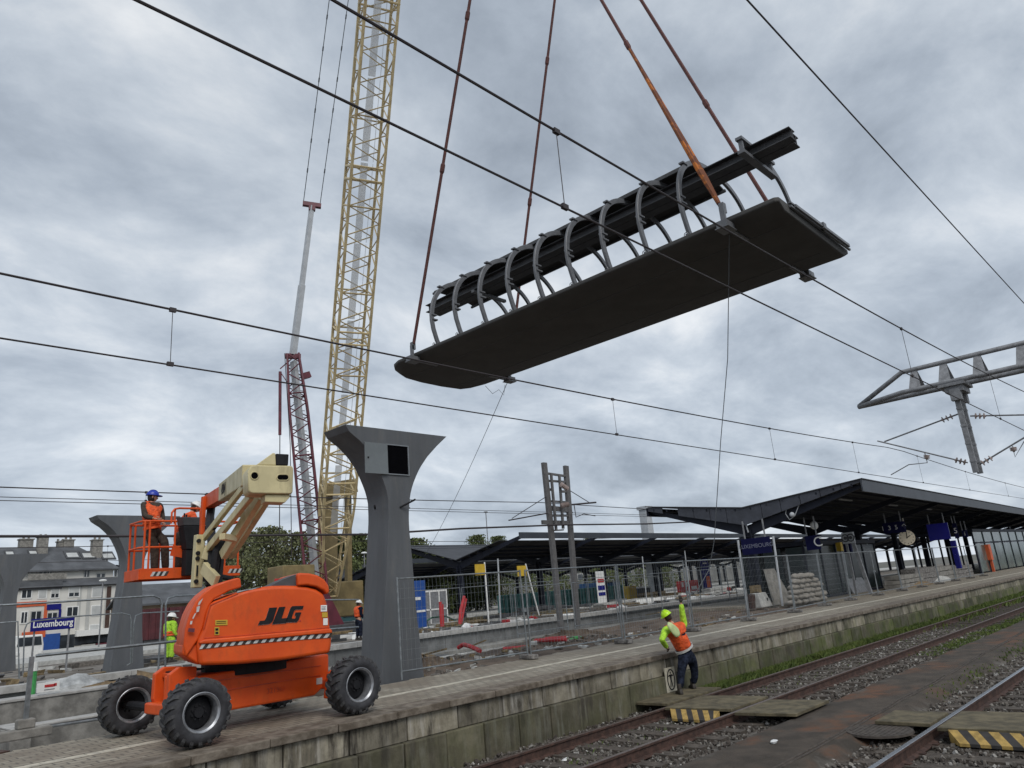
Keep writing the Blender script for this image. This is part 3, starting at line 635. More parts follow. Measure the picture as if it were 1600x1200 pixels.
# gantry over the tracks (right)
GX = 28.5
ga = thing('catenary_gantry', 'cantilevered tubular steel gantry with pointed tip and hanging drop post at the right edge', 'gantry', (GX, -3, 8), None)
tip = Vector((GX, 8.85, 7.88)); b = MB(); r = .085
for dx in (-.42, .42): b.tube([tip, (GX + dx, 7.2, 7.97), (GX + dx, -4, 7.97)], r, 10)
b.tube([tip + Vector((0, -.02, .02)), (GX, 7.15, 8.78), (GX, -4, 8.78)], r, 10); obj('truss_tube', b, 'galv_dull', ga, smooth=True)
for y in (6.75, 5.8, 4.75, 3.5, 2.2):
    b = MB(); 
    for dx in (-1, 1): b.hexa([(GX + dx * .42 - .02, y - .2, 7.97), (GX + dx * .42 + .02, y - .2, 7.97), (GX + dx * .42 + .02, y + .2, 7.97), (GX + dx * .42 - .02, y + .2, 7.97), (GX - .02, y - .1, 8.75), (GX + .02, y - .1, 8.75), (GX + .02, y + .1, 8.75), (GX - .02, y + .1, 8.75)])
    obj('gusset', b, 'galv_dull', ga)
b = MB(); b.box(GX - .6, GX + .6, 5.2, 6.0, 7.80, 7.90); b.box(GX - .5, GX + .5, 5.3, 5.85, 7.6, 7.80)
for dx in (-.42, .42): b.box(GX + dx - .12, GX + dx + .12, 5.4, 5.72, 7.3, 7.7)
obj('head_plate', b, 'galv_dull', ga)
for dx in (-.3, .3):
    b = MB(); b.box(GX + dx - .06, GX + dx + .06, 5.5, 5.66, 4.85, 7.5)
    for z in (5.2, 5.8, 6.4, 7.0): b.box(GX + dx - .075, GX + dx + .075, 5.49, 5.67, z, z + .06)
    obj('drop_post', b, 'galv_dull', ga)
def arm(pts, ins, r=.028):
    b = MB(); b.tube(pts, r, 6); o = obj('registration_arm', b, 'galv_dull', ga)
    c = MB(); a, d = Vector(ins[0]), Vector(ins[1]); dn = (d - a)
    for k in range(3):
        p = a + dn * (k / 2); c.lathe(p, dn, [(-.03, .03), (-.02, .10), (.0, .105), (.02, .04), (.05, .03)], 10, True)
    obj('insulator', c, 'insulator', o)
g_ = lambda x, y: atX(x, y, GX)
arm([g_(1497, 647), g_(1382, 690)], (g_(1486, 651), g_(1473, 656)))
arm([g_(1371, 689), g_(1512, 723)], (g_(1507, 722), g_(1494, 719)))
arm([g_(1445, 708), g_(1449, 723), g_(1420, 726), g_(1392, 742)], (g_(1448, 712), g_(1448, 716)), .018)
arm([g_(1516, 650), g_(1660, 647)], (g_(1525, 650), g_(1538, 650)))
arm([g_(1530, 726), g_(1620, 672)], (g_(1536, 723), g_(1548, 716)))
arm([g_(1582, 697), g_(1586, 714), g_(1600, 690), g_(1640, 690)], (g_(1583, 700), g_(1584, 704)), .018)
b = MB(); b.box(GX - .5, GX + .5, -4.4, -3.6, -.3, 9.4); obj('mast', b, 'galv_dull', ga)
# far mast between the canopies
ms = thing('catenary_mast', 'twin post catenary mast with broken off ladder like head standing beside the far platform', 'mast', (29.2, 24.5, .3))
pj = lambda x, y, Y=24.5: atY(x, y, Y)
for (xa, ya, xb, yb) in ((850, 723, 877, 985), (884, 728, 903, 980)):
    b = MB(); p0 = pj(xa, ya); p1 = pj(xb, yb); m0 = p0.lerp(p1, .45)
    b.bar(p1, p0, .30, .16, up=(0, 1, 0)); obj('post', b, 'mast_steel', ms)
b = MB()
for a, c, w_ in (((850, 739), (884, 744), .10), ((853, 751), (884, 753), .10), ((857, 783), (888, 785), .10), ((859, 794), (889, 797), .24), ((847, 816), (893, 817), .2), ((862, 829), (880, 828), .06), ((853, 765), (862, 765), .12), ((876, 768), (886, 768), .12), ((858, 806), (889, 806), .08)):
    b.bar(pj(*a), pj(*c), .12, w_)
for a, c in (((861, 740), (869, 828)), ((874, 744), (880, 826))): b.bar(pj(*a, 24.3), pj(*c, 24.3), .10, .12)
obj('head_frame', b, 'mast_steel', ms)
b = MB()
for k in range(5): b.lathe(pj(877 + k * 2.2, 757 + k * 1.6, 24.1), (1, 0, -.5), [(-.03, .05), (0, .14), (.03, .05)], 8, True); b.lathe(pj(878 + k * 2.2, 790 - k * .5, 24.1), (1, 0, .2), [(-.03, .05), (0, .14), (.03, .05)], 8, True)
obj('insulator', b, 'insulator', ms)
b = MB(); b.tube([pj(888, 789), pj(931, 785)], .05); b.tube([pj(888, 765), pj(922, 786)], .02); b.tube([pj(897, 789), pj(900, 808), pj(912, 803), pj(930, 806)], .025)
b.tube([pj(855, 775), pj(800, 810)], .02); b.tube([pj(855, 802), pj(795, 813)], .035); obj('registration_arm', b, 'wire', ms)
# ================================================================== BOOM LIFT
LC = Vector((5.55, 11.0, ZP)); AN = R(16)
LV = Vector((sin(AN), cos(AN), 0)); LU = Vector((cos(AN), -sin(AN), 0)); UZ = Vector((0, 0, 1))
lift = thing('boom_lift', 'orange articulated boom lift with cream arms on four big tyres at the platform edge', 'boom lift', LC)
REAR = LC - LV * 0.95
def hp(cx, cy): return 280 + cx / 5.456, 880 + cy / 5.456          # photo point from an enlarged detail of the hood
def rp(cx, cy, off=0.0): return atP(*hp(cx, cy), REAR - LV * off, LV)
def poly_prism(name, pts, depth, m, parent=lift, bevel=0.0, seg=3, off=0.0, smooth=True):
    b = MB(); b.prism([rp(x, y, off) for x, y in pts], LV * depth)
    o = obj(name, b, m, parent, bevel=bevel, seg=seg)
    if smooth: autosmooth(o, 40)
    return o
hood = [(172, 872), (150, 700), (168, 640), (205, 560), (235, 420), (265, 350), (300, 325), (500, 250), (560, 232), (640, 212), (720, 200), (800, 192), (900, 190), (1020, 192), (1100, 202), (1170, 222), (1235, 262), (1262, 340), (1280, 470), (1290, 570), (1303, 600), (1300, 700), (1288, 768), (850, 832), (500, 862)]
body = poly_prism('turntable', hood, 1.75, 'orange', bevel=0.05, seg=4)
# raised lower band (counterweight lip)
lip = [(168, 668), (215, 650), (500, 628), (760, 602), (1060, 578), (1290, 556), (1306, 575), (1306, 596), (1100, 612), (760, 645), (500, 668), (300, 684), (170, 690)]
poly_prism('counterweight_lip', lip, 0.10, 'orange', body, bevel=0.02, seg=3, off=0.035)
seam = [(205, 560), (213, 560), (268, 362), (500, 262), (500, 256), (264, 352)]
poly_prism('hood_seam', seam, 0.02, 'orange_dark', body, off=0.004, smooth=False)
poly_prism('hood_seam', [(214, 641), (500, 622), (760, 596), (1060, 571), (1286, 549), (1286, 543), (1060, 565), (760, 590), (500, 615), (216, 633)], 0.02, 'orange_dark', body, off=0.006, smooth=False)
# side cowls with rolled tops
cl = [(170, 640), (60, 800), (35, 700), (50, 560), (90, 430), (140, 330), (200, 260), (290, 190), (400, 150), (500, 122), (524, 132), (532, 205), (430, 235), (300, 305), (262, 352), (230, 430), (205, 545)]
poly_prism('side_cowl', cl, .8, 'orange', bevel=0.035, seg=4, off=-0.05)
cr = [(1010, 192), (1006, 95), (1030, 82), (1110, 86), (1180, 102), (1240, 140), (1275, 190), (1284, 245), (1262, 268), (1235, 232), (1170, 200), (1090, 186)]
poly_prism('side_cowl', cr, 1.2, 'orange', bevel=0.035, seg=4, off=0.03)
poly_prism('side_skirt', [(60, 800), (172, 872), (165, 700), (100, 660), (30, 690), (25, 780)], 1.0, 'orange', bevel=0.03, off=-0.09)
poly_prism('boom_rest', [(760, 205), (860, 150), (1004, 92), (1006, 194)], 0.6, 'dark_grey', off=-0.06, smooth=False)
poly_prism('tray_edge', [(495, 252), (500, 236), (620, 226), (700, 200), (640, 210), (560, 230)], .05, 'pale_grey', off=-.01, smooth=False)
# hazard tape, letters and decals lie on the rear face
tp = MB()
def tape(t, v):   # t along 0..1, v 0 top / 1 bottom
    x = 172 + t * (1304 - 172); yt = 692 + (592 - 692) * t - 8 * sin(pi * t); return (x, yt + v * 41)
NS = 34
for i in range(NS):
    tp.k = i % 2; t0, t1 = i / NS, (i + 1) / NS; sh = 0.020
    cl_ = lambda t: max(0, min(1, t))
    q = [rp(*tape(cl_(t0 + sh), 0), .012), rp(*tape(cl_(t1 + sh), 0), .012), rp(*tape(cl_(t1 - sh * .4), 1), .012), rp(*tape(cl_(t0 - sh * .4), 1), .012)]
    tp.prism(q, LV * 0.008)
obj('hazard_tape', tp, ['reflective', 'hazard_black'], body)
LT = {'J': [(768, 380), (835, 376), (806, 470), (795, 498), (770, 517), (672, 527), (688, 492), (728, 488), (740, 470)],
      'L': [(852, 374), (906, 370), (874, 470), (928, 466), (912, 509), (793, 520)],
      'G': [(905 + u * 107 + v * 50, 504 - u * 3 - v * 138) for u, v in ((.1, 1), (1, 1), (1, .79), (.46, .79), (.38, .7), (.38, .3), (.44, .22), (.68, .22), (.68, .41), (.54, .41), (.54, .60), (1, .60), (1, .1), (.9, 0), (.1, 0), (0, .1), (0, .9))]}
for k, pl in LT.items():
    c_ = (sum(p[0] for p in pl) / len(pl), sum(p[1] for p in pl) / len(pl))
    b = MB(); b.prism([rp(x - 2, y + 3, .008) for x, y in pl], LV * .006); obj('logo_outline', b, 'reflective', body)
    b = MB(); b.prism([rp(x, y, .014) for x, y in pl], LV * .008); obj('logo_letter', b, 'black', body)
def decal(pts, m, off=.01, par=None): b = MB(); b.prism([rp(x, y, off) for x, y in pts], LV * .005); obj('decal', b, m, par or body)
def rct(x0, y0, x1, y1, sl=-.03): return [(x0, y0), (x1, y0 + (x1 - x0) * sl), (x1, y1 + (x1 - x0) * sl), (x0, y1)]
decal(rct(308, 485, 412, 530), 'yellow_box'); decal(rct(302, 545, 342, 612), 'yellow_box'); decal(rct(1207, 358, 1260, 412), 'white'); decal(rct(1218, 420, 1264, 462), 'yellow_box'); decal(rct(1228, 470, 1266, 528), 'white'); decal(rct(1028, 484, 1038, 496), 'red_plastic')
for yy in (495, 510): decal(rct(318, yy, 400, yy + 5), 'black', .013)
decal(rct(309, 555, 334, 575), 'black', .013); decal(rct(309, 585, 334, 604), 'black', .013)
for yy in (370, 382, 394): decal(rct(1214, yy, 1250, yy + 4), 'dark_grey', .013)
# scuffed white lettering on the left cowl
for pl in ([(150, 372), (178, 362), (168, 412), (146, 420)], [(168, 330), (206, 296), (176, 352), (158, 360)], [(132, 430), (146, 424), (120, 476), (112, 470)], [(96, 494), (114, 490), (108, 520), (92, 522)]): decal(pl, 'reflective', .0)
decal([(80, 552), (134, 556), (128, 590), (74, 584)], 'maroon', .0)
# chassis
b = MB(); y0, y1 = 10.58, 11.6
b.prism([(4.62, y0, 1.36), (4.85, y0, 1.05), (6.5, y0, 1.05), (6.75, y0, 1.2), (6.75, y0, 1.62), (4.62, y0, 1.55)], (0, y1 - y0, 0))
ch = obj('chassis', b, 'orange', lift, bevel=.03)
for zz_ in (1.32, 1.46):
    b = MB(); b.box(4.9, 6.6, y0 - .012, y0 - .002, zz_, zz_ + .012); obj('chassis_rib', b, 'orange_dark', ch)
b = MB(); b.lathe((5.62, 11.05, 1.5), (0, 0, 1), [(0, .62), (.22, .62)], 28, True); obj('slew_ring', b, 'black', lift)
for s in (-1, 1):
    x = 4.37 if s < 0 else 6.71
    b = MB(); b.box(x - .09, x + .09, 10.1, 11.3, 1.12, 1.26)
    b.prism([(x - .16, 10.35, 1.0), (x + .22, 10.35, 1.0), (x + .22, 10.35, 1.42), (x + .05, 10.35, 1.44), (x - .10, 10.35, 1.35)], (0, .1, 0)); None if True else b.prism([(x - .16, 11.7, 1.0), (x + .22, 11.7, 1.0), (x + .22, 11.7, 1.42), (x + .05, 11.7, 1.44), (x - .10, 11.7, 1.35)], (0, .1, 0)); obj('axle', b, 'orange', lift, bevel=.02)
b = MB()
for yy in (10.72, 11.2): b.prism([(4.37, yy, 1.62), (4.36, yy, 1.30), (4.42, yy, 1.16), (4.56, yy, 1.12), (4.74, yy, 1.28), (4.74, yy, 1.68), (4.5, yy, 1.70)], (0, .10, 0))
b.box(4.46, 4.74, 10.83, 11.19, 1.56, 1.62); b.box(4.37, 4.41, 10.84, 10.9, 1.2, 1.6)
obj('axle_housing', b, 'orange', lift, bevel=.012)
b = MB(); b.box(4.5, 4.9, 10.84, 11.18, 1.621, 1.64); b.tube([(4.36, 10.72, 1.3), (4.36, 10.5, 1.2), (4.4, 10.2, 1.2)], .03, 6); b.tube([(4.34, 10.8, 1.22), (4.34, 11.2, 1.2)], .025, 6); obj('hose', b, 'black', lift)
b = MB(); y = 10.572
ar_ = [(4.95, 1.18), (5.1, 1.18), (5.1, 1.145), (5.17, 1.195), (5.1, 1.245), (5.1, 1.215), (4.95, 1.215)]
b.prism([(x, y, z) for x, z in ar_], (0, .004, 0)); b.prism([(6.52, y, 1.2), (6.62, y, 1.2), (6.62, y, 1.29), (6.52, y, 1.29)], (0, .004, 0)); obj('chassis_decal', b, 'reflective', ch)
b = MB(); add_text(b, '321960', .10, (5.85, 10.570, 1.22), (1, 0, 0), (0, 0, 1), extrude=.001); obj('chassis_lettering', b, 'orange_dark', ch)
# wheels
def make_wheel():
    hub = MB(); hub.lathe((0, 0, 0), (0, 1, 0), [(-.10, .001), (-.10, .07), (-.07, .075), (-.07, .10), (-.02, .20), (.05, .215)], 24)
    for k in range(9): a = k * 2 * pi / 9; hub.lathe((.085 * cos(a), -.075, .085 * sin(a)), (0, -1, 0), [(-.02, .014), (.02, .014), (.021, .001)], 6)
    w_ = obj('wheel', hub, 'black', None); w_.location = (0, 0, 0); ORG[w_] = Vector((0, 0, 0))
    w_.data.transform(Matrix.Translation((0, 0, 0)))
    return w_
def wheel(x, y, out):
    pw_ = Vector((x, y, ZP + .408))
    def T(bm_):
        for v in bm_.v:
            v.y *= -out * -1 if False else 1
            if out > 0: v.y = -v.y
            v += pw_
        return bm_
    hub = MB(); hub.lathe((0, 0, 0), (0, 1, 0), [(-.09, .001), (-.09, .06), (-.06, .07), (-.05, .10), (.0, .19), (.06, .215)], 24)
    for k in range(9): a = k * 2 * pi / 9; hub.lathe((.085 * cos(a), -.055, .085 * sin(a)), (0, -1, 0), [(-.02, .013), (.02, .013), (.021, .001)], 6)
    o = obj('wheel', T(hub), 'black', lift); autosmooth(o, 30)
    t = MB(); W2 = .17
    t.lathe((0, 0, 0), (0, 1, 0), [(-W2 + .02, .225), (-W2 - .005, .25), (-W2 - .012, .30), (-W2 + .0, .345), (-W2 + .03, .372), (-.08, .383), (.08, .383), (W2 - .03, .372), (W2, .345), (W2 + .012, .30), (W2 + .005, .25), (W2 - .02, .225)], 48)
    ty = obj('tyre', T(t), 'rubber_side', o); autosmooth(ty, 40)
    t = MB(); nl = 20
    for k in range(nl):
        for s in (-1, 1):
            a0 = 2 * pi * (k + (0 if s < 0 else .5)) / nl; rings = []
            for (yy, da, r0, r1, hw) in ((.01, .16, .375, .404, .058), (.08, .10, .375, .406, .062), (.14, .02, .36, .400, .074), (.168, -.02, .31, .37, .078), (.176, -.03, .29, .312, .07)):
                ring = []
                for (rr, dd) in ((r0, -hw), (r0, hw), (r1, hw * .78), (r1, -hw * .78)):
                    a = a0 + da * 1.1 + dd; ring.append((rr * cos(a), s * yy, rr * sin(a)))
                rings.append(ring)
            t.loft(rings)
    o2 = obj('tread', T(t), 'rubber', ty)
    r_ = MB(); r_.lathe((0, 0, 0), (0, 1, 0), [(-.150, .208), (-.162, .222), (-.172, .232), (-.168, .24), (-.15, .243)], 40); r_.lathe((0, 0, 0), (0, 1, 0), [(.06, .213), (-.02, .205), (-.10, .196), (-.150, .208)], 40)
    r_.lathe((0, 0, 0), (0, 1, 0), [(.150, .208), (.162, .222), (.172, .232), (.168, .24), (.15, .243)], 40); r_.lathe((0, 0, 0), (0, 1, 0), [(.07, .19), (.150, .208)], 40)
    autosmooth(obj('rim', T(r_), 'rim', o), 50)
for x in (4.37, 6.71): b = MB(); b.tube([(x, 11.28, 1.19), (x, 12.05, 1.19)], .06, 10); obj('axle_shaft', b, 'black', lift)
wheel(4.37, 9.87, -1); wheel(6.71, 9.87, -1); wheel(4.40, 12.16, 1); wheel(6.74, 12.16, 1)
# ---------------- boom
def kp(cx, cy): return 240 + cx / 6, 700 + cy / 6
KP = LC - LV * 0.75
def bp(cx, cy, off=0.0): return atP(*kp(cx, cy), KP - LV * off, LV)
b = MB(); b.prism([bp(*q) for q in [(912, 168), (960, 158), (1295, 165), (1312, 190), (1306, 415), (1290, 432), (930, 426), (905, 418), (888, 395), (884, 215)]], LV * .42)
kn = obj('knuckle', b, 'cream', lift, bevel=.02); autosmooth(kn, 40)
def stadium(cx, cy, hw, hh, n=8):
    pts = []
    for k in range(n + 1): a = -pi / 2 + pi * k / n; pts.append((cx + hw - hh + hh * cos(a), cy + hh * sin(a)))
    for k in range(n + 1): a = pi / 2 + pi * k / n; pts.append((cx - hw + hh + hh * cos(a), cy + hh * sin(a)))
    return pts
for c_ in ((947, 260, 32, 36), (1212, 276, 56, 28)):
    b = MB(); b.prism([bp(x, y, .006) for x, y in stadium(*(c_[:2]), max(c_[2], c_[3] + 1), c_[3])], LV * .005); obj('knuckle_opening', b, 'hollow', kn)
    st = stadium(*(c_[:2]), max(c_[2], c_[3] + 1), c_[3]); b = MB(); b.tube([bp(x, y, .006) for x, y in st], .008, 5, closed=True); obj('opening_rim', b, 'cream', kn)
b = MB(); b.prism([bp(*q, -.05) for q in [(1045, 436), (1290, 440), (1270, 470), (1232, 512), (1045, 505)]], LV * .3); obj('knuckle_foot', b, 'cream', kn, bevel=.01)
b = MB(); b.prism([bp(*q, -.03) for q in [(960, 160), (1118, 45), (1142, 48), (1148, 160)]], LV * .3); obj('upper_boom_end', b, 'cream', lift, bevel=.01)
b = MB(); b.prism([bp(*q, -.02) for q in [(1148, 52), (1268, 58), (1262, 162), (1150, 158)]], LV * .3); obj('end_cover', b, 'black', lift, bevel=.01)
# telescoping upper boom from the knuckle away to the basket
B0 = atY(*kp(905, 255), 10.75); B1 = atY(*kp(672, 418), 13.6); B2 = atY(*kp(500, 520), 15.2)
BU = (0.25, 0, 1)
b = MB(); b.bar(B0, B1, .24, .33); ub = obj('upper_boom', b, 'cream', lift, bevel=.015)
b = MB(); b.bar(B1, B2, .19, .27); obj('fly_boom', b, 'orange', lift, bevel=.01)
b = MB(); d = (B1 - B0).normalized(); sd = d.cross(UZ).normalized(); up = sd.cross(d); 
add_text(b, '450AJ', .25, B0.lerp(B1, .76) + sd * -.0 + (-sd if False else sd) * 0, (B0 - B1), up, extrude=.001, font_shear=.2, bold=.006)
side = -1 if (B0 - CP).cross(UZ).dot(sd) > 0 else 1
nrm = (B0 - B1).cross(up).normalized()
for v in b.v: v += nrm * .124
obj('boom_lettering', b, 'black', ub)
# tower links
def link(c0, y0, c1, y1, w_, h_, nm='tower_link', m='cream'):
    a = atY(*kp(*c0), y0); c = atY(*kp(*c1), y1); b = MB(); b.bar(a, c, w_, h_); return obj(nm, b, m, lift, bevel=.01)
link((905, 290), 10.7, (470, 850), 12.6, .07, .10); link((915, 445), 10.7, (510, 950), 12.4, .08, .12)
link((525, 925), 12.38, (483, 1050), 12.4, .075, .14)
link((1000, 450), 10.9, (650, 1010), 12.0, .10, .16); link((1075, 455), 11.1, (720, 1010), 12.3, .10, .14)
for c0, c1 in (((930, 600), (820, 620)), ((760, 850), (640, 830))):
    b = MB(); a = atY(*kp(*c0), 11.6); c = atY(*kp(*c1), 11.4); b.bar(a, c, .10, .10); obj('link_plate', b, 'cream', lift, bevel=.01)
b = MB(); p0 = atY(*kp(432, 815), 12.6); p1 = atY(*kp(400, 1310), 12.6); b.bar(p0, p1, .13, .15); mast_ = obj('tower_mast', b, 'cream', lift, bevel=.012)
b = MB()
for cy in (870, 985, 1035, 1250): b.lathe(atY(*kp(428 - (cy - 815) * .065, cy), 12.52), (0, -1, 0), [(-.02, .035), (.012, .035), (.013, .001)], 10)
b.bar(atY(*kp(412, 1100), 12.515), atY(*kp(406, 1200), 12.515), .03, .02); obj('pin', b, 'black', mast_)
link((470, 1120), 12.3, (590, 1250), 11.9, .08, .2); 
b = MB(); b.bar(atY(*kp(600, 880), 12.4), atY(*kp(560, 1300), 12.2), .22, .22); b.tube([atY(*kp(640, 880), 12.2), atY(*kp(590, 980), 12.1), atY(*kp(560, 1200), 12.1)], .07, 8); b.bar(atY(*kp(850, 350), 11.0), atY(*kp(560, 760), 12.2), .05, .05)
b.tube([atY(*kp(540, 560), 15.0), atY(*kp(530, 640), 14.8), atY(*kp(530, 720), 14.0), atY(*kp(550, 900), 13.0)], .08, 8)
b.tube([atY(*kp(585, 400), 14.9), atY(*kp(560, 450), 15), atY(*kp(500, 440), 15.4)], .05, 6)
obj('hose_bundle', b, 'black', lift)
# ---------------- basket
BY = 16.2
def bk(cx, cy, y=BY): return atY(190 + cx / 6.67, 740 + cy / 6.67, y)
FL = bk(180, 1000).z
xl, xr = bk(190, 1000).x, 8.05; y0, y1 = BY, BY + .80; zf = 3.26
bas = MB(); bas.box(xl, xr, y0, y1, zf - .04, zf); 
for (xa, xb, ya, yb) in ((xl, xr, y0 - .02, y0 + .01), (xl, xr, y1 - .01, y1 + .02), (xl - .02, xl + .01, y0, y1), (xr - .01, xr + .02, y0, y1)): bas.box(xa, xb, ya, yb, zf - .09, zf + .13)
bk_ = obj('basket', bas, 'orange', lift, bevel=.008)
r_ = MB(); zr = zf + 1.10; zm_ = zf + .56; rr = .022
def loop(z, xa, xb, r=rr, cut=None): return [(xa + .15, y0, z), (xa + .04, y0 + .04, z), (xa, y0 + .15, z), (xa, y1 - .15, z), (xa + .04, y1 - .04, z), (xa + .15, y1, z), (xb - .15, y1, z), (xb - .04, y1 - .04, z), (xb, y1 - .15, z), (xb, y0 + .15, z), (xb - .04, y0 + .04, z), (xb - .15, y0, z)]
r_.tube(loop(zr, xl, xr), rr, 8, closed=True); r_.tube(loop(zm_, xl, xr), rr, 8, closed=True)
for x in (xl + .06, xl + .16, xl + .68, xl + 1.05, xr - .35, xr - .04):
    for y in (y0, y1): r_.tube([(x, y, zf), (x, y, zr)], rr, 8)
xh = bk(520, 480).x; r_.tube([(xh, y0, zr - .05), (xh, y0, zr + .18), (xh + .06, y0, zr + .26), (xh + .16, y0, zr + .28), (xh + .62, y0, zr + .28)], rr, 8); r_.tube([(xh + .08, y0 + .03, zr - .05), (xh + .08, y0 + .03, zr + .27)], rr, 8)
r_.tube([(xh + .62, y0, zr + .28), (xh + .64, y0, zf + .1)], rr * 1.3, 8)
obj('guard_rail', r_, 'orange', bk_)
b = MB(); pa_, pb_ = bk(858, 240, 14.9), bk(835, 640, 14.9); b.bar(pa_, pb_, .10, .08); obj('basket_post', b, 'orange', bk_, bevel=.012)
b = MB(); b.prism([(xh + .0, y0 - .02, zf + .38), (xh + .3, y0 - .02, zf + .32), (xh + .26, y0 - .02, zf + .5), (xh + .06, y0 - .02, zf + .62)], (0, .03, 0)); obj('gusset_plate', b, 'orange', bk_)
b = MB(); xa, xb = bk(570, 500).x, bk(815, 500).x; b.hexa([(xa + .03, y0 - .3, zr - .12), (xb, y0 - .3, zr - .12), (xb, y0 + .0, zr - .12), (xa + .03, y0, zr - .12), (xa, y0 - .33, zr + .05), (xb + .03, y0 - .33, zr + .05), (xb + .03, y0 + .02, zr + .09), (xa, y0 + .02, zr + .09)])
co = obj('control_box', b, 'dark_grey', bk_, bevel=.01)
b = MB(); b.tube([(xa + .06, y0 - .25, zr + .06), (xa + .06, y0 - .26, zr + .14)], .016, 6); b.box(xa + .12, xa + .15, y0 - .2, y0 - .17, zr + .06, zr + .12); obj('joystick', b, 'black', co)
b = MB(); b.hexa([(xa + .12, y0 - .3, zr - .62), (xb - .0, y0 - .3, zr - .62), (xb, y0 - .05, zr - .62), (xa + .12, y0 - .05, zr - .62), (xa + .03, y0 - .32, zr - .13), (xb, y0 - .32, zr - .13), (xb, y0 - .02, zr - .13), (xa + .03, y0 - .02, zr - .13)])
b.box(xa + .12, xb, y0 - .28, y0 - .06, zf - .05, zr - .63); b.box(xa + .45, xb + .2, y0 - .5, y0 - .3, zf - .2, zf + .5); b.tube([(xa + .4, y0 - .45, zf + .5), (xa + .6, y0 - .6, zf - .1), (xa + .9, y0 - .8, zf - .2)], .06, 8); obj('rotator', b, 'black', bk_, bevel=.01)
tp = MB(); 
for xs_ in (xl + .2, xr - .28):
    for k in range(6):
        tp.k = k % 2; x = xs_ + k * .055; tp.prism([(x, y0 - .026, zf - .03), (x + .055, y0 - .026, zf - .03), (x + .105, y0 - .026, zf + .06), (x + .05, y0 - .026, zf + .06)], (0, .005, 0))
obj('hazard_tape', tp, ['reflective', 'hazard_black'], bk_)

# ================================================================== PEOPLE
def skin_mesh(chains, sub=2):
    """chains: list of lists of (point, radius or (rx,ry)); chains join where they start from an existing (identical) point"""
    vs, es, rs, idx = [], [], [], {}
    for ch_ in chains:
        prev = None
        for p, r in ch_:
            key = tuple(round(c, 5) for c in p)
            if key not in idx: idx[key] = len(vs); vs.append(tuple(p)); rs.append(r if isinstance(r, tuple) else (r, r))
            if prev is not None and prev != idx[key]: es.append((prev, idx[key]))
            prev = idx[key]
    me = bpy.data.meshes.new('sk'); me.from_pydata(vs, es, []); o = bpy.data.objects.new('sk', me); C.objects.link(o)
    md = o.modifiers.new('s', 'SKIN'); md.use_smooth_shade = True
    for i, r in enumerate(rs): me.skin_vertices[0].data[i].radius = r
    # roots: one per connected island
    seen = set(); adj = {i: [] for i in range(len(vs))}
    for a, c in es: adj[a].append(c); adj[c].append(a)
    for i in range(len(vs)):
        me.skin_vertices[0].data[i].use_root = False
    for i in range(len(vs)):
        if i in seen: continue
        me.skin_vertices[0].data[i].use_root = True; st = [i]
        while st:
            q = st.pop()
            if q in seen: continue
            seen.add(q); st += adj[q]
    s2 = o.modifiers.new('u', 'SUBSURF'); s2.levels = sub; s2.render_levels = sub
    dg = bpy.context.evaluated_depsgraph_get(); m2 = bpy.data.meshes.new_from_object(o.evaluated_get(dg)); b = MB()
    b.v = [v.co.copy() for v in m2.vertices]; b.f = [tuple(p.vertices) for p in m2.polygons]; b.mi = [0] * len(b.f); bpy.data.objects.remove(o)
    return b
def lerp(a, b, t): return Vector(a).lerp(Vector(b), t)
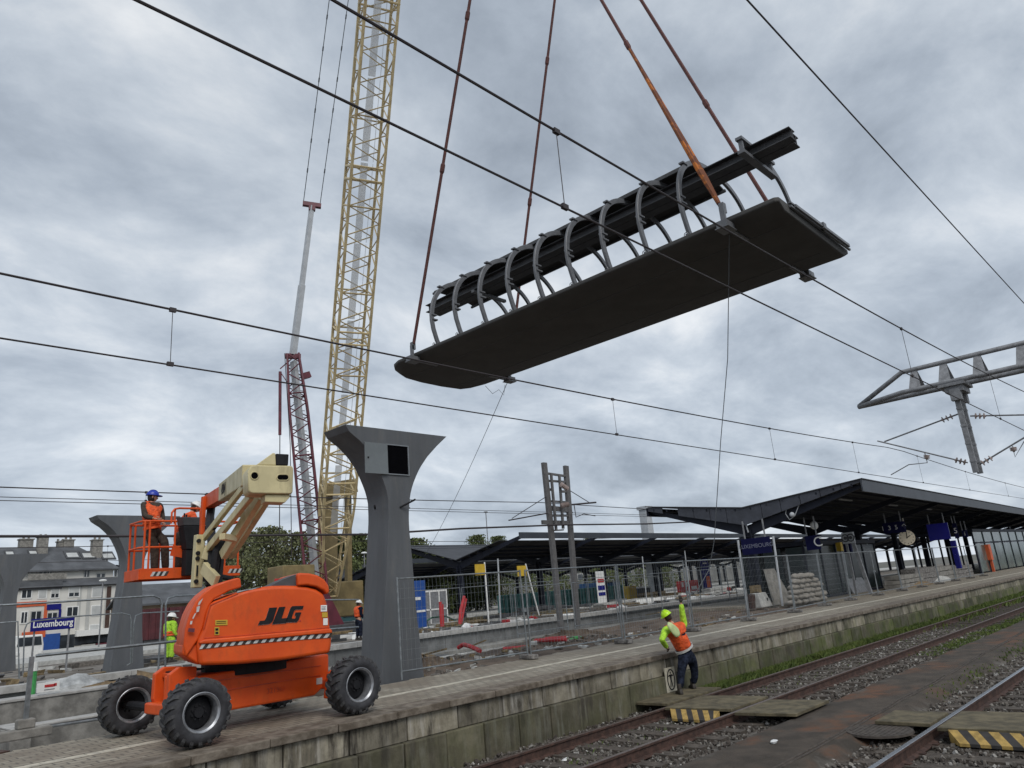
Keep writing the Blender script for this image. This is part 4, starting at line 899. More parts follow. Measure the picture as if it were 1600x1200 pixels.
def person(label, group, base, J, face, vest='hiviz_orange', jacket='brown_cloth', trousers='work_trousers', helmet='helmet_blue', sleeves=None, bands='reflective', sleeve_bare=False, flap=None, bulk=1.15, tb=None, vlow=.12, hips=1.0, vest_sc=1.0, glove=None):
    """J: world joints pelvis chest neck head shl ell hal shr elr har hil knl fol hir knr for_ ; face: unit vector the head looks along"""
    J = {k: Vector(v) for k, v in J.items()}; face = Vector(face).normalized(); t = thing('person', label, 'person', base, group)
    upd = (J['head'] - J['neck']).normalized(); rt = face.cross(upd).normalized(); fw = upd.cross(rt).normalized()
    ch_ = []
    pel, che, nec, hd = J['pelvis'], J['chest'], J['neck'], J['head']
    ch_.append([(pel, (.12, .10)), (lerp(pel, che, .5), (.11, .09)), (che, (.13, .10)), (lerp(che, nec, .7), (.08, .07)), (nec, .052), (lerp(nec, hd, .45), .055)])
    for s in 'lr':
        ch_.append([(lerp(che, nec, .7), (.08, .07)), (J['sh' + s], .055), (lerp(J['sh' + s], J['el' + s], .5), .045), (J['el' + s], .038), (lerp(J['el' + s], J['ha' + s], .5), .034), (lerp(J['el' + s], J['ha' + s], .92), .025)])
        ch_.append([(pel, (.12, .10)), (J['hi' + s], .085), (lerp(J['hi' + s], J['kn' + s], .5), .07), (J['kn' + s], .052), (lerp(J['kn' + s], J['fo' + s], .4), .05), (J['fo' + s] + Vector((0, 0, .09)), .035)])
    b = skin_mesh(ch_)
    # head: shaped ellipsoid with jaw, nose and ears
    n_, m_ = 20, 14; rings = []
    for i in range(m_ + 1):
        th = pi * i / m_; ring = []
        for j in range(n_):
            a = 2 * pi * j / n_; x = sin(th) * cos(a); y = sin(th) * sin(a); z = -cos(th)      # y forward
            wx, wy, wz = .076, .098, .118
            if z < -.1: k = 1 + .28 * (z + .1); wx *= k; wy *= (k + (.10 if y > 0 else -.12))
            py_ = y * wy; pz = z * wz
            if y > .8 and -.35 < z < .12: py_ += .022 * max(0, 1 - abs(x) / .28) * (1 - abs(z + .18) / .32 if abs(z + .18) < .32 else 0)
            if y > .75 and .02 < z < .25 and .2 < abs(x) < .5: py_ -= .008
            if y > .7 and -.62 < z < -.48 and abs(x) < .35: py_ -= .004
            ring.append(hd + rt * (x * wx) + fw * py_ + upd * pz)
        rings.append(ring)
    b.loft(rings)
    for s in (-1, 1): 
        c_ = hd + rt * s * .077 - upd * .005; rg = []
        for i in range(5): th = pi * i / 4; rg.append([c_ + upd * (-cos(th) * .032) + (fw * cos(2 * pi * j / 6) * .018 + rt * s * sin(2 * pi * j / 6) * .010) * max(.05, sin(th)) for j in range(6)])
        b.loft(rg)
    # hands: palm and five fingers, bent
    for s in 'lr':
        wr = J['ha' + s]; d = (wr - J['el' + s]).normalized(); sd = d.cross(fw).normalized() if abs(d.dot(fw)) < .95 else d.cross(upd).normalized(); nn = sd.cross(d).normalized(); tsg = 1 if s == 'l' else -1
        hand_ch = [[(wr - d * .02, (.026, .020)), (wr + d * .03, (.034, .017)), (wr + d * .075, (.036, .015))]]
        for k in range(4):
            o = (k - 1.5) * .019; ln = (.068, .078, .074, .058)[k]; r0 = wr + d * .085 + sd * o
            hand_ch.append([(r0 - d * .02, .0095), (r0 + d * ln * .35 + nn * .006, .0088), (r0 + d * ln * .62 + nn * .026, .008), (r0 + d * ln * .66 + nn * (.026 + ln * .33), .0068)])
        th0 = wr + d * .025 + sd * tsg * .03; hand_ch.append([(th0, .012), (th0 + d * .03 + sd * tsg * .022 + nn * .012, .0105), (th0 + d * .052 + sd * tsg * .02 + nn * .032, .0085)])
        hb_ = skin_mesh(hand_ch, 1); i0 = len(b.v); b.v += hb_.v; b.f += [tuple(q + i0 for q in f) for f in hb_.f]; b.mi += [0] * len(hb_.f)
        if glove:
            gl = skin_mesh([[(p, (r[0] * 1.15, r[1] * 1.2) if isinstance(r, tuple) else r * 1.25) for p, r in c_] for c_ in hand_ch], 1); obj('glove', gl, glove, t, smooth=True)
    body_ = obj('body', b, 'skin', t, smooth=True)
    eb = MB()
    for s in (-1, 1): eb.ball(hd + rt * s * .03 + fw * .088 + upd * .015, .011, 8, 5)
    obj('eyes', eb, 'hair', body_); mb_ = MB(); mb_.tube([hd + rt * (k * .011) + fw * (.087 - abs(k) * .004) - upd * .062 for k in range(-2, 3)], .0045, 5); obj('mouth', mb_, 'red_plastic', body_)
    # hair round the back
    hb_ = MB(); rg = []
    for i in range(7):
        th = pi * (.25 + .75 * i / 6); rg.append([hd + rt * (sin(th) * cos(2 * pi * j / 16) * .082) + fw * (sin(th) * sin(2 * pi * j / 16) * (.100 if sin(2 * pi * j / 16) < .3 else .07)) + upd * (-cos(th) * .124) for j in range(16)])
    hb_.loft(rg); obj('hair', hb_, 'hair', body_, smooth=True)
    def K(ch): return [[(p, (r[0] * bulk, r[1] * bulk) if isinstance(r, tuple) else r * bulk) for p, r in c_] for c_ in ch]
    # trousers
    b0_ = bulk; bulk = tb * bulk if tb else bulk
    tr_ = skin_mesh(K([[(lerp(pel, che, .25), (.135, .115)), (pel, (.155, .13))]] + [[(pel, (.155, .13)), (J['hi' + s] - Vector((0, 0, .03)), .108), (lerp(J['hi' + s], J['kn' + s], .5), .092), (J['kn' + s], .076), (lerp(J['kn' + s], J['fo' + s], .45), .070), (J['fo' + s] + Vector((0, 0, .11)), .062)] for s in 'lr']))
    bulk = b0_; obj('trousers', tr_, trousers, t, smooth=True)
    # jacket / sleeves
    jk = [[(lerp(pel, che, .05), (.16, .135)), (lerp(pel, che, .5), (.155, .13)), (che, (.172, .135)), (lerp(che, nec, .6), (.125, .10)), (lerp(nec, che, .08), (.07, .065))]]
    js = [[(lerp(che, nec, .6), (.12, .1)), (J['sh' + s], .074), (lerp(J['sh' + s], J['el' + s], .5), .060), (J['el' + s], .051), (lerp(J['el' + s], J['ha' + s], .5), .047), (lerp(J['el' + s], J['ha' + s], .86), .042)] for s in 'lr']
    obj('jacket', skin_mesh(K(jk + (js if not sleeves else []))), jacket, t, smooth=True)
    if sleeves:
        for s_ in js: obj('sleeve', skin_mesh(K([[(lerp(s_[0][0], s_[1][0], .45), .075)] + s_[1:]])), sleeves, t, smooth=True)
    if vest:
        k = vest_sc; vm = skin_mesh(K([[(lerp(pel, che, vlow), (.168 * k, .145 * k)), (lerp(pel, che, .5), (.166 * k, .142 * k)), (che, (.185 * k, .148 * k)), (lerp(che, nec, .62), (.14 * k, .11 * k))]] + [[(lerp(che, nec, .62), (.14 * k, .11 * k)), (lerp(lerp(che, nec, .62), J['sh' + s], .92), .086)] for s in 'lr']))
        v_ = obj('vest', vm, vest, t, smooth=True)
        if bands:
            ax = (che - pel).normalized(); s1 = fw.cross(ax).normalized(); s2 = ax.cross(s1)
            for tt in ((vlow + .06,) if vlow > .2 else (vlow + .1, vlow + .38)):
                bb = MB(); c_ = lerp(pel, che, tt); e1, e2 = (.158 * k * bulk, .138 * k * bulk)
                for q in range(20):
                    a, a2 = 2 * pi * q / 20, 2 * pi * (q + 1) / 20
                    P = lambda an, h_, f_: c_ + s1 * cos(an) * e1 * f_ + s2 * sin(an) * e2 * f_ + ax * h_
                    bb.hexa([P(a, -.025, 1.0), P(a2, -.025, 1.0), P(a2, -.025, 1.06), P(a, -.025, 1.06), P(a, .025, 1.0), P(a2, .025, 1.0), P(a2, .025, 1.06), P(a, .025, 1.06)])
                obj('reflective_band', bb, bands, v_)
    # boots
    for s in 'lr':
        f_ = J['fo' + s]; ff = Vector(J.get('toe' + s, fw)); ff.z = 0; ff.normalize(); sx = ff.cross(UZ)
        bm_ = MB(); rg = []
        for (y, w_, h_) in ((-.09, .032, .05), (-.07, .042, .10), (-.01, .045, .12), (.06, .048, .085), (.13, .050, .06), (.175, .036, .045), (.19, .02, .03)):
            rg.append([f_ + ff * y + sx * w_ * cx_ + UZ * (h_ * cz_) for cx_, cz_ in ((-.9, 0), (.9, 0), (1, .25), (.8, .8), (.3, 1), (-.3, 1), (-.8, .8), (-1, .25))])
        bm_.loft(rg); bm_.tube([f_ + UZ * .08, f_ + UZ * .2], .05, 10); obj('boot', bm_, 'boots', t, smooth=True, bevel=.004)
    # helmet
    if helmet:
        hm = MB(); rg = []; hc = hd + upd * .028
        for i in range(8):
            th = pi / 2 * i / 7; rr_ = cos(th); rg.append([hc + rt * cos(2 * pi * j / 24) * .108 * max(rr_, .02) + fw * sin(2 * pi * j / 24) * .132 * max(rr_, .02) + upd * (sin(th) * .125) for j in range(24)])
        hm.loft(rg)
        brim = []
        for j in range(24):
            a = 2 * pi * j / 24; ex = .012 + .055 * max(0, sin(a)) ** 2; brim.append(hc + rt * cos(a) * (.108 + ex) + fw * sin(a) * (.132 + ex))
        i0 = hm.add(brim); i1 = hm.add([p + upd * .012 for p in brim]); hm.face([i0 + q for q in reversed(range(24))]); hm.face([i1 + q for q in range(24)])
        for q in range(24): hm.face((i0 + q, i0 + (q + 1) % 24, i1 + (q + 1) % 24, i1 + q))
        for q in (-.03, 0, .03): hm.tube([hc + rt * q * (1) + fw * (.12 * cos(a_)) + upd * (.128 * sin(a_)) for a_ in [pi * .12 + k * pi * .76 / 8 for k in range(9)]], .007, 5)
        obj('helmet', hm, helmet, t, smooth=True)
    if flap:
        obj('collar_flap', flap, 'flap_lime', t, smooth=True)
    return t
# worker at the track
YW = 8.95
P_ = lambda x, y, yy=YW: atY(x, y, yy)
jt = dict(pelvis=P_(1074, 1024), chest=P_(1059, 993, YW + .05), neck=P_(1051, 976, YW + .10), head=P_(1042.5, 963.5, YW + .17),
          shl=P_(1040, 985, YW + .05), ell=P_(1034, 1000, YW - .02), hal=P_(1043, 1013, YW + .12), shr=P_(1069, 977, YW + .05), elr=P_(1066, 957, YW + .02), har=P_(1064, 941, YW),
          hil=P_(1067, 1029), knl=P_(1064, 1055, YW - .02), hir=P_(1081, 1028), knr=P_(1086, 1053, YW + .03))
jt['fol'] = Vector((P_(1061, 1080).x, YW - .02, .022)); jt['for'] = Vector((P_(1091, 1076).x, YW + .12, .022))
fl = MB(); a = P_(1044, 975, YW - .13); c = P_(1060, 991, YW - .16); u = (c - a).normalized(); 
for k, (q0, w0, z0) in enumerate(()): pass
s_ = u.cross(Vector((0, 1, 0))).normalized(); rings = []
for t_, w0 in ((0, .05), (.25, .085), (.55, .105), (.85, .11), (1.0, .08), (1.08, .03)):
    p = a.lerp(c, t_ * .98); rings.append([p + s_ * w0 * cos(q) + Vector((0, -.03, 0)) * sin(q) for q in [2 * pi * i / 10 for i in range(10)]])
fl.loft(rings)
person('worker in orange vest and bright yellow helmet at the track, one arm raised', 'site workers in high visibility clothes', (jt['pelvis'].x, YW, 0.04), jt, (.50, .85, .05),
       vest='hiviz_orange', jacket='dark_blue_cloth', trousers='work_trousers', helmet='helmet_yellow', tb=.88, vlow=.30, sleeves='hiviz', flap=fl, glove='boots', bulk=1.24, vest_sc=1.0, bands='reflective')
# man in the basket
Q = lambda cx, cy, y=BY + .4: bk(cx, cy, y)
fz = zf
jb = dict(pelvis=Q(325, 610), chest=Q(305, 410), neck=Q(312, 305), head=Q(322, 245), shl=Q(235, 330, BY + .42), ell=Q(245, 445, BY + .25), hal=Q(345, 468, BY + .12), shr=Q(395, 335, BY + .5), elr=Q(420, 430, BY + .55), har=Q(430, 500, BY + .35),
          hil=Q(310, 640), knl=Q(345, 800), hir=Q(370, 650, BY + .5), knr=Q(450, 700, BY + .3))
jb['fol'] = Vector((Q(345, 960).x, BY + .4, fz)); jb['for'] = Vector((Q(470, 950).x, BY + .45, fz))
person('man in blue helmet and orange vest standing at the left rail of the basket', 'site workers in high visibility clothes', (jb['pelvis'].x, BY + .4, fz), jb, (.9, -.25, 0.02), vest='hiviz_orange', jacket='brown_cloth', trousers='brown_cloth', helmet='helmet_blue', bulk=1.25, bands='hiviz_orange')
def std(base, hgt, facing, lean=0.0, arm='down'):
    f = Vector(facing).normalized(); r = f.cross(UZ); B = Vector(base); k = hgt / 1.78
    q = lambda a, d, z: B + (r * a + f * (d + lean * max(0, z - .9)) + UZ * z) * k
    j = dict(pelvis=q(0, 0, .95), chest=q(0, 0, 1.28), neck=q(0, 0, 1.5), head=q(0, .03, 1.63), shl=q(-.19, 0, 1.42), shr=q(.19, 0, 1.42), ell=q(-.25, -.02, 1.13), elr=q(.25, -.02, 1.13), hal=q(-.24, .12, .9), har=q(.22, .14, .95),
             hil=q(-.09, 0, .9), hir=q(.09, 0, .9), knl=q(-.11, .03, .5), knr=q(.11, .03, .5), fol=q(-.13, 0, 0), **{'for': q(.13, 0, 0)})
    if arm == 'work': j['ell'] = q(-.27, .18, 1.2); j['elr'] = q(.27, .18, 1.2); j['hal'] = q(-.12, .42, 1.15); j['har'] = q(.12, .42, 1.15)
    return j
bx2 = atY(283, 800, BY + .5).x
person('worker in orange jacket and white helmet leaning behind the raised boom in the basket', 'site workers in high visibility clothes', (bx2, BY + .5, fz), std((bx2, BY + .5, fz), 1.60, (.95, -.1, 0), .42, 'work'), (.95, -.1, -.3), jacket='hiviz_orange', trousers='brown_cloth', helmet='helmet_white', bands=None)
pg = atY(265, 1033, 19.6); pg.z = 0
def far_person(px, pyf, pyh, y, label, **k):
    f = atY(px, pyf, y); h = atY(px, pyh, y); base = (f.x, y, f.z)
    return person(label, 'site workers in high visibility clothes', base, std(base, (h.z - f.z), k.pop('facing', (1, .2, 0))), k.pop('face', (1, .2, 0)), **k), f
_, fp_ = far_person(264, 1035, 960, 22.6, 'worker in yellow high visibility suit and white helmet beyond the mesh fence', jacket='hiviz', trousers='hiviz', helmet='helmet_white', vest='hiviz', bands='hiviz_orange')
_, fq_ = far_person(561, 1000, 938, 26.5, 'worker in orange vest half hidden behind the near funnel pillar', jacket='dark_blue_cloth', helmet='helmet_white', bands=None, facing=(1, 0, 0), face=(1, 0, 0))
G('fascia', (0.034, 0.040, 0.050), 0.5, 0.15, 1.5); G('roof_sheet', (0.030, 0.031, 0.036), 0.6, 0.3, .8); G('ochre', (0.20, 0.15, 0.065), 0.6, 0.2, 1.5)
G('raw_concrete', (0.20, 0.195, 0.18), 0.9, 0.35, 2.2, 0.4); G('edge_stone', (0.36, 0.355, 0.34), 0.85, 0.15, 3, 0.2); G('pit_wall', (0.16, 0.165, 0.165), 0.85, 0.2, 2, 0.2); G('flap_grey', (0.15, 0.17, 0.18), .5, .08, 3)
G('walk_white', (0.72, 0.74, 0.76), .5, .08, 2, alpha=.5); G('far_wall', (0.17, 0.17, 0.16), .85, .2, .3); G('footing', (0.22, 0.215, 0.20), .9, .25, 1.5, .2); G('platform_dirt', (0.09, 0.075, 0.058), .95, .3, .8, .3, col2=(0.20, 0.185, 0.165)); G('ridge_red', (0.10, 0.055, 0.055), .7, .2, 2)
# ================================================================== FUNNEL PILLARS OF THE NEW FOOTBRIDGE
FY = 13.4
cp = lambda cx, cy: atY(420 + cx / 3.75, 620 + cy / 3.75, FY)
Lq = [(400, 160), (470, 204), (530, 253), (580, 310), (625, 380), (662, 465), (688, 540), (700, 600), (704, 700), (700, 800), (692, 1000), (682, 1200), (655, 1670)]
Rq = [(1057, 237), (985, 288), (930, 350), (885, 418), (855, 485), (834, 550), (824, 620), (821, 700), (824, 780), (836, 900), (852, 1080), (866, 1260), (920, 1640)]
Lp = [(cp(*q).x, cp(*q).z) for q in Lq]; Rp = [(cp(*q).x, cp(*q).z) for q in Rq]
zt = 6.15; Lp[0] = (9.05, zt); Rp[0] = (11.99, zt); Lp[-1] = (9.74, .2); Rp[-1] = (10.98, .2)
def interp(pl, z):
    for (xa, za), (xb, zb) in zip(pl, pl[1:]):
        if za >= z >= zb: return xa + (xb - xa) * (za - z) / max(1e-6, za - zb)
    return pl[-1][0]
zs = [zt - (zt - .2) * (i / 40) ** 1.25 for i in range(41)]
def pillar(dx, fy, label):
    t = thing('funnel_pillar', label, 'pillar', (10.4 + dx, fy, .2), 'funnel topped steel pillars standing in a row')
    b = MB(); rings = []
    for z in zs:
        xl_, xr_ = interp(Lp, z) + dx, interp(Rp, z) + dx; flare = .10 * max(0, (z - 4.6) / 1.5) ** 1.5
        rings.append([(xl_, fy, z), (xr_, fy, z), (xr_, fy + .78 + flare, z), (xl_, fy + .78 + flare, z)])
    b.loft(rings); o = obj('shell', b, 'steel_grey', t, bevel=.006, seg=1); autosmooth(o, 25)
    return t, o
t, sh = pillar(0, FY, 'near grey steel funnel pillar with a square dark opening and a hinged flap')
hx = lambda x, y: atY(x, y, FY)
a, c = hx(604, 698), hx(638, 741)
x0_, x1_, z0_, z1_ = 10.13, 10.73, 5.12, 5.78
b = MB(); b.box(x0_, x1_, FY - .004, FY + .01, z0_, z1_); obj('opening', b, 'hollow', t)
b = MB(); w_ = .022
b.box(x0_ - w_, x1_ + w_, FY - .03, FY - .002, z1_, z1_ + w_); b.box(x0_ - w_, x1_ + w_, FY - .03, FY - .002, z0_ - w_, z0_); b.box(x0_ - w_, x0_, FY - .03, FY - .002, z0_, z1_); b.box(x1_, x1_ + w_, FY - .03, FY - .002, z0_, z1_); obj('opening_frame', b, 'steel_light', t)
b = MB(); b.box(9.50, 10.12, FY - .06, FY - .035, 5.09, 5.79); fl_ = obj('hinged_flap', b, 'flap_grey' if 'flap_grey' in M else 'steel_light', t, bevel=.004)
b = MB(); b.box(9.56, 9.6, FY - .068, FY - .061, 5.42, 5.46); obj('latch', b, 'black', fl_)
b = MB(); b.tube([(10.02, FY + .35, 4.37), (10.02 - .28, FY - .02, 4.37), (9.98 - .3, FY - .1, 4.37)], .022, 8); obj('anchor_rod', b, 'black', t)
b = MB(); b.tube([(10.45, FY - .002, 4.36), (10.72, FY - .24, 4.52)], .022, 8); obj('anchor_rod', b, 'black', t)
for dx, fy, lb in ((-.1, 28.75, 'middle grey funnel pillar standing behind the basket of the lift'), (-.45, 43.6, 'farthest grey funnel pillar at the left edge before the apartment block')):
    t, _ = pillar(dx, fy, lb)
    b = MB(); b.tube([(9.75 + dx, fy - .15, 4.37), (9.95 + dx, fy + .2, 4.37)], .025, 6); obj('anchor_rod', b, 'black', t)
# ================================================================== CRANES
def lattice(b, p0, p1, w0, w1, s, n, rc=.07, rb=.035, mid=None):
    p0 = Vector(p0); p1 = Vector(p1); ax = (p1 - p0).normalized(); s = Vector(s); s = (s - ax * s.dot(ax)).normalized(); q = ax.cross(s)
    def cor(i):
        t_ = i / n; w_ = w0 + (w1 - w0) * t_
        if mid: w_ = mid(t_)
        c = p0.lerp(p1, t_); return [c + s * w_ / 2 * a + q * w_ / 2 * d for a, d in ((-1, -1), (1, -1), (1, 1), (-1, 1))]
    cs = [cor(i) for i in range(n + 1)]
    for k in range(4): b.tube([c[k] for c in cs], rc, 6)
    for i in range(n):
        for k in range(4):
            k2 = (k + 1) % 4
            if i % 2 == 0: b.tube([cs[i][k], cs[i + 1][k2]], rb, 4, cap=False)
            else: b.tube([cs[i][k2], cs[i + 1][k]], rb, 4, cap=False)
            if i % 6 == 0: b.tube([cs[i][k], cs[i][k2]], rb * 1.3, 4, cap=False)
    return cs
cr1 = thing('crawler_crane', 'huge yellow lattice boom crane rising out of the top of the picture', 'crane', (27, 42.5, 0))
BB = Vector((26.6, 41.6, 3.2)); BT = Vector((13.5, 10.4, 60.5)); BS = (.92, -.39, 0)
b = MB(); lattice(b, BB, BT, 0, 0, BS, 84, .085, .040, mid=lambda t_: min(1.84, .85 + t_ * 11) - .22 * t_)
for i in range(7):   # heavier collars where the sections are pinned together
    c = BB.lerp(BT, .11 + i * .137); ax = (BT - BB).normalized(); s = Vector(BS); s = (s - ax * s.dot(ax)).normalized(); q = ax.cross(s)
    for o_ in (-.35, .35):
        P = [c + ax * o_ + s * .90 * a_ + q * .90 * d_ for a_, d_ in ((-1, -1), (1, -1), (1, 1), (-1, 1))]
        for k in range(4): b.tube([P[k], P[(k + 1) % 4]], .06, 5)
obj('lattice_boom', b, 'yellow_lattice', cr1)
b = MB()
for i in range(14):
    c0 = BB.lerp(BT, .06 + i * .067); c1 = BB.lerp(BT, .06 + i * .067 + .0655)
    b.bar(c0 + s * .02 + q * .4, c1 + s * .02 + q * .4, .40, .03, up=q); b.bar(c0 + s * .5 + q * .4, c1 + s * .5 + q * .4, .03, .03, up=q)
obj('boom_walkway', b, 'walk_white', cr1)
b = MB(); b.bar(BB + Vector((.3, .8, -1.5)), BB + Vector((.7, 1.0, 6.8)), 1.2, .5, up=(0, 1, 0)); b.bar(BB + Vector((.3, .8, 6.6)), BB + Vector((2.3, .2, 6.9)), .7, .9); b.bar(BB + Vector((2.1, 1, -1)), BB + Vector((2.3, 1.1, 6.7)), .35, .35)
obj('gantry_frame', b, 'ochre', cr1) if 'ochre' in M else None
b = MB(); b.box(24.5, 29.5, 42.0, 47.5, 1.7, 3.9); b.box(24.8, 26.4, 41.2, 43.2, 1.8, 4.2); obj('upper_house', b, 'ochre', cr1, bevel=.08)
b = MB(); 
for y in (40.2, 46.2):
    b.prism([(22.5, y, .2), (31.5, y, .2), (32, y, .6), (31.6, y, 1.3), (22.4, y, 1.3), (22, y, .6)], (0, 1.2, 0))
obj('crawler_track', b, 'dark_grey', cr1, bevel=.05)
cr2 = thing('mobile_crane', 'maroon lattice mast of a second crane topped by a pale telescopic section', 'crane', (25, 42, 0))
m0 = Vector((25.3, 40.9, 3.5)); m1 = Vector((24.05, 41.5, 18.5))
b = MB(); lattice(b, m0, m1, 1.15, .8, (.86, -.5, 0), 22, .075, .036, mid=lambda t_: 1.2 - .1 * t_ if t_ < .75 else 1.125 - (t_ - .75) * 1.6)
b.bar(m1 - Vector((.45, -.2, .1)), m1 + Vector((.45, -.2, -.1)), .3, .3); b.bar(m1 + Vector((.5, -.3, -1.5)), m1 + Vector((1.0, -.4, -1.3)), .3, .4); b.bar(m0 + Vector((-.5, 0, 0)), m0 + Vector((.9, 0, -2.5)), 1.3, 1.3)
obj('lattice_mast', b, 'maroon', cr2)
b = MB(); b.bar(m0.lerp(m1, .05) + Vector((.12, .2, 0)), m0.lerp(m1, .97), .5, .25); 
for i in range(30): p = m0.lerp(m1, .06 + i * .03); b.bar(p - Vector((.35, 0, 0)), p + Vector((.45, 0, .0)), .05, .04)
obj('mast_ladder', b, 'pale_grey', cr2)
m2 = Vector((25.2, 40.9, 29.6)); b = MB(); b.bar(m1, m1.lerp(m2, .45), .36, .36); b.bar(m1.lerp(m2, .45), m2, .28, .28); obj('telescopic_section', b, 'pale_grey', cr2)
b = MB(); b.bar(m2 + Vector((-.55, .3, .15)), m2 + Vector((.55, -.3, .05)), .3, .3); b.bar(m2 + Vector((-.2, .1, -.2)), m2 + Vector((.2, -.1, -.2)), .3, .3); obj('crosshead', b, 'maroon', cr2)
for sx, (px_, py_) in ((-.5, (517, -20)), (.5, (547, -20))):
    e = atY(px_, py_, 34); a = m2 + Vector((sx, -sx * .55, .3)); b = MB(); b.tube([a, e, a + (e - a) * 1.9], .028, 5)
    for k in range(1, 9): p = a.lerp(e, k / 7.0); b.tube([p, p + (e - a).normalized() * .3], .05, 5)
    obj('pendant_rope', b, 'wire_light', cr2)
hb = m1 + Vector((-.75, .3, -1.2)); b = MB(); b.tube([hb, hb + Vector((0, 0, -4.2))], .10, 8); b.bar(m1 + Vector((-.1, 0, -.3)), hb + Vector((0, 0, .2)), .07, .07); b.bar(m1 + Vector((-.2, 0, -2.2)), hb, .05, .05); obj('hook_cylinder', b, 'maroon', cr2)
b = MB(); b.tube([hb + Vector((0, 0, -4.2)), hb + Vector((0, 0, -10.5))], .03, 5); b.tube([m1 + Vector((-.6, 0, 0)), m1 + Vector((-.2, 0, -6)), m1 + Vector((-.1, 0, -13))], .025, 5); b.tube([m1 + Vector((-.35, 0, 0)), m1 + Vector((-.1, 0, -6)), m1 + Vector((.7, 0, -13))], .025, 5); obj('hoist_rope', b, 'wire', cr2)
b = MB(); p = atY(425, 915, 40); b.box(p.x + .5, p.x + 2.6, 39.7, 41.5, 1.0, atY(440, 884, 40).z); cwt = tag(obj('counterweight', b, 'ochre', bevel=.05), 'yellow crane counterweight block behind the orange hood', 'counterweight')
b = MB()
for k in range(8):
    b.k = k % 2; z = 1.6 + k * .32; b.box(p.x - .05, p.x + .45, 39.6, 39.65, z, z + .32)
b.k = 0; tag(obj('warning_board', b, ['white', 'red_plastic']), 'red and white chevron warning board left of the yellow counterweight', 'warning board')
# ================================================================== CANOPIES
def canopy(label, x0, x1, yc, bay, gap, group, bays_skel=0, zc=4.2, nfull=12, far=False):
    t = thing('platform_canopy', label, 'platform canopy', (x0, yc, ZP), group)
    yf, yb, zf_, zb_ = yc - 5.6, yc + 5.25, 5.72, 5.95
    n = int((x1 - x0) / bay) + 1
    for i in range(n):
        x = x0 + i * bay; b = MB()
        b.box(x - .17, x + .17, yc - .17, yc - .13, ZP, zc + .1); b.box(x - .17, x + .17, yc + .13, yc + .17, ZP, zc + .1); b.box(x - .02, x + .02, yc - .129, yc + .129, ZP, zc + .1); b.box(x - .25, x + .25, yc - .25, yc + .25, ZP, ZP + .03)
        obj('column', b, 'navy', t)
        b = MB()
        for (ye, ze) in ((yf + .1, zf_ - .12), (yb - .1, zb_ - .12)):
            s_ = 1 if ye > yc else -1
            b.prism([(x - .08, yc - s_ * .05, zc - .22), (x - .08, yc - s_ * .05, zc + .28), (x - .08, ye, ze + .06), (x - .08, ye, ze - .12)], (.16, 0, 0))
            b.box(x - .11, x + .11, min(yc, yc + s_ * .5), max(yc, yc + s_ * .5), zc - .25, zc - .2)
        obj('rafter', b, 'navy', t)
    b = MB(); 
    for k in range(7):
        for (ye, ze) in ((yf, zf_), (yb, zb_)):
            tt = (k + .5) / 7
            if gap and ye == yf and tt > .6: continue
            y = yc + (ye - yc) * tt; z = zc + (.98 if not gap else .30) + (ze - zc - (1.08 if not gap else .22)) * tt; b.box(x0 - .3, x1 + .3, y - .04, y + .04, z - .02, z + .10)
    obj('purlin', b, 'navy', t)
    b = MB(); b.box(x0 - .35, x1 + .35, yf - .06, yf, zf_ - .42 if not gap else zf_ - .28, zf_ + .1); obj('fascia', b, 'fascia', t)
    b = MB(); b.box(x0 - .35, x1 + .35, yb, yb + .06, zb_ - .35, zb_ + .08); obj('rear_fascia', b, 'navy', t)
    ya = yf - .1 if not gap else yc - 3.4; za = zf_ + .12 if not gap else zc + .42 + (zf_ - zc - .30) * (3.9 / 5.6); ya = ya if not gap else yc - 3.9; zm = zc + (1.12 if not gap else .42); xa = x0 - .35
    b = MB(); b.prism([(xa, ya, za), (xa, yc, zm), (xa, yb + .1, zb_ + .14), (xa, yb + .1, zb_ + .18), (xa, yc, zm + .05), (xa, ya, za + .04)], (x1 - x0 + .7, 0, 0)); obj('roof', b, 'roof_sheet', t)
    b = MB()   # boards closing the gable between rafters and sheet, with ragged gaps
    for (ye, ze, zr2) in ((ya, za, za), (yb, zb_, zb_ + .12)):
        for k in range(6):
            if (k == 4 and ye > yc) or gap: continue
            t0, t1 = k / 6, (k + .97) / 6; y0_, y1_ = yc + (ye - yc) * t0, yc + (ye - yc) * t1; f0, f1 = zm + (zr2 - zm) * t0, zm + (zr2 - zm) * t1
            b.hexa([(x0 - .3, min(y0_, y1_), zc + .3 + (ze - zc - .4) * (t0 if y0_ < y1_ else t1)), (x0 - .24, min(y0_, y1_), zc + .3 + (ze - zc - .4) * (t0 if y0_ < y1_ else t1)), (x0 - .24, max(y0_, y1_), zc + .3 + (ze - zc - .4) * (t1 if y0_ < y1_ else t0)), (x0 - .3, max(y0_, y1_), zc + .3 + (ze - zc - .4) * (t1 if y0_ < y1_ else t0)),
                    (x0 - .3, min(y0_, y1_), (f0 if y0_ < y1_ else f1) - .01), (x0 - .24, min(y0_, y1_), (f0 if y0_ < y1_ else f1) - .01), (x0 - .24, max(y0_, y1_), (f1 if y0_ < y1_ else f0) - .01), (x0 - .3, max(y0_, y1_), (f1 if y0_ < y1_ else f0) - .01)])
    if b.v: obj('gable_boards', b, 'navy_under', t)
    if not far:
        b = MB()
        for i in range(int((x1 - x0) / 2)):
            for (ye, ze) in ((yf, zf_), (yb, zb_)):
                pass
    return t

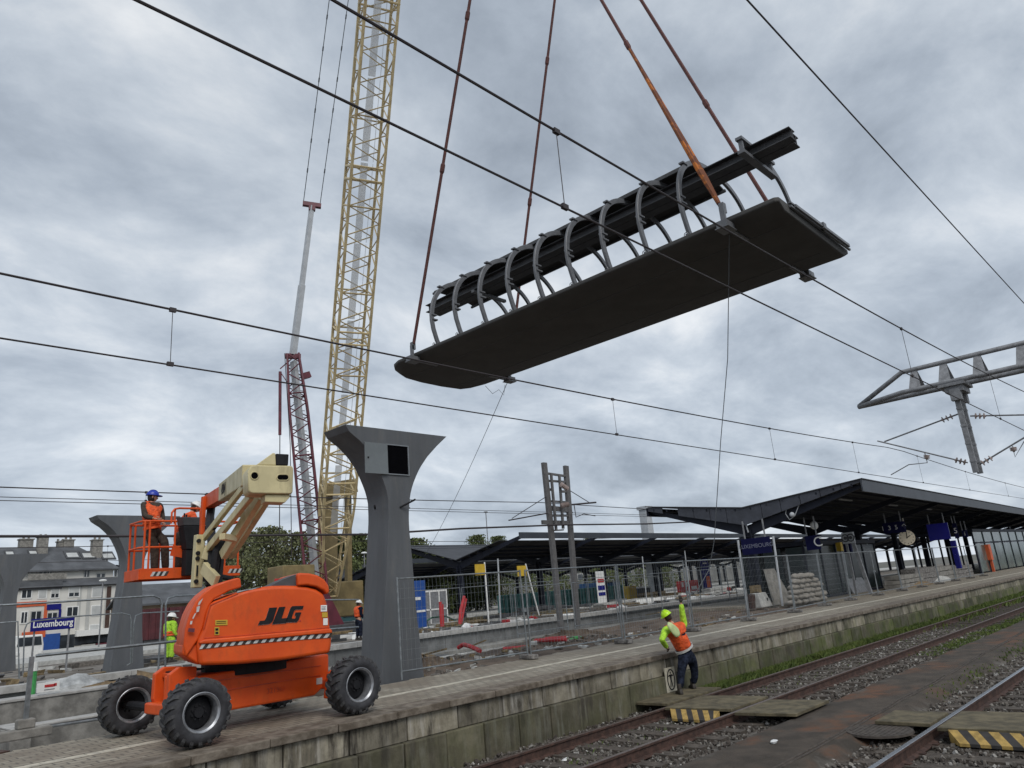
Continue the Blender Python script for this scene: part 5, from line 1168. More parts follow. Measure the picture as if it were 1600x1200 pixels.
c1 = canopy('large dark butterfly roof platform canopy on the right with a wide grey fascia', 34.2, 125, 16.8, 8.4, False, 'butterfly roof platform canopies')
c2 = canopy('unfinished dark canopy over the middle platform with bare rafters below open sky', 33.6, 150, 37.0, 8.2, True, 'butterfly roof platform canopies')
c3 = canopy('dark canopy farther back behind the unfinished canopy of the middle platform', 38, 150, 57, 9, True, 'butterfly roof platform canopies', far=True)
c4 = canopy('most distant dark canopy seen low under the roofs of the nearer canopies', 44, 160, 78, 10, False, 'butterfly roof platform canopies', far=True)
CANS_ = (c1, c2, c3, c4)
# strip lights, loose cable and lamp at the torn end of the near canopy
b = MB(); zz = lambda y: 4.2 + .05 + abs(y - 16.8) / 5.6 * 1.5
for x in [38 + 8.4 * k for k in range(9)]:
    for y in (13.2, 20.2): b.box(x - .9, x + .9, y - .06, y + .06, zz(y) + .12, zz(y) + .17)
obj('strip_light', b, 'pale_grey', c1)
b = MB(); g2 = lambda x, y: atX(x, y, 34.0)
b.tube([g2(1262, 770), g2(1252, 778), g2(1246, 790), g2(1240, 806), g2(1232, 812), g2(1226, 803), g2(1228, 786)], .02, 5); b.ball(g2(1236, 804), .12, 10, 6); obj('loose_cable', b, 'pale_grey', c1)
b = MB(); b.tube([g2(1262, 772), g2(1275, 768), g2(1290, 762), g2(1300, 762)], .05, 5); b.bar(g2(1165, 818), g2(1169, 832), .05, .05); obj('broken_trim', b, 'pale_grey', c1)
b = MB(); p = atX(1272, 821, 36); b.ball(p, .19, 12, 8, (1, 1, 1.05)); lp = tag(obj('globe_lamp', b, 'lamp_white'), 'white globe lamp hanging under the torn end of the near canopy', 'lamp')
b = MB(); b.tube([p + Vector((0, 0, .15)), p + Vector((0, 0, 1.2))], .012, 5); obj('stem', b, 'wire', lp)
# ================================================================== PLATFORMS BEHIND
p = MB(); p.box(-40, 190, 28.0, 46.0, -.4, ZP - .12); struct('middle_platform', p, 'platform_dirt')
t = thing('platform_edge', 'pale concrete edge wall of the middle platform beyond the excavation', 'platform wall', (20, 27.9, -.3))
b = MB(); x = -40
while x < 190:
    l = 2.0 if x < 70 else 12; b.box(x, x + l - .02, 27.75, 28.2, -.35, ZP - .15); x += l
obj('wall_blocks', b, 'pit_wall', t)
b = MB(); x = -40
while x < 190:
    l = 1.0 if x < 70 else 12; b.box(x, x + l - .012, 27.6, 28.35, ZP - .148, ZP + .05); x += l
obj('edge_stones', b, 'edge_stone', t)
b = MB(); b.box(-40, 190, 26.3, 27.75, -.5, .02); b.box(-40, 190, 24.9, 26.3, -.5, -.12); obj('wall_footing', b, 'footing', t)
p = MB(); p.box(-40, 190, 52, 64, -.4, ZP - .1); p.box(-40, 190, 72, 84, -.4, ZP - .1); struct('far_platform', p, 'concrete_light')
# concrete walls of the excavation at lower left
def wall_(label, x0, x1, y0, y1, z0, z1, cap=None, rz=0):
    t = thing('retaining_wall', label, 'concrete wall', ((x0 + x1) / 2, y0, z0), 'raw concrete walls in the excavation')
    b = MB(); b.box(x0, x1, y0, y1, z0, z1); obj('wall_body', b, 'raw_concrete', t, bevel=.02)
    if cap: b = MB(); b.box(x0 + .01, x1 - .01, y0 - .03, y1 + .03, z1 + .002, z1 + cap); obj('wall_cap', b, 'edge_stone', t, bevel=.015)
    return t
wall_('long raw concrete wall with pale top behind the two left tyres', 4.35, 9.3, 16.9, 17.25, -1.0, .62, .05)
wall_('upright pale end block of the long raw concrete wall', 4.0, 4.34, 16.6, 17.7, -1.0, .64, .04)
wall_('low raw concrete wall just behind the paved strip at the left tyres', 4.3, 9.0, 14.0, 14.3, -1.0, .45, .06)
wall_('square pale concrete stub at the end of the low wall', 3.95, 4.29, 13.6, 14.5, -1.0, .50, .05)
wall_('far pale kerb wall along the top of the excavation carrying a small notice', -30, 12.0, 20.8, 21.4, -1.0, .84, .07)
b = MB(); a = atY(58, 1068, 20.75); c = atY(92, 1078, 20.75); b.box(a.x, c.x, 20.72, 20.765, c.z, a.z); nt_ = tag(obj('notice', b, 'white'), 'small white notice with red heading fixed to the far kerb wall', 'notice')
b = MB(); b.box(a.x + .15, a.x + .36, 20.714, 20.719, a.z - .11, a.z - .05); b.box(a.x + .40, c.x - .12, 20.714, 20.719, a.z - .10, a.z - .04); obj('red_heading', b, 'red_plastic', nt_)
b = MB(); b.box(a.x + .15, c.x - .1, 20.714, 20.719, a.z - .17, a.z - .15); obj('small_print', b, 'galv_dull', nt_)
# rubble slope left of the pit, boards, tarp
def heap(label, cat, cx_, cy_, rx_, ry_, h_, m, n=26, z0=None, nm='rubble_heap', rough=.25):
    b = MB(); z0 = ZP if z0 is None else z0; rings = []
    for i in range(9):
        t_ = i / 8; rg = []
        for j in range(n):
            a_ = 2 * pi * j / n; k = 1 + rough * nz(cos(a_) * 3 + cx_, sin(a_) * 3 + i * .6, 1.1, 4); rg.append((cx_ + cos(a_) * rx_ * (1 - t_) * k, cy_ + sin(a_) * ry_ * (1 - t_) * k, z0 + h_ * sin(t_ * pi / 2) * (1 + rough * nz(a_ * 2, i * .5, 1.3, 7))))
        rings.append(rg)
    b.loft(rings); return tag(obj(nm, b, m, smooth=True), label, cat)

# ================================================================== BUILDINGS
BYY = 112
def bq(cx, cy, y=BYY): return atY(cx / 5.217, 830 + cy / 5.217, y)
bl = thing('apartment_block', 'long cream apartment block with grey slate roof, dormers and skylights at the left edge', 'apartment building', (25, BYY, 0))
xr_ = bq(985, 300).x; z1, z2, z3 = bq(600, 445).z, bq(600, 385).z, bq(600, 305).z; zr_ = bq(450, 110).z
G('facade_white', (0.60, 0.585, 0.54), .85, .06, .4)
b = MB(); b.box(-15, xr_, BYY, BYY + 12, 0, z1); obj('wall', b, 'facade_white', bl)
b = MB(); b.box(-15, xr_ - .4, BYY + 1.6, BYY + 11, z2 - .6, z3); obj('attic_wall', b, 'facade_white', bl)
b = MB(); b.prism([(-15, BYY - .5, z1), (-15, BYY + 1.6, z2 + .1), (-15, BYY + 1.6, z2 - .2), (-15, BYY - .3, z1 - .15)], (xr_ + 15.2, 0, 0)); b.box(-15, bq(540, 1).x, BYY - .2, BYY, z1 - .3, z2 - .25); obj('lower_roof', b, 'roof_slate', bl)
b = MB(); yy0, yy1, ym = BYY + .9, BYY + 11.5, BYY + 6.2; zr_ = z3 + 3.4
b.v = [Vector(q) for q in ((-15, yy0, z3), (xr_ + .3, yy0, z3), (xr_ + .3, yy1, z3), (-15, yy1, z3), (-15, ym, zr_), (xr_ - 3.6, ym, zr_), (-15, yy0, z3 - .2), (xr_ + .3, yy0, z3 - .2), (xr_ + .3, yy1, z3 - .2), (-15, yy1, z3 - .2))]
for f in ((0, 1, 5, 4), (1, 2, 5), (2, 3, 4, 5), (3, 0, 4), (6, 9, 8, 7), (0, 6, 7, 1), (1, 7, 8, 2), (2, 8, 9, 3), (3, 9, 6, 0)): b.face(f)
rf = obj('roof', b, 'roof_slate', bl)
sl_dir = Vector((0, ym - yy0, zr_ - z3)).normalized()
def on_roof(cx, cy):
    d = ray(cx / 5.217, 830 + cy / 5.217); n = Vector((0, -sl_dir.z, sl_dir.y)); p0 = Vector((0, yy0, z3)); return CP + d * ((p0 - CP).dot(n) / d.dot(n)), n
for (cx_, cy_, w_) in ((75, 180, .9), (265, 175, .9), (585, 195, 1.5), (715, 198, 1.5), (875, 202, 1.5)):
    p, n = on_roof(cx_, cy_); b = MB(); b.obox(p + n * .06, ((1, 0, 0), sl_dir, n), (w_ * .6, w_ * .75, .07)); o = obj('skylight', b, 'dark_grey', bl); b = MB(); b.obox(p + n * .14 - sl_dir * .2, ((1, 0, 0), sl_dir, n), (w_ * .45, w_ * .4, .02)); obj('pane', b, 'shutter', o)
for (cx_, w_, top, cyb) in ((210, 1.6, 72, 100), (340, 1.2, 52, 170), (490, .7, 90, 110), (553, 1.3, 78, 115), (783, 1.3, 78, 200)):
    p, n = on_roof(cx_, cyb); h_ = atY(cx_ / 5.217, 830 + top / 5.217, p.y).z; b = MB(); b.box(p.x - w_ / 2, p.x + w_ / 2, p.y - .5, p.y + .6, p.z - .8, h_); b.box(p.x - w_ / 2 - .12, p.x + w_ / 2 + .12, p.y - .6, p.y + .7, h_ + .001, h_ + .15)
    for q in (-.3, .3): b.box(p.x + q - .12, p.x + q + .12, p.y - .1, p.y + .15, h_ + .151, h_ + .45)
    obj('chimney', b, 'concrete', rf)
def win(x0, y0, x1, y1, kind, y=BYY):
    a, c = bq(x0, y0, y), bq(x1, y1, y); b = MB(); f = .12
    b.box(a.x - f, c.x + f, y - .07, y - .002, c.z - f * 1.2, a.z + f); o = obj('window', b, 'white' if kind != 'dark' else 'facade_grey', bl)
    b = MB()
    if kind == 'shut': b.box(a.x, c.x, y - .10, y - .072, c.z, a.z); obj('shutter', b, 'shutter', o); return
    hs = a.z - (a.z - c.z) * (.6 if kind == 'half' else 0)
    b.box(a.x, c.x, y - .09, y - .072, c.z, hs); b2 = obj('pane', b, 'glass_dark', o)
    m = MB(); mxx = (a.x + c.x) / 2; m.box(mxx - .04, mxx + .04, y - .11, y - .091, c.z, hs); obj('sash', m, 'white', o)
    if kind == 'half': b = MB(); b.box(a.x, c.x, y - .10, y - .072, hs + .002, a.z); obj('shutter', b, 'shutter', o)
for w_ in ((-40, 480, 10, 540, 'pane'), (182, 482, 250, 540, 'pane'), (320, 477, 372, 540, 'shut'), (422, 468, 474, 538, 'half'), (567, 462, 640, 528, 'half'), (757, 460, 820, 528, 'shut'),
           (178, 662, 214, 745, 'pane'), (257, 658, 328, 722, 'dark'), (390, 670, 460, 706, 'dark'), (550, 622, 628, 686, 'pane'), (750, 612, 818, 680, 'shut'), (735, 768, 800, 806, 'shut'), (-60, 660, -10, 740, 'pane')): win(*w_)
for w_ in ((325, 318, 372, 372, 'dark'), (392, 318, 415, 350, 'dark'), (690, 318, 722, 372, 'dark'), (790, 348, 852, 374, 'dark'), (938, 318, 968, 368, 'dark')): win(*w_, y=BYY + 1.6)
b = MB(); a, c = bq(230, 350, BYY + .3), bq(540, 388, BYY + .3); b.box(a.x, c.x, BYY + .2, BYY + .3, c.z, a.z); obj('balcony_front', b, 'concrete', bl)
def patch(nm, x0, y0, x1, y1, m, d=.05, y=BYY): a, c = bq(x0, y0, y), bq(x1, y1, y); b = MB(); b.box(a.x, c.x, y - d, y - .002, c.z, a.z); return obj(nm, b, m, bl)
patch('orange_frame', -60, 592, 376, 606, 'red_orange', .09); patch('orange_frame', 362, 607, 380, 712, 'red_orange', .09); patch('blue_frame', 382, 597, 495, 636, 'sign_blue', .12); patch('blue_frame', 480, 637, 494, 706, 'sign_blue', .12)
patch('orange_frame', 178, 826, 362, 862, 'red_orange', .3); patch('orange_frame', 318, 863, 345, 1100, 'red_orange', .2); patch('shop_blue', 350, 842, 470, 1060, 'blue_frame_m' if 'blue_frame_m' in M else 'blue_box', .25)
patch('downpipe', 872, 450, 884, 800, 'rust', .12); patch('shop_awning', 610, 812, 890, 835, 'white', .8); patch('shop_window', 612, 836, 888, 905, 'glass_dark', .1); patch('shop_window', 480, 850, 600, 960, 'glass_dark', .1); patch('shop_window', 200, 930, 310, 1080, 'glass_dark', .1)
patch('garage_door', 660, 918, 772, 1020, 'facade_grey', .1); patch('brick_base', 776, 908, 890, 1010, 'maroon', .1)
for x in (640, 715, 862): patch('pilaster', x, 445, x + 3, 800, 'facade_grey', .06)
# houses and wagons behind the basket
def house(label, x0, x1, y, d, ze, zr_, wall, roof_, wins=()):
    t = thing('house', label, 'house', ((x0 + x1) / 2, y, 0)); b = MB(); b.box(x0, x1, y, y + d, 0, ze); w0 = obj('wall', b, wall, t)
    b = MB(); ym = y + d / 2; b.prism([(x0 - .4, y - .5, ze), (x0 - .4, ym, zr_), (x0 - .4, y + d + .5, ze), (x0 - .4, y + d + .5, ze - .2), (x0 - .4, ym, zr_ - .25), (x0 - .4, y - .5, ze - .2)], (x1 - x0 + .8, 0, 0)); obj('roof', b, roof_, t)
    for (xa, za, xb, zb_) in wins:
        b = MB(); b.box(xa - .1, xb + .1, y - .06, y - .002, za - .1, zb_ + .1); o = obj('window', b, 'white', t); b = MB(); b.box(xa, xb, y - .08, y - .062, za, zb_); obj('pane', b, 'glass_dark', o)
    return t
a, c = atY(222, 938, 85), atY(300, 925, 85)
house('low brown house with grey tiled roof seen under the lift basket', a.x, c.x + 8, 85, 9, atY(250, 942, 85).z, atY(250, 912, 89.5).z, 'brick_brown', 'roof_slate', [(atY(256, 958, 85).x, atY(256, 960, 85).z, atY(276, 958, 85).x, atY(256, 952, 85).z)])
for k, (xa, xb) in enumerate(((222, 262), (264, 330))):
    t = thing('goods_wagon', ('maroon goods wagon right of the middle funnel pillar', 'maroon goods wagon directly behind the orange hood of the lift', 'maroon goods wagon beneath the cream apartment block')[k], 'wagon', (atY(xa, 980, 62).x, 62, 0), 'maroon goods wagons')
    x0, x1 = atY(xa, 980, 62).x, atY(xb, 980, 62).x; b = MB(); b.box(x0, x1, 62, 64.6, 1.1, 3.4 if k != 2 else 2.3)
    for i in range(int((x1 - x0) / .5)): b.box(x0 + i * .5, x0 + i * .5 + .1, 61.92, 62, 1.1, 3.3 if k != 2 else 2.2)
    obj('wagon_box', b, 'wagon_red', t); b = MB(); b.box(x0 + .2, x1 - .2, 62.1, 64.4, .8, 1.08)
    for q in (.15, .35, .65, .85): b.lathe((x0 + (x1 - x0) * q, 62.2, .78), (0, 1, 0), [(0, .42), (.12, .42)], 14, True)
    obj('running_gear', b, 'dark_grey', t)
# tall white tower far behind canopies
t = thing('ventilation_tower', 'slim white tower rising behind the roof tip of the near canopy', 'tower', (92, 60, 0)); b = MB(); b.box(91.2, 92.6, 60, 61.2, 0, 12.3); obj('shaft', b, 'pale_grey', t); b = MB(); b.box(91.0, 92.8, 59.8, 61.4, 12.302, 12.75); obj('cap', b, 'pale_grey', t)
# long low buildings in the far background
for k, (xa, xb, y, z, lb, wl) in enumerate(((70, 170, 118, 6.5, 'long grey station building far behind the canopies', 'far_wall'), (175, 330, 150, 8, 'grey flat building at the far end of the railway yard', 'far_wall'), (-60, 18, 150, 11, 'grey apartment row far left behind the cream block', 'facade_grey'))):
    house(lb, xa, xb, y, 14, z, z + 3.0, wl, 'roof_slate', [(xa + 3 + i * 5.2, z - 2.6, xa + 5 + i * 5.2, z - 1.2) for i in range(int((xb - xa) / 5.2))][:24])
# ================================================================== TREES
def tree(label, x, y, h_, w_, leaf, nleaf=2600, ls=.22, trunk=.4, bare=False, low=.12):
    t = thing('tree', label, 'tree', (x, y, 0), 'trees behind the railway yard'); b = MB(); rnd = random.Random(int(x * 13 + y * 7))
    b.tube([(x, y, 0), (x + .1, y, h_ * .4), (x, y + .1, h_ * .85)], [w_ * .035 + .06, w_ * .02 + .05, .03], 7)
    tips = []
    for k in range(16):
        z0 = h_ * (.18 + .6 * rnd.random()); a_ = rnd.random() * 6.28; r_ = w_ * .5 * (.45 + .5 * rnd.random()) * (1.15 - z0 / h_ * .6); e = Vector((x + cos(a_) * r_, y + sin(a_) * r_, min(h_ * .97, z0 + h_ * .22 * (.4 + rnd.random()))))
        m = Vector((x, y, z0)).lerp(e, .5) + Vector((0, 0, h_ * .03)); b.tube([(x, y, z0), m, e], [.07, .045, .015], 5); tips += [e, m]
    obj('trunk', b, 'bark', t)
    b = MB(); cl_ = []
    for k in range(70):
        z = h_ * (low + (1 - low) * rnd.random() ** .8); f = max(.12, sin(pi * min(1, (z / h_ - low) / (1 - low) * .82 + .14))) ; a_ = rnd.random() * 6.28; r_ = w_ * .5 * f * rnd.random() ** .5
        cl_.append((Vector((x + cos(a_) * r_, y + sin(a_) * r_, z)), w_ * (.09 + .10 * rnd.random())))
    for k in range(nleaf):
        c_, r_ = rnd.choice(cl_); d = Vector((rnd.gauss(0, 1), rnd.gauss(0, 1), rnd.gauss(0, .9))).normalized() * r_ * rnd.random() ** .33; p = c_ + d
        if p.z > h_: p.z = h_ - rnd.random() * .3
        n = Vector((rnd.gauss(0, 1), rnd.gauss(0, 1), rnd.gauss(0, 1))).normalized(); u = n.orthogonal().normalized(); v = n.cross(u); s1 = ls * (.35 + rnd.random() * .6); s2 = s1 * .6
        i = b.add([p - u * s1, p - v * s2, p + u * s1, p + v * s2]); b.face((i, i + 1, i + 2, i + 3))
    obj('crown', b, leaf, t, fixn=False)
def tr_px(label, px, ptop, y, w_, leaf, **k): p = atY(px, ptop, y); tree(label, p.x, y, p.z, w_, leaf, **k)
TL = 'trees behind the railway yard'
for px_, pt_, y_, w_, lf, nl, lb in ((372, 838, 66, 6.5, 'leaf_c', 1300, 'thin grey green tree just right of the lift arm'), (393, 832, 72, 7, 'leaf_c', 1500, 'tall airy tree showing over the cream lift links'), (417, 824, 68, 6.5, 'leaf_c', 1500, 'tallest airy tree between lift arm and maroon mast'), (440, 830, 75, 7, 'leaf_c', 1500, 'airy tree left of the maroon mast'), (463, 832, 68, 6.5, 'leaf_c', 1300, 'airy tree right behind the maroon mast'),
      (350, 848, 80, 5, 'leaf_b', 1400, 'low tree hidden behind the cream lift mast'), (528, 838, 62, 6, 'leaf_a', 2600, 'dark bushy tree behind the foot of the yellow boom'), (556, 836, 66, 6, 'leaf_a', 2600, 'dark bushy tree left of the near funnel pillar'), (500, 850, 70, 6, 'leaf_a', 2000, 'dark tree seen through the yellow lattice foot'),
      (645, 842, 60, 5.5, 'leaf_a', 2800, 'dense green tree just right of the near funnel pillar'), (672, 862, 58, 5, 'leaf_a', 2400, 'low dense green tree before the end of the middle canopy'), (744, 836, 88, 6.5, 'leaf_b', 2600, 'round tree top showing above the middle canopy roof'), (777, 838, 92, 6.5, 'leaf_b', 2200, 'second tree top above the middle canopy, by the open fascia end'), (700, 872, 64, 6, 'leaf_a', 2200, 'dark tree under the bare rafters of the middle canopy'), (740, 880, 66, 6, 'leaf_a', 2000, 'dark tree under the middle canopy behind the yellow board'), (921, 838, 110, 7, 'leaf_b', 1600, 'small tree top visible between the roof strips right of the twin post mast')):
    tr_px(lb, px_, pt_, y_, w_, lf, nleaf=int(nl * 3.2), ls=.21)
for i, (x, y, h_, lb) in enumerate(((150, 130, 9, 'broad tree beside the far end of the canopies'), (168, 136, 8, 'lower broad tree at the far end of the yard'), (-5, 90, 9, 'tree at the left beyond the wagons'), (190, 130, 10, 'farthest broad tree down the line'))): tree(lb, x, y, h_, 9, 'leaf_b', 1500, .4)

for i in range(14):
    x = 62 + i * 7.5; nm = ('low dark tree behind the middle of the middle canopy', 'low tree just right of the first background tree under the canopy', 'bushy low tree behind the green barriers', 'bushy tree behind the white notice panel', 'dark bushy tree behind the yellow grit box', 'low tree behind the brown timber stack', 'low tree behind the raised hand of the worker', 'low tree behind the red and white barrier stack', 'low tree behind the blue pillar with the orange bin', 'dark low tree left of the first column of the near canopy', 'low tree seen through the glazed shelter', 'low tree right of the shelter in the distance', 'low tree under the platform clock in the distance', 'low tree under the departure display in the distance')[i]
    tree(nm, x, 98 + (i % 3) * 3, 5.2 + (i * 37 % 5) * .5, 8, ('leaf_a', 'leaf_b')[i % 2], 1500, .28, low=.05)
G('pane_glass', (0.02, 0.03, 0.03), 0.25, 0.4, 1.0, spec=.25); G('screen_lit', (0.006, 0.006, 0.09), 0.3, .1, 3, emit=((0.01, 0.01, 0.30), .05)); G('clock_face', (0.62, 0.55, 0.42), .5, .05, 3)
G('cabin_blue', (0.02, 0.07, 0.17), .6, .2, 3); G('soil_heap', (0.055, 0.038, 0.026), .95, .3, 3, .6, col2=(0.12, 0.09, 0.065)); G('sand', (0.22, 0.155, 0.085), .95, .2, 6, .3, col2=(0.13, 0.095, 0.06)); G('green_dark', (0.03, 0.10, 0.07), .6, .2, 5); G('van_teal', (0.04, 0.10, 0.11), .3, .1, 2); G('sign_dim', (0.16, 0.17, 0.24), .5, .1, 3); G('sign_plate', (0.48, 0.45, 0.36), .6, .15, 9)
# ================================================================== CROSSING BOARDS, MANHOLE, CABLE DUCT
def plank(b, p, th=.05): 
    p = [Vector(q) for q in p]; b.hexa([q - Vector((0, 0, th)) for q in p] + p)
t = thing('crossing_boards', 'old wooden crossing boards with a yellow and black ramp below the worker at the wall', 'crossing boards', (13.2, 7.7, 0), 'wooden foot crossings over the rails')
def boards(par, y0, y1, x0, x1, z, n=1, skew=0.0):
    b = MB(); w_ = (x1 - x0) / n
    for k in range(n):
        xa, xb = x0 + k * w_, x0 + (k + 1) * w_ - .008; plank(b, [(xa + skew, y0, z), (xb + skew, y0, z), (xb, y1, z), (xa, y1, z)])
    return obj('board', b, 'wood_mossy', par, bevel=.006, seg=1)
boards(t, 8.56, 9.3, 12.9, 15.0, .02); boards(t, 7.06, 8.34, 12.45, 13.9, .03, skew=.15); boards(t, 5.85, 6.88, 12.35, 13.75, .02, skew=.15)
def ramp(par, x0, y0, y1, z, ln=.42):
    b = MB(); n = 9
    for k in range(n):
        b.k = k % 2; ya, yb = y0 + (y1 - y0) * k / n, y0 + (y1 - y0) * (k + 1) / n; sh = .17
        cl = lambda v: max(y0, min(y1, v))
        b.hexa([(x0 - ln, cl(ya - sh), z - .17), (x0, ya, z - .17), (x0, yb, z - .17), (x0 - ln, cl(yb - sh), z - .17), (x0 - ln, cl(ya - sh), z - .13), (x0, ya, z - .01), (x0, yb, z - .01), (x0 - ln, cl(yb - sh), z - .13)])
    return obj('striped_ramp', b, ['hazard_yellow', 'hazard_black'], par)
ramp(t, 12.42, 7.2, 8.2, .03, .24)
t = thing('crossing_boards', 'wooden crossing boards with a yellow and black ramp at the polished rail, lower right', 'crossing boards', (12.6, 3.3, 0), 'wooden foot crossings over the rails')
boards(t, 3.78, 4.55, 12.3, 13.25, .01); boards(t, 2.32, 3.6, 11.95, 13.3, .03, skew=.1); ramp(t, 11.9, 2.36, 3.45, .03, .22)
b = MB(); b.lathe((11.95, 4.38, -.075), (0, 0, 1), [(0, .46), (.03, .45), (.031, .41), (.026, .405), (.027, .001)], 36)
for k in range(-5, 6):
    hw = sqrt(max(0, .38 ** 2 - (k * .07) ** 2)); b.box(11.95 - hw, 11.95 + hw, 4.38 + k * .07 - .012, 4.38 + k * .07 + .012, -.048, -.042)
tag(obj('manhole_cover', b, 'st1'), 'round grey concrete manhole cover in the dirt beside the polished rail', 'manhole cover')
b = MB(); pts = [(x, 4.8 + .06 * sin(x * .5) + .3 * sm(16, 22, x), gh(x, 4.8) + .012) for x in [7 + i * .5 for i in range(80)]]
for dy in (0, .09): b.tube([(x, y + dy * .7 + .012 * sin(x * 3 + dy * 9), z - .008) for x, y, z in pts], .015, 6)
tag(obj('ground_cable', b, 'st1'), 'pair of muddy cables lying along the dirt strip between the tracks', 'cable')
# small white pictogram sign on the wall by the worker
t = thing('crossing_sign', 'small white upright sign with a black ringed walking figure on the block wall', 'sign', (14.26, YE - .1, 0))
b = MB(); b.box(14.07, 14.45, YE - .10, YE - .078, .02, .50); obj('sign_plate', b, 'sign_plate', t, bevel=.003) if 'sign_plate' in M else obj('sign_plate', b, 'white_paint', t)
b = MB(); b.tube([(14.26 + .135 * cos(a), YE - .102, .26 + .20 * sin(a)) for a in [i * pi / 14 for i in range(28)]], .014, 5, closed=True); obj('ring', b, 'black', t)
b = MB(); y = YE - .103
for pl in (((14.235, .24), (14.285, .24), (14.30, .36), (14.22, .36)), ((14.235, .24), (14.262, .24), (14.235, .11), (14.205, .11)), ((14.262, .24), (14.287, .24), (14.315, .11), (14.285, .11)), ((14.22, .36), (14.24, .33), (14.17, .32), (14.17, .34)), ((14.28, .33), (14.30, .36), (14.35, .34), (14.35, .32))): b.prism([(x, y, z) for x, z in pl], (0, .004, 0))
b.lathe((14.26, y, .395), (0, 1, 0), [(0, .024), (.004, .024)], 12, True); obj('walking_figure', b, 'black', t)
# litter
for (x, y, m_, lb) in ((9.15, 8.0, 'plastic_white', 'scrap of white paper lying on the sleepers between the rusty rails'), (10.7, 5.4, 'plastic_white', 'tiny white stone like scrap on the brown dirt path'), (9.7, 2.9, 'plastic_white', 'crumpled white scrap in the ballast at the polished rail')):
    b = MB(); z = gh(x, y) + .03; b.ball((x, y, z), .06, 7, 4, (1.4, .8, .35)); 
    for v in b.v: v += Vector((nz(v.x * 30, v.y * 30, 1) * .03, 0, nz(v.y * 30, v.x * 30, 1) * .02))
    tag(obj('litter', b, m_), lb, 'litter')
# ================================================================== GRASS AND WEEDS
def grass(label, areas):
    b = MB(); rnd = random.Random(3)
    for (xa, xb, yf, n, h0, h1, pw_) in areas:
        for k in range(n):
            x = xa + (xb - xa) * rnd.random() ** pw_; y = yf(x, rnd)
            if y is None: continue
            if nz(x, y, .7, 3) < -.12 and rnd.random() < .8: continue
            z = gh(x, y); h_ = rnd.uniform(h0, h1) * (1 + .015 * x); a_ = rnd.random() * 6.28; dx, dy = cos(a_), sin(a_); w_ = .0035 + .0007 * x; lean = h_ * rnd.uniform(.2, .9); la = rnd.random() * 6.28
            i = b.add([(x - dx * w_, y - dy * w_, z - .02), (x + dx * w_, y + dy * w_, z - .02), (x + cos(la) * lean * .5 + dx * w_ * .7, y + sin(la) * lean * .5 + dy * w_ * .7, z + h_ * .6), (x + cos(la) * lean, y + sin(la) * lean, z + h_)])
            b.face((i, i + 1, i + 2)); b.face((i, i + 2, i + 3))
    return tag(obj('grass', b, 'grass', fixn=False), label, 'grass', kind='stuff')
G('grass', (0.060, 0.095, 0.018), 0.9, 0.4, 3, col2=(0.11, 0.14, 0.03))
wl_ = lambda x, r: 9.32 - abs(r.gauss(0, 1)) * min(.42, .10 + .016 * max(0, x - 14))
grass('green weeds growing at the foot of the block wall and thickening down the line', [(15.2, 60, wl_, 52000, .04, .16, 1.5), (60, 150, wl_, 6000, .15, .3, 1.3)])
grass('bright green grass strip on the outer side of the rusty track', [(22, 60, lambda x, r: 6.52 + r.gauss(0, .16) - .012 * (x - 21), 22000, .02, .08, 1.3), (60, 150, lambda x, r: 6.3 + r.gauss(0, .4), 5000, .15, .25, 1.3)])
grass('thin weeds in the dirt and ballast beside the polished rail', [(15, 34, lambda x, r: 4.35 + r.gauss(0, .2), 1500, .008, .03, 1.2), (9, 40, lambda x, r: r.uniform(7.1, 8.3), 900, .03, .08, 1.5)])
# ================================================================== SITE FENCES
def fence(label, p0, p1, group, z=ZP, mesh=True, mid=True, h=2.0, lean=0.0, foot=True, mat_='galv', step=.10):
    p0 = Vector((p0[0], p0[1], z)); p1 = Vector((p1[0], p1[1], z)); d = (p1 - p0).normalized(); nrm = Vector((-d.y, d.x, 0)); up = (UZ + nrm * lean).normalized(); L_ = (p1 - p0).length
    t = thing('fence_panel', label, 'fence panel', p0.lerp(p1, .5), group); Q_ = lambda s, hh: p0 + d * s + up * hh
    b = MB(); r = .021
    for s in (.04, L_ - .04): b.tube([Q_(s, 0.0), Q_(s, h + .03)], r, 8)
    b.tube([Q_(.04, h), Q_(L_ - .04, h)], r * .85, 8); b.tube([Q_(.04, .16), Q_(L_ - .04, .16)], r * .85, 8); obj('frame', b, mat_, t)
    if mesh:
        b = MB(); n = int(L_ / step)
        for k in range(1, n): s = k * L_ / n; b.bar(Q_(s, .16), Q_(s, h), .0035, .0035)
        for k in range(1, 9): b.bar(Q_(.05, .16 + k * (h - .16) / 9), Q_(L_ - .05, .16 + k * (h - .16) / 9), .0035, .0035)
        obj('wire_mesh', b, mat_, t)
    if foot:
        b = MB(); c = Q_(L_ - .02, 0); b.obox(c + Vector((0, 0, .06)), (nrm, d, UZ), (.26, .09, .05)); obj('foot', b, 'stone_grey', t, bevel=.02)
        b = MB(); b.obox(Q_(L_ - .0, h * .55), (d, nrm, UZ), (.06, .03, .04)); obj('clamp', b, mat_, t)
    return t
FG = 'mesh fence panels along the platform'
FX = [9.85, 13.32, 16.6, 19.9, 23.4, 26.9, 30.4, 33.9, 37.4, 40.9, 44.4, 47.9, 51.4, 54.9, 58.4]
FYs = [12.85, 12.45, 12.1, 12.0, 11.98, 11.95, 12.25, 12.5, 12.5, 12.5, 12.55, 12.6, 12.6, 12.6, 12.6]
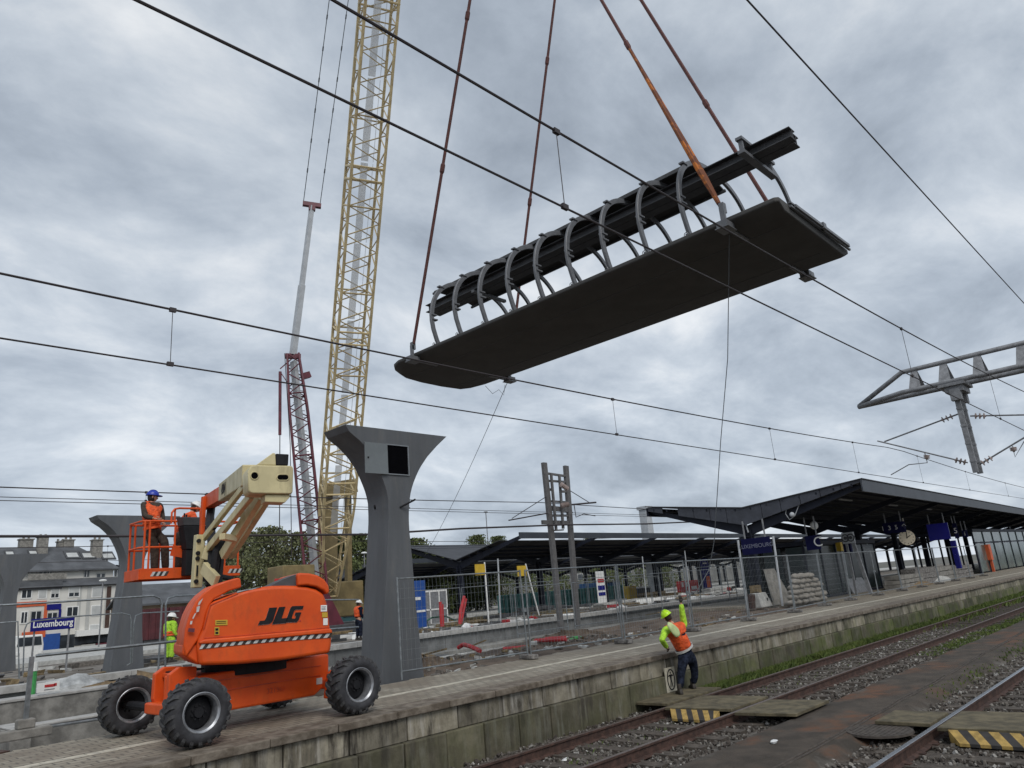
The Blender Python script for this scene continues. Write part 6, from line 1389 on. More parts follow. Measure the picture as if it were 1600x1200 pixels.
desc = ['mesh fence panel starting at the near funnel pillar', 'mesh fence panel in front of the heap with red pipes', 'mesh fence panel left of the worker at the wall', 'mesh fence panel directly behind the raised arm of the worker', 'mesh fence panel before the brown board, right of the worker', 'mesh fence panel in front of the concrete barrier block',
        'mesh fence panel before the shelter and the leaning slab', 'mesh fence panel before the pile of grey sacks', 'mesh fence panel before the sand by the round signal heads', 'mesh fence panel before the second canopy column', 'mesh fence panel left of the platform clock', 'mesh fence panel under the platform clock', 'mesh fence panel under the big blue display', 'mesh fence panel before the blue information pillar']
for i in range(14): fence(desc[i], (FX[i], FYs[i]), (FX[i + 1] - .02, FYs[i + 1]), FG, mesh=i < 7, foot=True, lean=random.uniform(-.03, .03), z=ZP)
# left foreground guard rail and panels behind it
t = thing('guard_rail', 'two bar galvanised guard rail with a leaning post at the lower left', 'guard rail', (3.7, 13.9, ZP))
q0 = atZ(38, 1146, ZP + .05); b = MB(); b.bar(q0, atY(50, 1026, q0.y), .06, .06); obj('post', b, 'galv', t)
b = MB(); e0 = atY(56, 1025, q0.y); e1 = atY(292, 1000, 14.2); b.tube([e0, e1, atY(560, 980, 15.5)], .024, 8); b.tube([atY(45, 1140, q0.y), atY(200, 1117, 14.3)], .022, 8); obj('rail', b, 'galv', t)
b = MB(); b.box(q0.x - .55, q0.x + .35, q0.y - .15, q0.y + .15, ZP - .02, ZP + .12); b.box(q0.x - .12, q0.x + .12, q0.y - .1, q0.y + .1, ZP + .121, ZP + .26); b.box(q0.x - .6, q0.x - .35, q0.y - .05, q0.y + .25, ZP + .121, ZP + .2); obj('footing', b, 'concrete', t, bevel=.02)
b = MB(); b.box(3.45, 3.85, 16.0, 16.4, -.2, .4, rz=.2); tag(obj('timber_block', b, 'rust'), 'rusty brown block leaning at the end of the long raw wall', 'block')
LG = 'mesh fence panels at the lower left'
def fpx(label, pts, y0, y1, r=.02, mid=None, wires=0):
    # frame through photo points at a distance that changes from y0 to y1
    t = thing('fence_panel', label, 'fence panel', atY(pts[0][0], pts[0][1], y0), LG); n = len(pts); xs_ = [p[0] for p in pts]; lo, hi = min(xs_), max(xs_)
    yy = lambda x: y0 + (y1 - y0) * (x - lo) / (hi - lo); V = [atY(p[0], p[1], yy(p[0])) for p in pts]; b = MB(); b.tube(V, r, 7); obj('frame', b, 'galv', t)
    return t
fpx('wide fence panel with rounded corner in front of the middle pillar', [(-20, 947), (100, 940), (240, 931), (250, 935), (253, 945), (247, 1054)], 20.0, 20.0, .024)
fpx('fence panel with rounded corner running behind the orange hood', [(258, 1052), (259, 945), (263, 935), (275, 931), (330, 929), (420, 938), (560, 937)], 20.0, 21.5, .024)
fpx('thin back fence panel around the station name sign', [(36, 1052), (38, 985), (42, 975), (50, 971), (120, 963), (190, 958), (203, 961), (205, 970), (204, 1036), (198, 1040)], 24.0, 24.0, .018)
fpx('thin back fence panel between the sign and the basket', [(206, 1036), (209, 975), (212, 962), (222, 958), (280, 955)], 24.0, 24.5, .018)
fpx('thin fence panel before the farthest funnel pillar', [(-10, 974), (28, 971), (30, 1060)], 22.0, 22.0, .018)
BGF = 'fence panels across the middle platform'
k = 0
for i in range(12):
    x = 24 + i * 3.5
    fence(('background mesh fence panel on the middle platform behind the near pillar', 'background mesh fence panel by the blue info pillar end', 'background mesh fence panel before the white gas cylinders', 'background mesh fence panel at the twin post mast', 'background mesh fence panel right of the twin post mast', 'background mesh fence panel before the green barriers', 'background mesh fence panel before the white notice board', 'background mesh fence panel before the grey pallet stack', 'background mesh fence panel left of the raised hand', 'background mesh fence panel behind the raised hand', 'background mesh fence panel before the blue pillar with orange bin', 'background mesh fence panel left of the concrete barrier')[i], (x, 30.0 + .3 * (i % 2)), (x + 3.45, 30.0 + .3 * ((i + 1) % 2)), BGF, z=ZP - .1, mesh=False, foot=False, h=2.1)
# ================================================================== STATION NAME SIGN
t = thing('station_sign', 'blue station name sign with white letters at the left in front of the apartment block', 'station sign', (11.5, 36, .6))
SY = 36.0; a, c = atY(48, 969, SY), atY(116, 980, SY); zc_ = (a.z + c.z) / 2 + .0
z_l, z_r = atY(48, 978.5, SY), atY(116, 971, SY); cen = (z_l + z_r) / 2; rv = (z_r - z_l); hw = rv.length / 2
b = MB(); b.obox(cen, ((1, 0, 0), (0, 1, 0), (0, 0, 1)), (hw, .04, .245)); obj('sign_plate', b, 'sign_blue', t)
b = MB(); add_text(b, 'Luxembourg', .36, cen + Vector((0, -.046, .01)), (1, 0, 0), (0, 0, 1), extrude=.003, bold=.008); 
xsn = [v.x for v in b.v]; sc_ = hw * 1.84 / (max(xsn) - min(xsn))
for v in b.v: v.x = cen.x + (v.x - cen.x) * sc_
obj('lettering', b, 'white', t)
b = MB(); 
for s in (-.8, .8): b.bar((cen.x + s * hw, SY + .06, ZP - .1), (cen.x + s * hw, SY + .06, cen.z + .2), .06, .06)
obj('post', b, 'galv_dull', t)
# ================================================================== THINGS ON THE NEAR PLATFORM UNDER THE CANOPY
def gp(px, py, z=ZP): return atZ(px, py, z)
SXY = 15.2
sh_ = thing('glass_shelter', 'dark glazed waiting shelter with black posts under the torn end of the canopy', 'shelter', (40, 16, ZP))
b = MB()
for x in (36.6, 38.6, 40.6, 42.6, 44.6, 46.6):
    for y in (15.3, 18.3): b.box(x - .05, x + .05, y - .05, y + .05, ZP, 3.35)
b.box(36.5, 46.7, 15.2, 18.4, 3.351, 3.55); b.box(36.5, 46.7, 15.25, 15.35, ZP, ZP + .12); obj('frame', b, 'navy', sh_)
for i, x in enumerate((36.6, 38.6, 40.6, 42.6, 44.6)):
    b = MB(); b.box(x + .06, x + 1.94, 15.29, 15.31, ZP + .14, 3.3); obj('pane', b, 'pane_glass', sh_)
    b = MB(); b.box(x + .06, x + 1.94, 18.29, 18.31, ZP + .14, 3.3); obj('pane', b, 'pane_glass', sh_)
b = MB(); 
for y in (15.2, 16.4, 17.6): b.box(36.56, 36.58, y + .06, y + 1.0, ZP + .14, 3.3)
obj('end_pane', b, 'pane_glass', sh_)
def sign(label, px0, py0, px1, py1, y, m='sign_dark', txt=None, size=.3, off=0, nm='sign', cat='sign', d=.06, hang=None, tm='white', post=None):
    # hangs across the platform, facing back along it towards the camera's end
    a = atY(px0, py0, y); c = atX(px1, py1, a.x); x = a.x; t = thing(nm, label, cat, (x, (a.y + c.y) / 2, c.z)); b = MB(); b.box(x, x + d, c.y, a.y, min(a.z, c.z), max(a.z, c.z)); pl = obj('panel', b, m, t)
    if txt: b = MB(); add_text(b, txt, size, (x - .006, (a.y + c.y) / 2 - off, (a.z + c.z) / 2), (0, -1, 0), (0, 0, 1), extrude=.002); obj('lettering', b, tm, pl)
    if hang:
        for q in (.15, .85): b = MB(); yy = a.y + (c.y - a.y) * q; b.bar((x + d / 2, yy, max(a.z, c.z)), (x + d / 2, yy, max(hang, max(a.z, c.z) + .3)), .05, .05); obj('hanger', b, 'galv_dull', t)
    if post: b = MB(); yy = (a.y + c.y) / 2; b.bar((x + d / 2, yy, post), (x + d / 2, yy, min(a.z, c.z)), .07, .07); obj('post', b, 'galv_dull', t)
    return t
sign('dark blue station name band reading LUXEMBOURG behind the first canopy column', 1157, 843, 1206, 863, 15.0, txt='LUXEMBOURG', size=.23, tm='sign_dim', hang=4.4)
sign('dark blue platform sign with the letter C at the shelter', 1257, 838, 1283, 858, 14.6, txt='C', size=.62, off=.25, hang=4.6)
sign('dark blue hanging direction sign with an arrow left of the clock', 1378, 818, 1416, 831, 14.2, txt='1  3  5  \u2191', size=.34, hang=4.9)
sign('large glowing blue departure display hanging right of the clock', 1447, 820, 1486, 842, 13.8, m='screen_lit', hang=4.9, nm='departure_display', cat='display')
sign('narrow dark blue track number panel at the right end of the departure display', 1487, 818, 1499, 841, 13.7, txt='5', size=.5, hang=4.9)
sign('tall dark blue information pillar with white heading below the display', 1484, 845, 1502, 888, 13.6, m='sign_blue', nm='information_pillar', cat='information pillar', d=.3, txt='C', size=.01)
sign('small blue sign with white symbols right of the departure display', 1502, 829, 1513, 839, 14, txt='i', size=.4, hang=4.6)
sign('small blue way sign far down under the canopy at the right edge', 1570, 832, 1583, 838, 15, txt='3', size=.4, hang=4.4)
sign('yellow ticket machine box left of the blue box at the round signal heads', 1305, 848, 1315, 861, 15.2, m='yellow_box', nm='ticket_machine', cat='ticket machine', d=.3, post=ZP)
sign('blue notice box under the pale panel with two round dials', 1317, 851, 1331, 864, 14.4, nm='notice_box', cat='notice box', d=.2, post=ZP)
t = thing('signal_panel', 'pale panel with two round dials on grey posts left of the clock', 'signal panel', gp(1325, 918)); SX = 44.0
a = atY(1314, 833, 14.2); c = atX(1336, 848, a.x); X_ = a.x; b = MB(); b.box(X_, X_ + .1, c.y, a.y, c.z, a.z); pn = obj('panel', b, 'pale_grey', t)
for q in (.27, .73):
    cy_ = a.y + (c.y - a.y) * q; zc2 = (a.z + c.z) / 2; b = MB(); b.tube([(X_ - .01, cy_ + .17 * cos(k * pi / 8), zc2 + .17 * sin(k * pi / 8)) for k in range(16)], .03, 5, closed=True); b.lathe((X_ - .002, cy_, zc2), (-1, 0, 0), [(0, .08), (.02, .08)], 12, True); obj('dial', b, 'dark_grey', pn)
b = MB(); b.bar((X_ + .05, a.y - .15, ZP), (X_ + .05, a.y - .15, c.z), .1, .1); obj('post', b, 'galv_dull', t); b = MB(); b.bar((X_ + .05, c.y - .25, ZP), (X_ + .05, c.y + .1, c.z), .16, .12); obj('post', b, 'galv_dull', t)
t = thing('platform_clock', 'round cream platform clock hanging under the canopy', 'clock', atY(1417, 840, 13.4)); p = atY(1417, 840, 13.4)
CF = Vector((-.93, -.36, 0)); CRt = Vector((.36, -.93, 0))
b = MB(); b.lathe(p, CF, [(-.06, .42), (.06, .42), (.062, .39), (.055, .38), (.055, .001)], 32); b.bar(p + Vector((0, 0, .4)), p + Vector((0, 0, 1.1)), .05, .05); obj('case', b, 'clock_face', t)
b = MB()
for k in range(12): a_ = k * pi / 6; d_ = CRt * sin(a_) + UZ * cos(a_); b.bar(p + CF * .062 + d_ * .30, p + CF * .062 + d_ * .36, .03, .008, up=CF)
for a_, l_ in ((R(5), .30), (R(62), .22)): d_ = CRt * sin(a_) + UZ * cos(a_); b.bar(p + CF * .068 - d_ * .05, p + CF * .068 + d_ * l_, .04, .008, up=CF)
obj('hands', b, 'black', t)
def place(px, py, z=ZP): v = atZ(px, py, z); return v
# sacks
p = atY(1268, 933, 14.0); rnd = random.Random(5)
for row, n in ((0, 6), (1, 6), (2, 5), (3, 5), (4, 4), (5, 3)):
    for k in range(n):
        b = MB(); cx_ = p.x - 1.7 + row * .18 + k * .62 + rnd.uniform(-.04, .04); z = ZP + .12 + row * .21; y = p.y + .2 + rnd.uniform(-.05, .05); b.ball((cx_, y, z), .33, 12, 7, (1.0, .75, .40))
        for v in b.v: v += Vector((nz(v.x * 6, v.z * 9, 1) * .05, nz(v.y * 6, v.x * 5, 1) * .05, nz(v.x * 5, v.y * 6, 1, 3) * .04))
        tag(obj('cement_sack', b, 'sack', smooth=True), ('grey sack in the bottom row of the big sack pile beside the shelter', 'grey sack in the second row from below of the sack pile', 'grey sack in the third row from below of the sack pile', 'grey sack in the fourth row of the sack pile beside the shelter', 'grey sack just below the top row of the sack pile', 'grey sack in the topmost row of the sack pile')[row], 'sack', 'stacked grey sacks beside the shelter')
# jersey barrier with box on top
p = place(1181, 950); t = thing('concrete_barrier', 'pale tapered concrete barrier block standing before the first canopy column', 'concrete barrier', p)
b = MB(); b.hexa([(p.x - .1, p.y - .35, ZP), (p.x + 1.0, p.y - .35, ZP), (p.x + 1.0, p.y + .5, ZP), (p.x - .1, p.y + .5, ZP), (p.x, p.y - .2, ZP + .62), (p.x + .8, p.y - .2, ZP + .62), (p.x + .8, p.y + .2, ZP + .62), (p.x, p.y + .2, ZP + .62)]); bb = obj('block', b, 'concrete_light', t, bevel=.03)
b = MB(); b.box(p.x + .62, p.x + .70, p.y - .29, p.y - .25, ZP + .15, ZP + .38); obj('lifting_slot', b, 'black', bb)
b = MB(); b.box(p.x + .0, p.x + .62, p.y - .15, p.y + .2, ZP + .63, ZP + .95, rz=.2, jit=.04); tag(obj('cardboard_box', b, 'wood'), 'crumpled brown box on top of the concrete barrier block', 'box')
b = MB(); b.box(p.x - .5, p.x - .15, p.y - .1, p.y + .1, ZP, ZP + .6, jit=.04); tag(obj('rusty_drum', b, 'rust'), 'rusty brown block left of the concrete barrier', 'block')
heap('pile of brown sand with yellowish edge behind the fence right of the sacks', 'sand', 47.5, 13.8, 2.6, .7, .28, 'sand', nm='sand_heap')
heap('pale heap of broken plaster under the canopy left of the display', 'rubble', 53, 14.2, 2.2, .8, .45, 'concrete_light', nm='rubble_heap')
for (px_, py_, w_, h_, m_, lb, yy) in ((1425, 905, 4.4, .7, 'concrete', 'flat grey stack of kerb stones under the clock', 14.2), (1450, 898, 5.0, .95, 'stone_grey', 'dark grey stack of kerb stones below the big display', 14.5), (1478, 893, 5, .9, 'concrete', 'grey stack of pallets right of the kerb stones', 14.5), (1505, 888, 5, .8, 'stone_grey', 'low grey stack beside the blue information pillar', 14.6)):
    p = atY(px_, py_, yy - .7); p.z = ZP; t = thing('stone_stack', lb, 'stack of stones', p, None)
    for r_ in range(3):
        b = MB(); z0 = ZP + r_ * h_ / 3
        for k in range(5): b.box(p.x - w_ / 2 + k * w_ / 5 + r_ * .08, p.x - w_ / 2 + (k + 1) * w_ / 5 - .04 + r_ * .08 * (1 if k < 4 else 0), p.y, p.y + .8, z0 + .01, z0 + h_ / 3 - .02, jit=.015)
        obj('stone_layer', b, m_, t)
b = MB(); a = place(1216, 945); b.prism([(a.x - .3, a.y, ZP), (a.x + 1.7, a.y, ZP), (a.x + .9, a.y + .3, ZP + 1.6), (a.x - .1, a.y + .3, ZP + 1.6)], (0, .08, 0)); tag(obj('leaning_slab', b, 'concrete'), 'grey slab leaning against the shelter left of the sacks', 'slab')
b = MB(); a = place(1350, 925); b.prism([(a.x - 1.5, a.y, ZP), (a.x + 1.4, a.y, ZP), (a.x + .2, a.y + .5, ZP + 1.5), (a.x - 1.7, a.y + .5, ZP + 1.5)], (0, .08, 0)); tag(obj('leaning_sheet', b, 'galv_dull'), 'pale grey metal sheet leaning behind the fence under the canopy', 'sheet')
for px_, top, by, lean_, lb in ((1208, 838, 947, 0, 'tall thin pale pole right of the first canopy column'), (1153, 844, 953, 0, 'tall thin pale pole left of the first canopy column'), (1357, 842, 868, 1.2, 'short white slanting rod under the canopy')):
    q0 = atZ(px_ + (15 if lean_ == 0 else -6), by, ZP) if lean_ == 0 else atY(px_ - 6, by, 16); q1 = atY(px_, top, q0.y); b = MB(); b.tube([q0, q1], .05 if lean_ == 0 else .035, 6); tag(obj('pole', b, 'pale_grey'), lb, 'pole')
t = thing('fire_point', 'orange red post under the far canopy at the right edge', 'post', atZ(1556, 893, ZP)); p = atZ(1556, 893, ZP); b = MB(); b.box(p.x - .35, p.x + .35, p.y, p.y + .3, ZP + .9, ZP + 2.1); obj('box', b, 'red_orange', t); b = MB(); b.box(p.x - .1, p.x + .15, p.y + .05, p.y + .25, ZP, ZP + .9); obj('stand', b, 'red_orange', t)
# second glazed shelter down the platform
s2 = thing('glass_shelter', 'long greenish glazed waiting hall at the far right under the canopy', 'shelter', (78, 16, ZP))
b = MB(); 
for k in range(12):
    x = 66 + k * 3.2; b.box(x - .06, x + .06, 14.3, 14.42, ZP, 3.9); b.box(x - .06, x + .06, 18.3, 18.42, ZP, 3.9)
b.box(65.9, 101.5, 14.25, 18.5, 3.901, 4.1); b.box(65.9, 101.5, 14.3, 14.42, 3.0, 3.12); obj('frame', b, 'navy', s2)
for k in range(11): x = 66 + k * 3.2; b = MB(); b.box(x + .07, x + 3.13, 14.35, 14.37, ZP + .1, 2.99); b.box(x + .07, x + 3.13, 14.35, 14.37, 3.13, 3.88); obj('pane', b, 'glass_green', s2)
# ================================================================== EXCAVATION AND MIDDLE PLATFORM CLUTTER
def pipe(label, pts, m, r=.055, nm='plastic_pipe', cat='pipe', grp=None):
    b = MB(); b.tube(pts, r, 8)
    for i in range(len(pts) - 1):
        a, c = Vector(pts[i]), Vector(pts[i + 1])
        for k in range(1, 5): p = a.lerp(c, k / 5); dn = (c - a).normalized(); b.tube([p - dn * .01, p + dn * .01], r * 1.08, 8)
    o = obj(nm, b, m); return tag(o, label, cat, grp)
gz = lambda px, py, z=.6: atZ(px, py, z)
def ppx(pts, z): return [atZ(x, y, z + dz) for x, y, dz in pts]
pipe('red corrugated pipe bent over the near rubble heap', ppx([(716, 1012, 0), (724, 1007, .1), (735, 1010, .12), (750, 1017, 0)], .62), 'red_pipe', .07)
pipe('straight red pipe between the two rubble heaps', ppx([(786, 1014, 0), (822, 1011, 0)], .6), 'red_pipe', .055)
pipe('long bright red pipe on top of the bundle', ppx([(836, 1001, 0.1), (885, 999, .1)], .66), 'red_pipe', .06)
pipe('orange red pipe across the middle of the bundle', ppx([(838, 1004, 0.0), (888, 1005, .02)], .6), 'red_orange', .06)
pipe('dark red pipe at the lower front of the bundle', ppx([(832, 1006, -.05), (865, 1010, -.02)], .58), 'red_pipe', .06)
pipe('shorter red pipe at the back of the bundle', ppx([(852, 998, .1), (884, 996, .12)], .66), 'red_pipe', .05)
pipe('green corrugated pipe at the right end of the red bundle', ppx([(888, 1001, 0), (908, 997, .02)], .62), 'green_pipe', .06)
pipe('short second green pipe lying beside the first', ppx([(890, 998, 0), (903, 996, .02)], .66), 'green_pipe', .05)
rnd = random.Random(11); b = MB()
for k in range(420):
    cx_, cy_, sp_ = rnd.choice(((13.3, 16.7, 1.0), (13.3, 16.7, .8), (18.6, 16.2, 1.8), (23, 15.5, 2.2), (12, 14.6, 1.2), (26, 15, 3)))
    x = rnd.gauss(cx_, sp_); y = rnd.gauss(cy_, .55)
    if not 13.3 < y < 20 or x < 11.6: continue
    s = rnd.uniform(.03, .11); b.k = rnd.choice((0, 0, 1, 2)); z = gh(x, y); b.box(x - s, x + s, y - s * .6, y + s * .6, z - .02, z + s * .7, rz=rnd.random() * 3, jit=s * .35)
tag(obj('rubble', b, ['st2', 'concrete_light', 'wood']), 'broken stones and wood scraps strewn over the brown soil behind the fence', 'rubble', kind='stuff')
for k, (pa, pb, lb) in enumerate((((660, 1024), (697, 1014), 'thin board lying on the soil right of the near pillar'), ((1085, 962), (1142, 954), 'long pale brown board on the soil right of the worker'), ((735, 1010), (760, 1000), 'broken white slat sticking out of the near rubble heap'), ((1010, 961), (1030, 957), 'dark board lying on the soil left of the brown board'))):
    a, c = atZ(*pa, .55), atZ(*pb, .72); b = MB(); b.bar(a, c, .25 if k == 1 else .10, .05); tag(obj('board', b, 'wood'), lb, 'board')
MZ = ZP - .12
def mp(px, py, z=MZ): return atZ(px, py, z)
def post_pipe(px, py, h_, lb, lean=0.0, y=29.6):
    p = atY(px, py, y); b = MB(); b.tube([p, p + Vector((lean * .3, 0, h_ * .5)), p + Vector((lean, 0, h_))], .08, 8); b.tube([p + Vector((.18, .1, 0)), p + Vector((.2 + lean, .1, h_ * .9))], .07, 8); tag(obj('conduit_bundle', b, 'red_pipe'), lb, 'conduit')
post_pipe(690, 979, 1.2, 'upright red conduit pair at the edge of the middle platform'); post_pipe(718, 975, 1.35, 'leaning red conduit pair beside the first middle column', .45)
# first columns of the middle canopy stand at x 33.6; extra items between
def crate(nm, lb, cat, px, py, w_, h_, d_, m_, y, det=None, grp=None):
    p = atY(px, py, y); z0 = MZ; t = thing(nm, lb, cat, (p.x, y, z0), grp); b = MB(); b.box(p.x - w_ / 2, p.x + w_ / 2, y, y + d_, z0, z0 + h_); o = obj('body', b, m_, t, bevel=.02)
    if det:
        for (u0, v0, u1, v1, dm) in det: c = MB(); c.box(p.x - w_ / 2 + u0 * w_, p.x - w_ / 2 + u1 * w_, y - .025, y - .002, z0 + v0 * h_, z0 + v1 * h_); obj('label_panel' if dm == 'white' else 'trim', c, dm, o)
    return t
crate('toilet_cabin', 'dark blue portable cabin door panel right of the near funnel pillar', 'cabin', 655, 945, 1.0, 2.7, 1.0, 'blue_box', 33, [(.1, .62, .6, .68, 'white'), (.3, .38, .9, .42, 'white'), (.1, .1, .16, .9, 'dark_grey')])
crate('gas_rack', 'white framed rack of grey panels between the blue cabin and the red conduits', 'rack', 679, 940, 2.1, 2.2, .9, 'galv_dull', 37, [(0, .95, 1, 1, 'white'), (0, 0, .04, .95, 'white'), (.30, 0, .34, .95, 'white'), (.66, 0, .70, .95, 'white'), (.96, 0, 1, .95, 'white'), (0, .45, 1, .49, 'white')])
for k, (px_, py_, lb) in enumerate(((751, 890, 'yellow board on a white pole left of the second middle column'), (816, 892, 'tilted yellow board on a white pole beside the twin post mast'))):
    p = atY(px_, py_, 31); t = thing('yellow_board', lb, 'board'if 0 else 'yellow sign', (p.x, 31, MZ)); b = MB(); b.box(p.x - .45, p.x + .3, 30.95, 31, p.z - .3, p.z + .3, rz=0); obj('panel', b, 'yellow_box', t)
    b = MB(); b.tube([(p.x + (.35 if k == 0 else 1.2), 31, MZ), (p.x + .34, 31, p.z + .4)], .045, 6); obj('pole', b, 'white', t)
# green barriers
for k in range(8):
    x = 44 + k * 2.1; t = thing('barrier_panel', ('leftmost green water filled barrier behind the mast', 'second green barrier from the left behind the mast', 'third green barrier, seen between the mast posts', 'fourth green barrier, right of the mast', 'fifth green barrier of the row', 'sixth green barrier before the white notice', 'seventh green barrier, next to the last', 'last green barrier at the right end of the row')[k], 'barrier', (x, 43, MZ), 'green barriers on the middle platform')
    b = MB(); b.box(x - 1.0, x + 1.0, 42.9, 43.2, MZ, MZ + 1.5); o = obj('panel', b, 'teal', t, bevel=.04); b = MB()
    for q in (-.6, 0, .6): b.box(x + q - .06, x + q + .06, 42.86, 42.9, MZ, MZ + 1.45)
    obj('rib', b, 'green_dark', o)
crate('notice_board', 'white warning notice panel with blue and red print right of the mast', 'notice', 941, 930, 1.0, 2.6, .06, 'white', 33.5, [(.1, .5, .9, .62, 'sign_blue'), (.1, .35, .9, .44, 'sign_blue'), (.15, .7, .85, .8, 'red_plastic')])
crate('information_pillar', 'blue information pillar with an orange bin on the middle platform', 'information pillar', 1108, 925, 1.5, 3.4, .5, 'sign_blue', 40, [(.2, .84, .7, .88, 'white'), (.35, .15, .85, .48, 'red_orange')])
crate('container', 'blue site container behind the white notice panel', 'container', 952, 925, 4.0, 1.9, 2.2, 'cabin_blue', 46.3, [(0, .95, 1, 1, 'dark_grey')])
crate('skip', 'red and white barrier stack left of the blue pillar with the orange bin', 'barrier stack', 1085, 920, 6, 1.3, .5, 'red_plastic', 47, [(.05, .5, .12, .9, 'white'), (.2, .5, .27, .9, 'white'), (.4, .2, .6, .5, 'white'), (.7, .5, .8, .9, 'white')])
crate('tool_box', 'yellow grit box between the middle canopy columns', 'grit box', 988, 917, 1.3, 1.3, 1, 'yellow_box', 44)
for k, (x, y, lb) in enumerate(((36, 21.0, 'fence panel at the back edge of the near platform beside the shelter'), (40, 21.0, 'second fence panel at the back edge behind the shelter'), (30, 21.6, 'fence panel crossing behind the brown board'), (26.4, 21.8, 'fence panel at the far rim of the brown soil'), (22.8, 21.9, 'fence panel at the rim of the soil right of the mast'))): fence(lb, (x, y), (x + 3.4, y + .1), 'fence panels at the rim of the excavation', z=.5 if x < 34 else ZP, mesh=False, foot=False)
crate('work_table', 'grey covered work bench right of the yellow grit box', 'work bench', 1003, 917, 3.4, 1.1, 1.2, 'dark_grey', 45, [(0, .9, 1, 1, 'white')])
for k, (px_, w_, h_, y_, m_, lb) in enumerate(((730, 3.0, .35, 31.5, 'wood', 'low stack of timber at the foot of the second middle column'), (760, 2.2, .5, 32, 'wood', 'timber pallet with bricks beside the second middle column'), (795, 2.6, .5, 31.2, 'dark_grey', 'dark pallet stack left of the twin post mast'), (848, 2.6, .7, 32.5, 'dark_grey', 'dark heap of steel parts under the canopy behind the mast'), (872, 3.0, .4, 31, 'wood', 'flat timber pallet between the mast posts'), (915, 3, .5, 33, 'dark_grey', 'dark steel stack right of the mast'),
      (960, 2.0, .45, 32, 'concrete_light', 'pale kerb stack below the white notice panel'), (1000, 4.0, .45, 33, 'concrete', 'flat grey kerb stack left of the raised hand'), (1030, 3.0, .7, 38, 'wood', 'brown timber stack under the middle canopy'), (1048, 3, .4, 33, 'concrete_light', 'pale slab stack behind the raised hand'), (1130, 3.0, .6, 34, 'concrete_light', 'pale stack of slabs left of the concrete barrier'), (705, 2.0, .3, 34, 'concrete_light', 'pale slab lying at the first middle column'))):
    p = atY(px_, 960, y_); t = thing('material_stack', lb, 'material stack', (p.x, y_, MZ), 'stacks of building material on the middle platform'); rn = random.Random(k)
    for r_ in range(3):
        b = MB(); q = 4
        for s in range(q): b.box(p.x - w_ / 2 + s * w_ / q + rn.uniform(0, .1), p.x - w_ / 2 + (s + 1) * w_ / q - .03 + rn.uniform(0, .1), y_ + rn.uniform(0, .1), y_ + 1, MZ + r_ * h_ / 3, MZ + (r_ + .85) * h_ / 3, jit=.02)
        obj('layer', b, m_ if (r_ + k) % 3 else ('concrete_light' if m_ != 'wood' else 'wood_mossy'), t)
# green hoses by the near pillar, fluttering plastic
b = MB(); b.tube([atZ(659, 975, .95), atZ(675, 965, 1.25), atZ(697, 963, 1.3), atZ(712, 970, .9)], .05, 7); b.tube([atZ(659, 982, .85), atZ(668, 972, 1.0), atZ(672, 985, .8)], .05, 7); tag(obj('hose', b, 'green_dark'), 'dark green hose loop lying on the middle platform edge', 'hose')
for k, (px_, py_, lb) in enumerate(((728, 972, 'crumpled white bag at the foot of the first middle column'), (812, 965, 'white plastic bag left of the twin post mast'), (968, 938, 'pale plastic bundle right of the white notice'), (1082, 930, 'white sack bundle behind the fence right of the raised arm'))):
    p = atY(px_, py_, 29.4); b = MB(); b.ball((p.x, 29.4, MZ + .16), .25, 12, 7, (1.3, .8, .6))
    for v in b.v: v += Vector((nz(v.x * 4, v.z * 5, 1, k) * .10, nz(v.z * 4, v.x * 5, 1, k) * .08, nz(v.y * 4, v.x * 4, 1, k) * .12))
    tag(obj('plastic_bag', b, 'plastic_white'), lb, 'bag')
# people-height traffic items at the left: tarp, sand, bollard, small van
heap('brown sand bank behind the far kerb wall at the left', 'sand', 13.5, 26.5, 3.4, 1.6, .75, 'sand', z0=-.1, nm='sand_heap', rough=.35)
c0 = atY(110, 1043, 26.2); b = MB(); rings = []
for i in range(8):
    x = c0.x - .9 + i * .27; hh = .12 + .28 * sin(pi * i / 7); rings.append([(x, 26.0, .35), (x + .05, 26.1, .55 + hh * .4 + .04 * sin(i * 2.1)), (x + .1, 26.5, .60 + hh + .05 * sin(i * 1.7)), (x, 27.0, .55 + hh * .8 + .04 * cos(i * 2.3)), (x, 27.1, .35)])
b.loft(rings); tag(obj('tarpaulin', b, 'tarp'), 'small pale grey tarpaulin over a low heap below the station name sign', 'tarpaulin')
p = atY(54, 1028, 26); b = MB(); b.tube([(p.x, 26, -.1), (p.x, 26, 1.25)], .1, 10); o = tag(obj('bollard', b, 'green_pipe'), 'green and white marker post in front of the white van at the left', 'bollard'); c = MB(); c.tube([(p.x, 26, 1.251), (p.x, 26, 1.5)], .11, 10); obj('white_top', c, 'white', o)
p = atY(44, 1030, 70); t = thing('van', 'white van parked before the orange framed shop at the left', 'van', (p.x, 70, 0))
b = MB(); b.prism([(p.x - 1.0, 70, .4), (p.x + 1.0, 70, .4), (p.x + 1.0, 70, 1.4), (p.x + .85, 70, 2.2), (p.x - .85, 70, 2.2), (p.x - 1.0, 70, 1.4)], (0, 4.5, 0)); bo = obj('body', b, 'white', t, bevel=.08); b = MB(); b.prism([(p.x - .85, 69.97, 1.4), (p.x + .85, 69.97, 1.4), (p.x + .75, 69.97, 2.05), (p.x - .75, 69.97, 2.05)], (0, .02, 0)); obj('windscreen', b, 'glass_dark', bo)
for s in (-1, 1): b = MB(); b.box(p.x + s * .75 - .12, p.x + s * .75 + .12, 69.95, 69.99, .75, .95); obj('headlight', b, 'lamp_white', bo); b = MB(); b.lathe((p.x + s * .9, 70.8, .38), (1, 0, 0), [(-.12, .36), (.12, .36)], 16, True); obj('wheel', b, 'rubber', t)
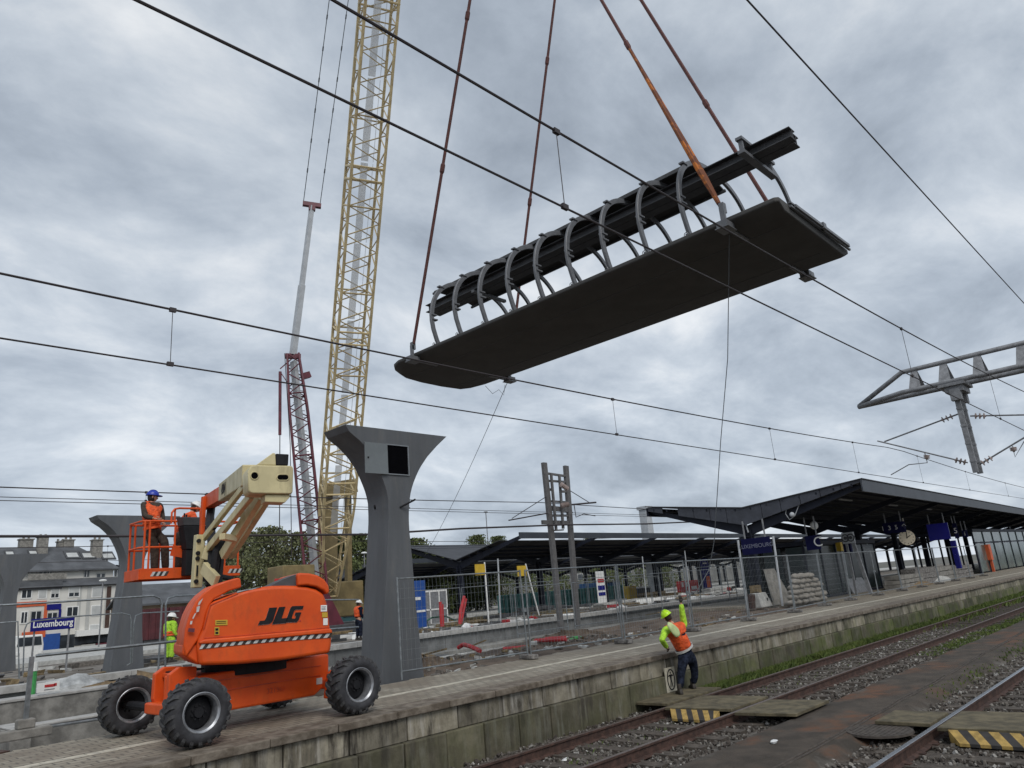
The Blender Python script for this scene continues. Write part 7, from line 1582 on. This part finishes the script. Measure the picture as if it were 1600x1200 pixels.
p = atY(572, 930, 52); t = thing('van', 'dark teal van beyond the tracks left of the near funnel pillar', 'van', (p.x, 52, 0)); b = MB(); b.prism([(p.x - 2.4, 52, .4), (p.x + 2.2, 52, .4), (p.x + 2.2, 52, 1.5), (p.x + 1.6, 52, 2.3), (p.x - 2.4, 52, 2.3)], (0, 1.9, 0)); bo = obj('body', b, 'van_teal', t, bevel=.08)
b = MB(); b.box(p.x - 2.2, p.x + 1.4, 51.97, 51.995, 1.5, 2.1); obj('side_window', b, 'glass_dark', bo)
for q in (-1.5, 1.4): b = MB(); b.lathe((p.x + q, 51.98, .38), (0, 1, 0), [(0, .36), (.2, .36)], 16, True); obj('wheel', b, 'rubber', t)
b = MB(); p0 = atY(545, 936, 50); b.box(p0.x - 1.6, p0.x + 1.2, 49, 50, 0, 1.2, jit=.1); tag(obj('stone_block', b, 'stone_grey'), 'grey concrete block lying before the teal van', 'block')
# slim lamp posts in the far yard
for k, (px_, pt_, y_, lb) in enumerate(((404 // 3 + 27, 907, 75, 'slim grey street lamp in front of the cream apartment block'), (569, 864, 60, 'slim lamp post with white head left of the near pillar'), (759, 800, 70, 'thin mast behind the middle canopy'))):
    p = atY(px_, pt_, y_); b = MB(); b.tube([(p.x, y_, 0), (p.x, y_, p.z)], .06, 6); o = tag(obj('street_lamp', b, 'galv_dull'), lb, 'street lamp' if k < 2 else 'mast'); b = MB(); b.ball((p.x, y_, p.z), .22, 8, 5, (1.6, 1, .5)); obj('lamp_head', b, 'lamp_white' if k < 2 else 'galv_dull', o)

# the canopies follow the platforms, which swing slightly away from the near tracks
for c_ in CANS_: c_.rotation_euler = (0, 0, .045)

rnd = random.Random(21); b = MB()
for k in range(520):
    x = 23 + 60 * rnd.random() ** 1.2; y = 28.6 + 12 * rnd.random() ** 1.5
    if abs(y - 37) < .5: continue
    b.k = rnd.choice((0, 0, 1, 1, 2, 2, 3, 4, 5)); s = rnd.uniform(.06, .34); L2 = s * rnd.uniform(1, 4) * (.5 if b.k == 4 else 1); b.box(x - L2, x + L2, y - s * .5, y + s * .5, MZ, MZ + s * rnd.uniform(.4, 1.3), rz=rnd.random() * 3, jit=s * .2)
tag(obj('debris', b, ['dark_grey', 'wood', 'concrete_light', 'st2', 'red_pipe', 'white']), 'scattered boards, stones, bags and offcuts lying all over the middle platform', 'debris', kind='stuff')
b = MB()
for k in range(200):
    x = rnd.uniform(-2, 22); y = rnd.uniform(22.5, 42); b.k = rnd.choice((0, 1, 2, 3)); s = rnd.uniform(.05, .3); L2 = s * rnd.uniform(1, 5); z = MZ if y > 28 else -.15
    b.box(x - L2, x + L2, y - s * .4, y + s * .4, z, z + s * .7, rz=rnd.random() * 3, jit=s * .2)
tag(obj('debris', b, ['dark_grey', 'wood', 'concrete_light', 'st2']), 'scattered boards and stones around the feet of the two far funnel pillars', 'debris', kind='stuff')
heap('low brown earth heap left of the near funnel pillar beyond the kerb wall', 'earth', 18, 24.0, 3.2, .9, .5, 'sand', z0=-.1, nm='earth_heap', rough=.4)
heap('brown earth bank at the foot of the middle funnel pillar', 'earth', 9.5, 25.8, 3.5, 1.3, .8, 'sand', z0=-.1, nm='earth_heap', rough=.4)
heap('mound of brown soil with roots left of the bent red pipe', 'soil', 13.2, 16.2, 1.3, .8, .34, 'soil_heap', z0=.45, nm='soil_heap', rough=.5)
heap('mound of brown soil behind the red pipe bundle', 'soil', 20.5, 17.6, 3.0, .9, .36, 'soil_heap', z0=.45, nm='soil_heap', rough=.5)
for i, (x, y, h_, lb) in enumerate(((31, 31, 3.6, 'thin grey pole beside the first middle column'), (46.5, 31.5, 3.4, 'thin grey pole right of the twin post mast'), (55, 33, 3.8, 'thin grey pole left of the raised hand'), (63, 31, 3.2, 'thin grey pole behind the fence right of the raised hand'))):
    b = MB(); b.tube([(x, y, MZ), (x + .15, y, MZ + h_)], .045, 6); tag(obj('pole', b, 'pale_grey'), lb, 'pole')
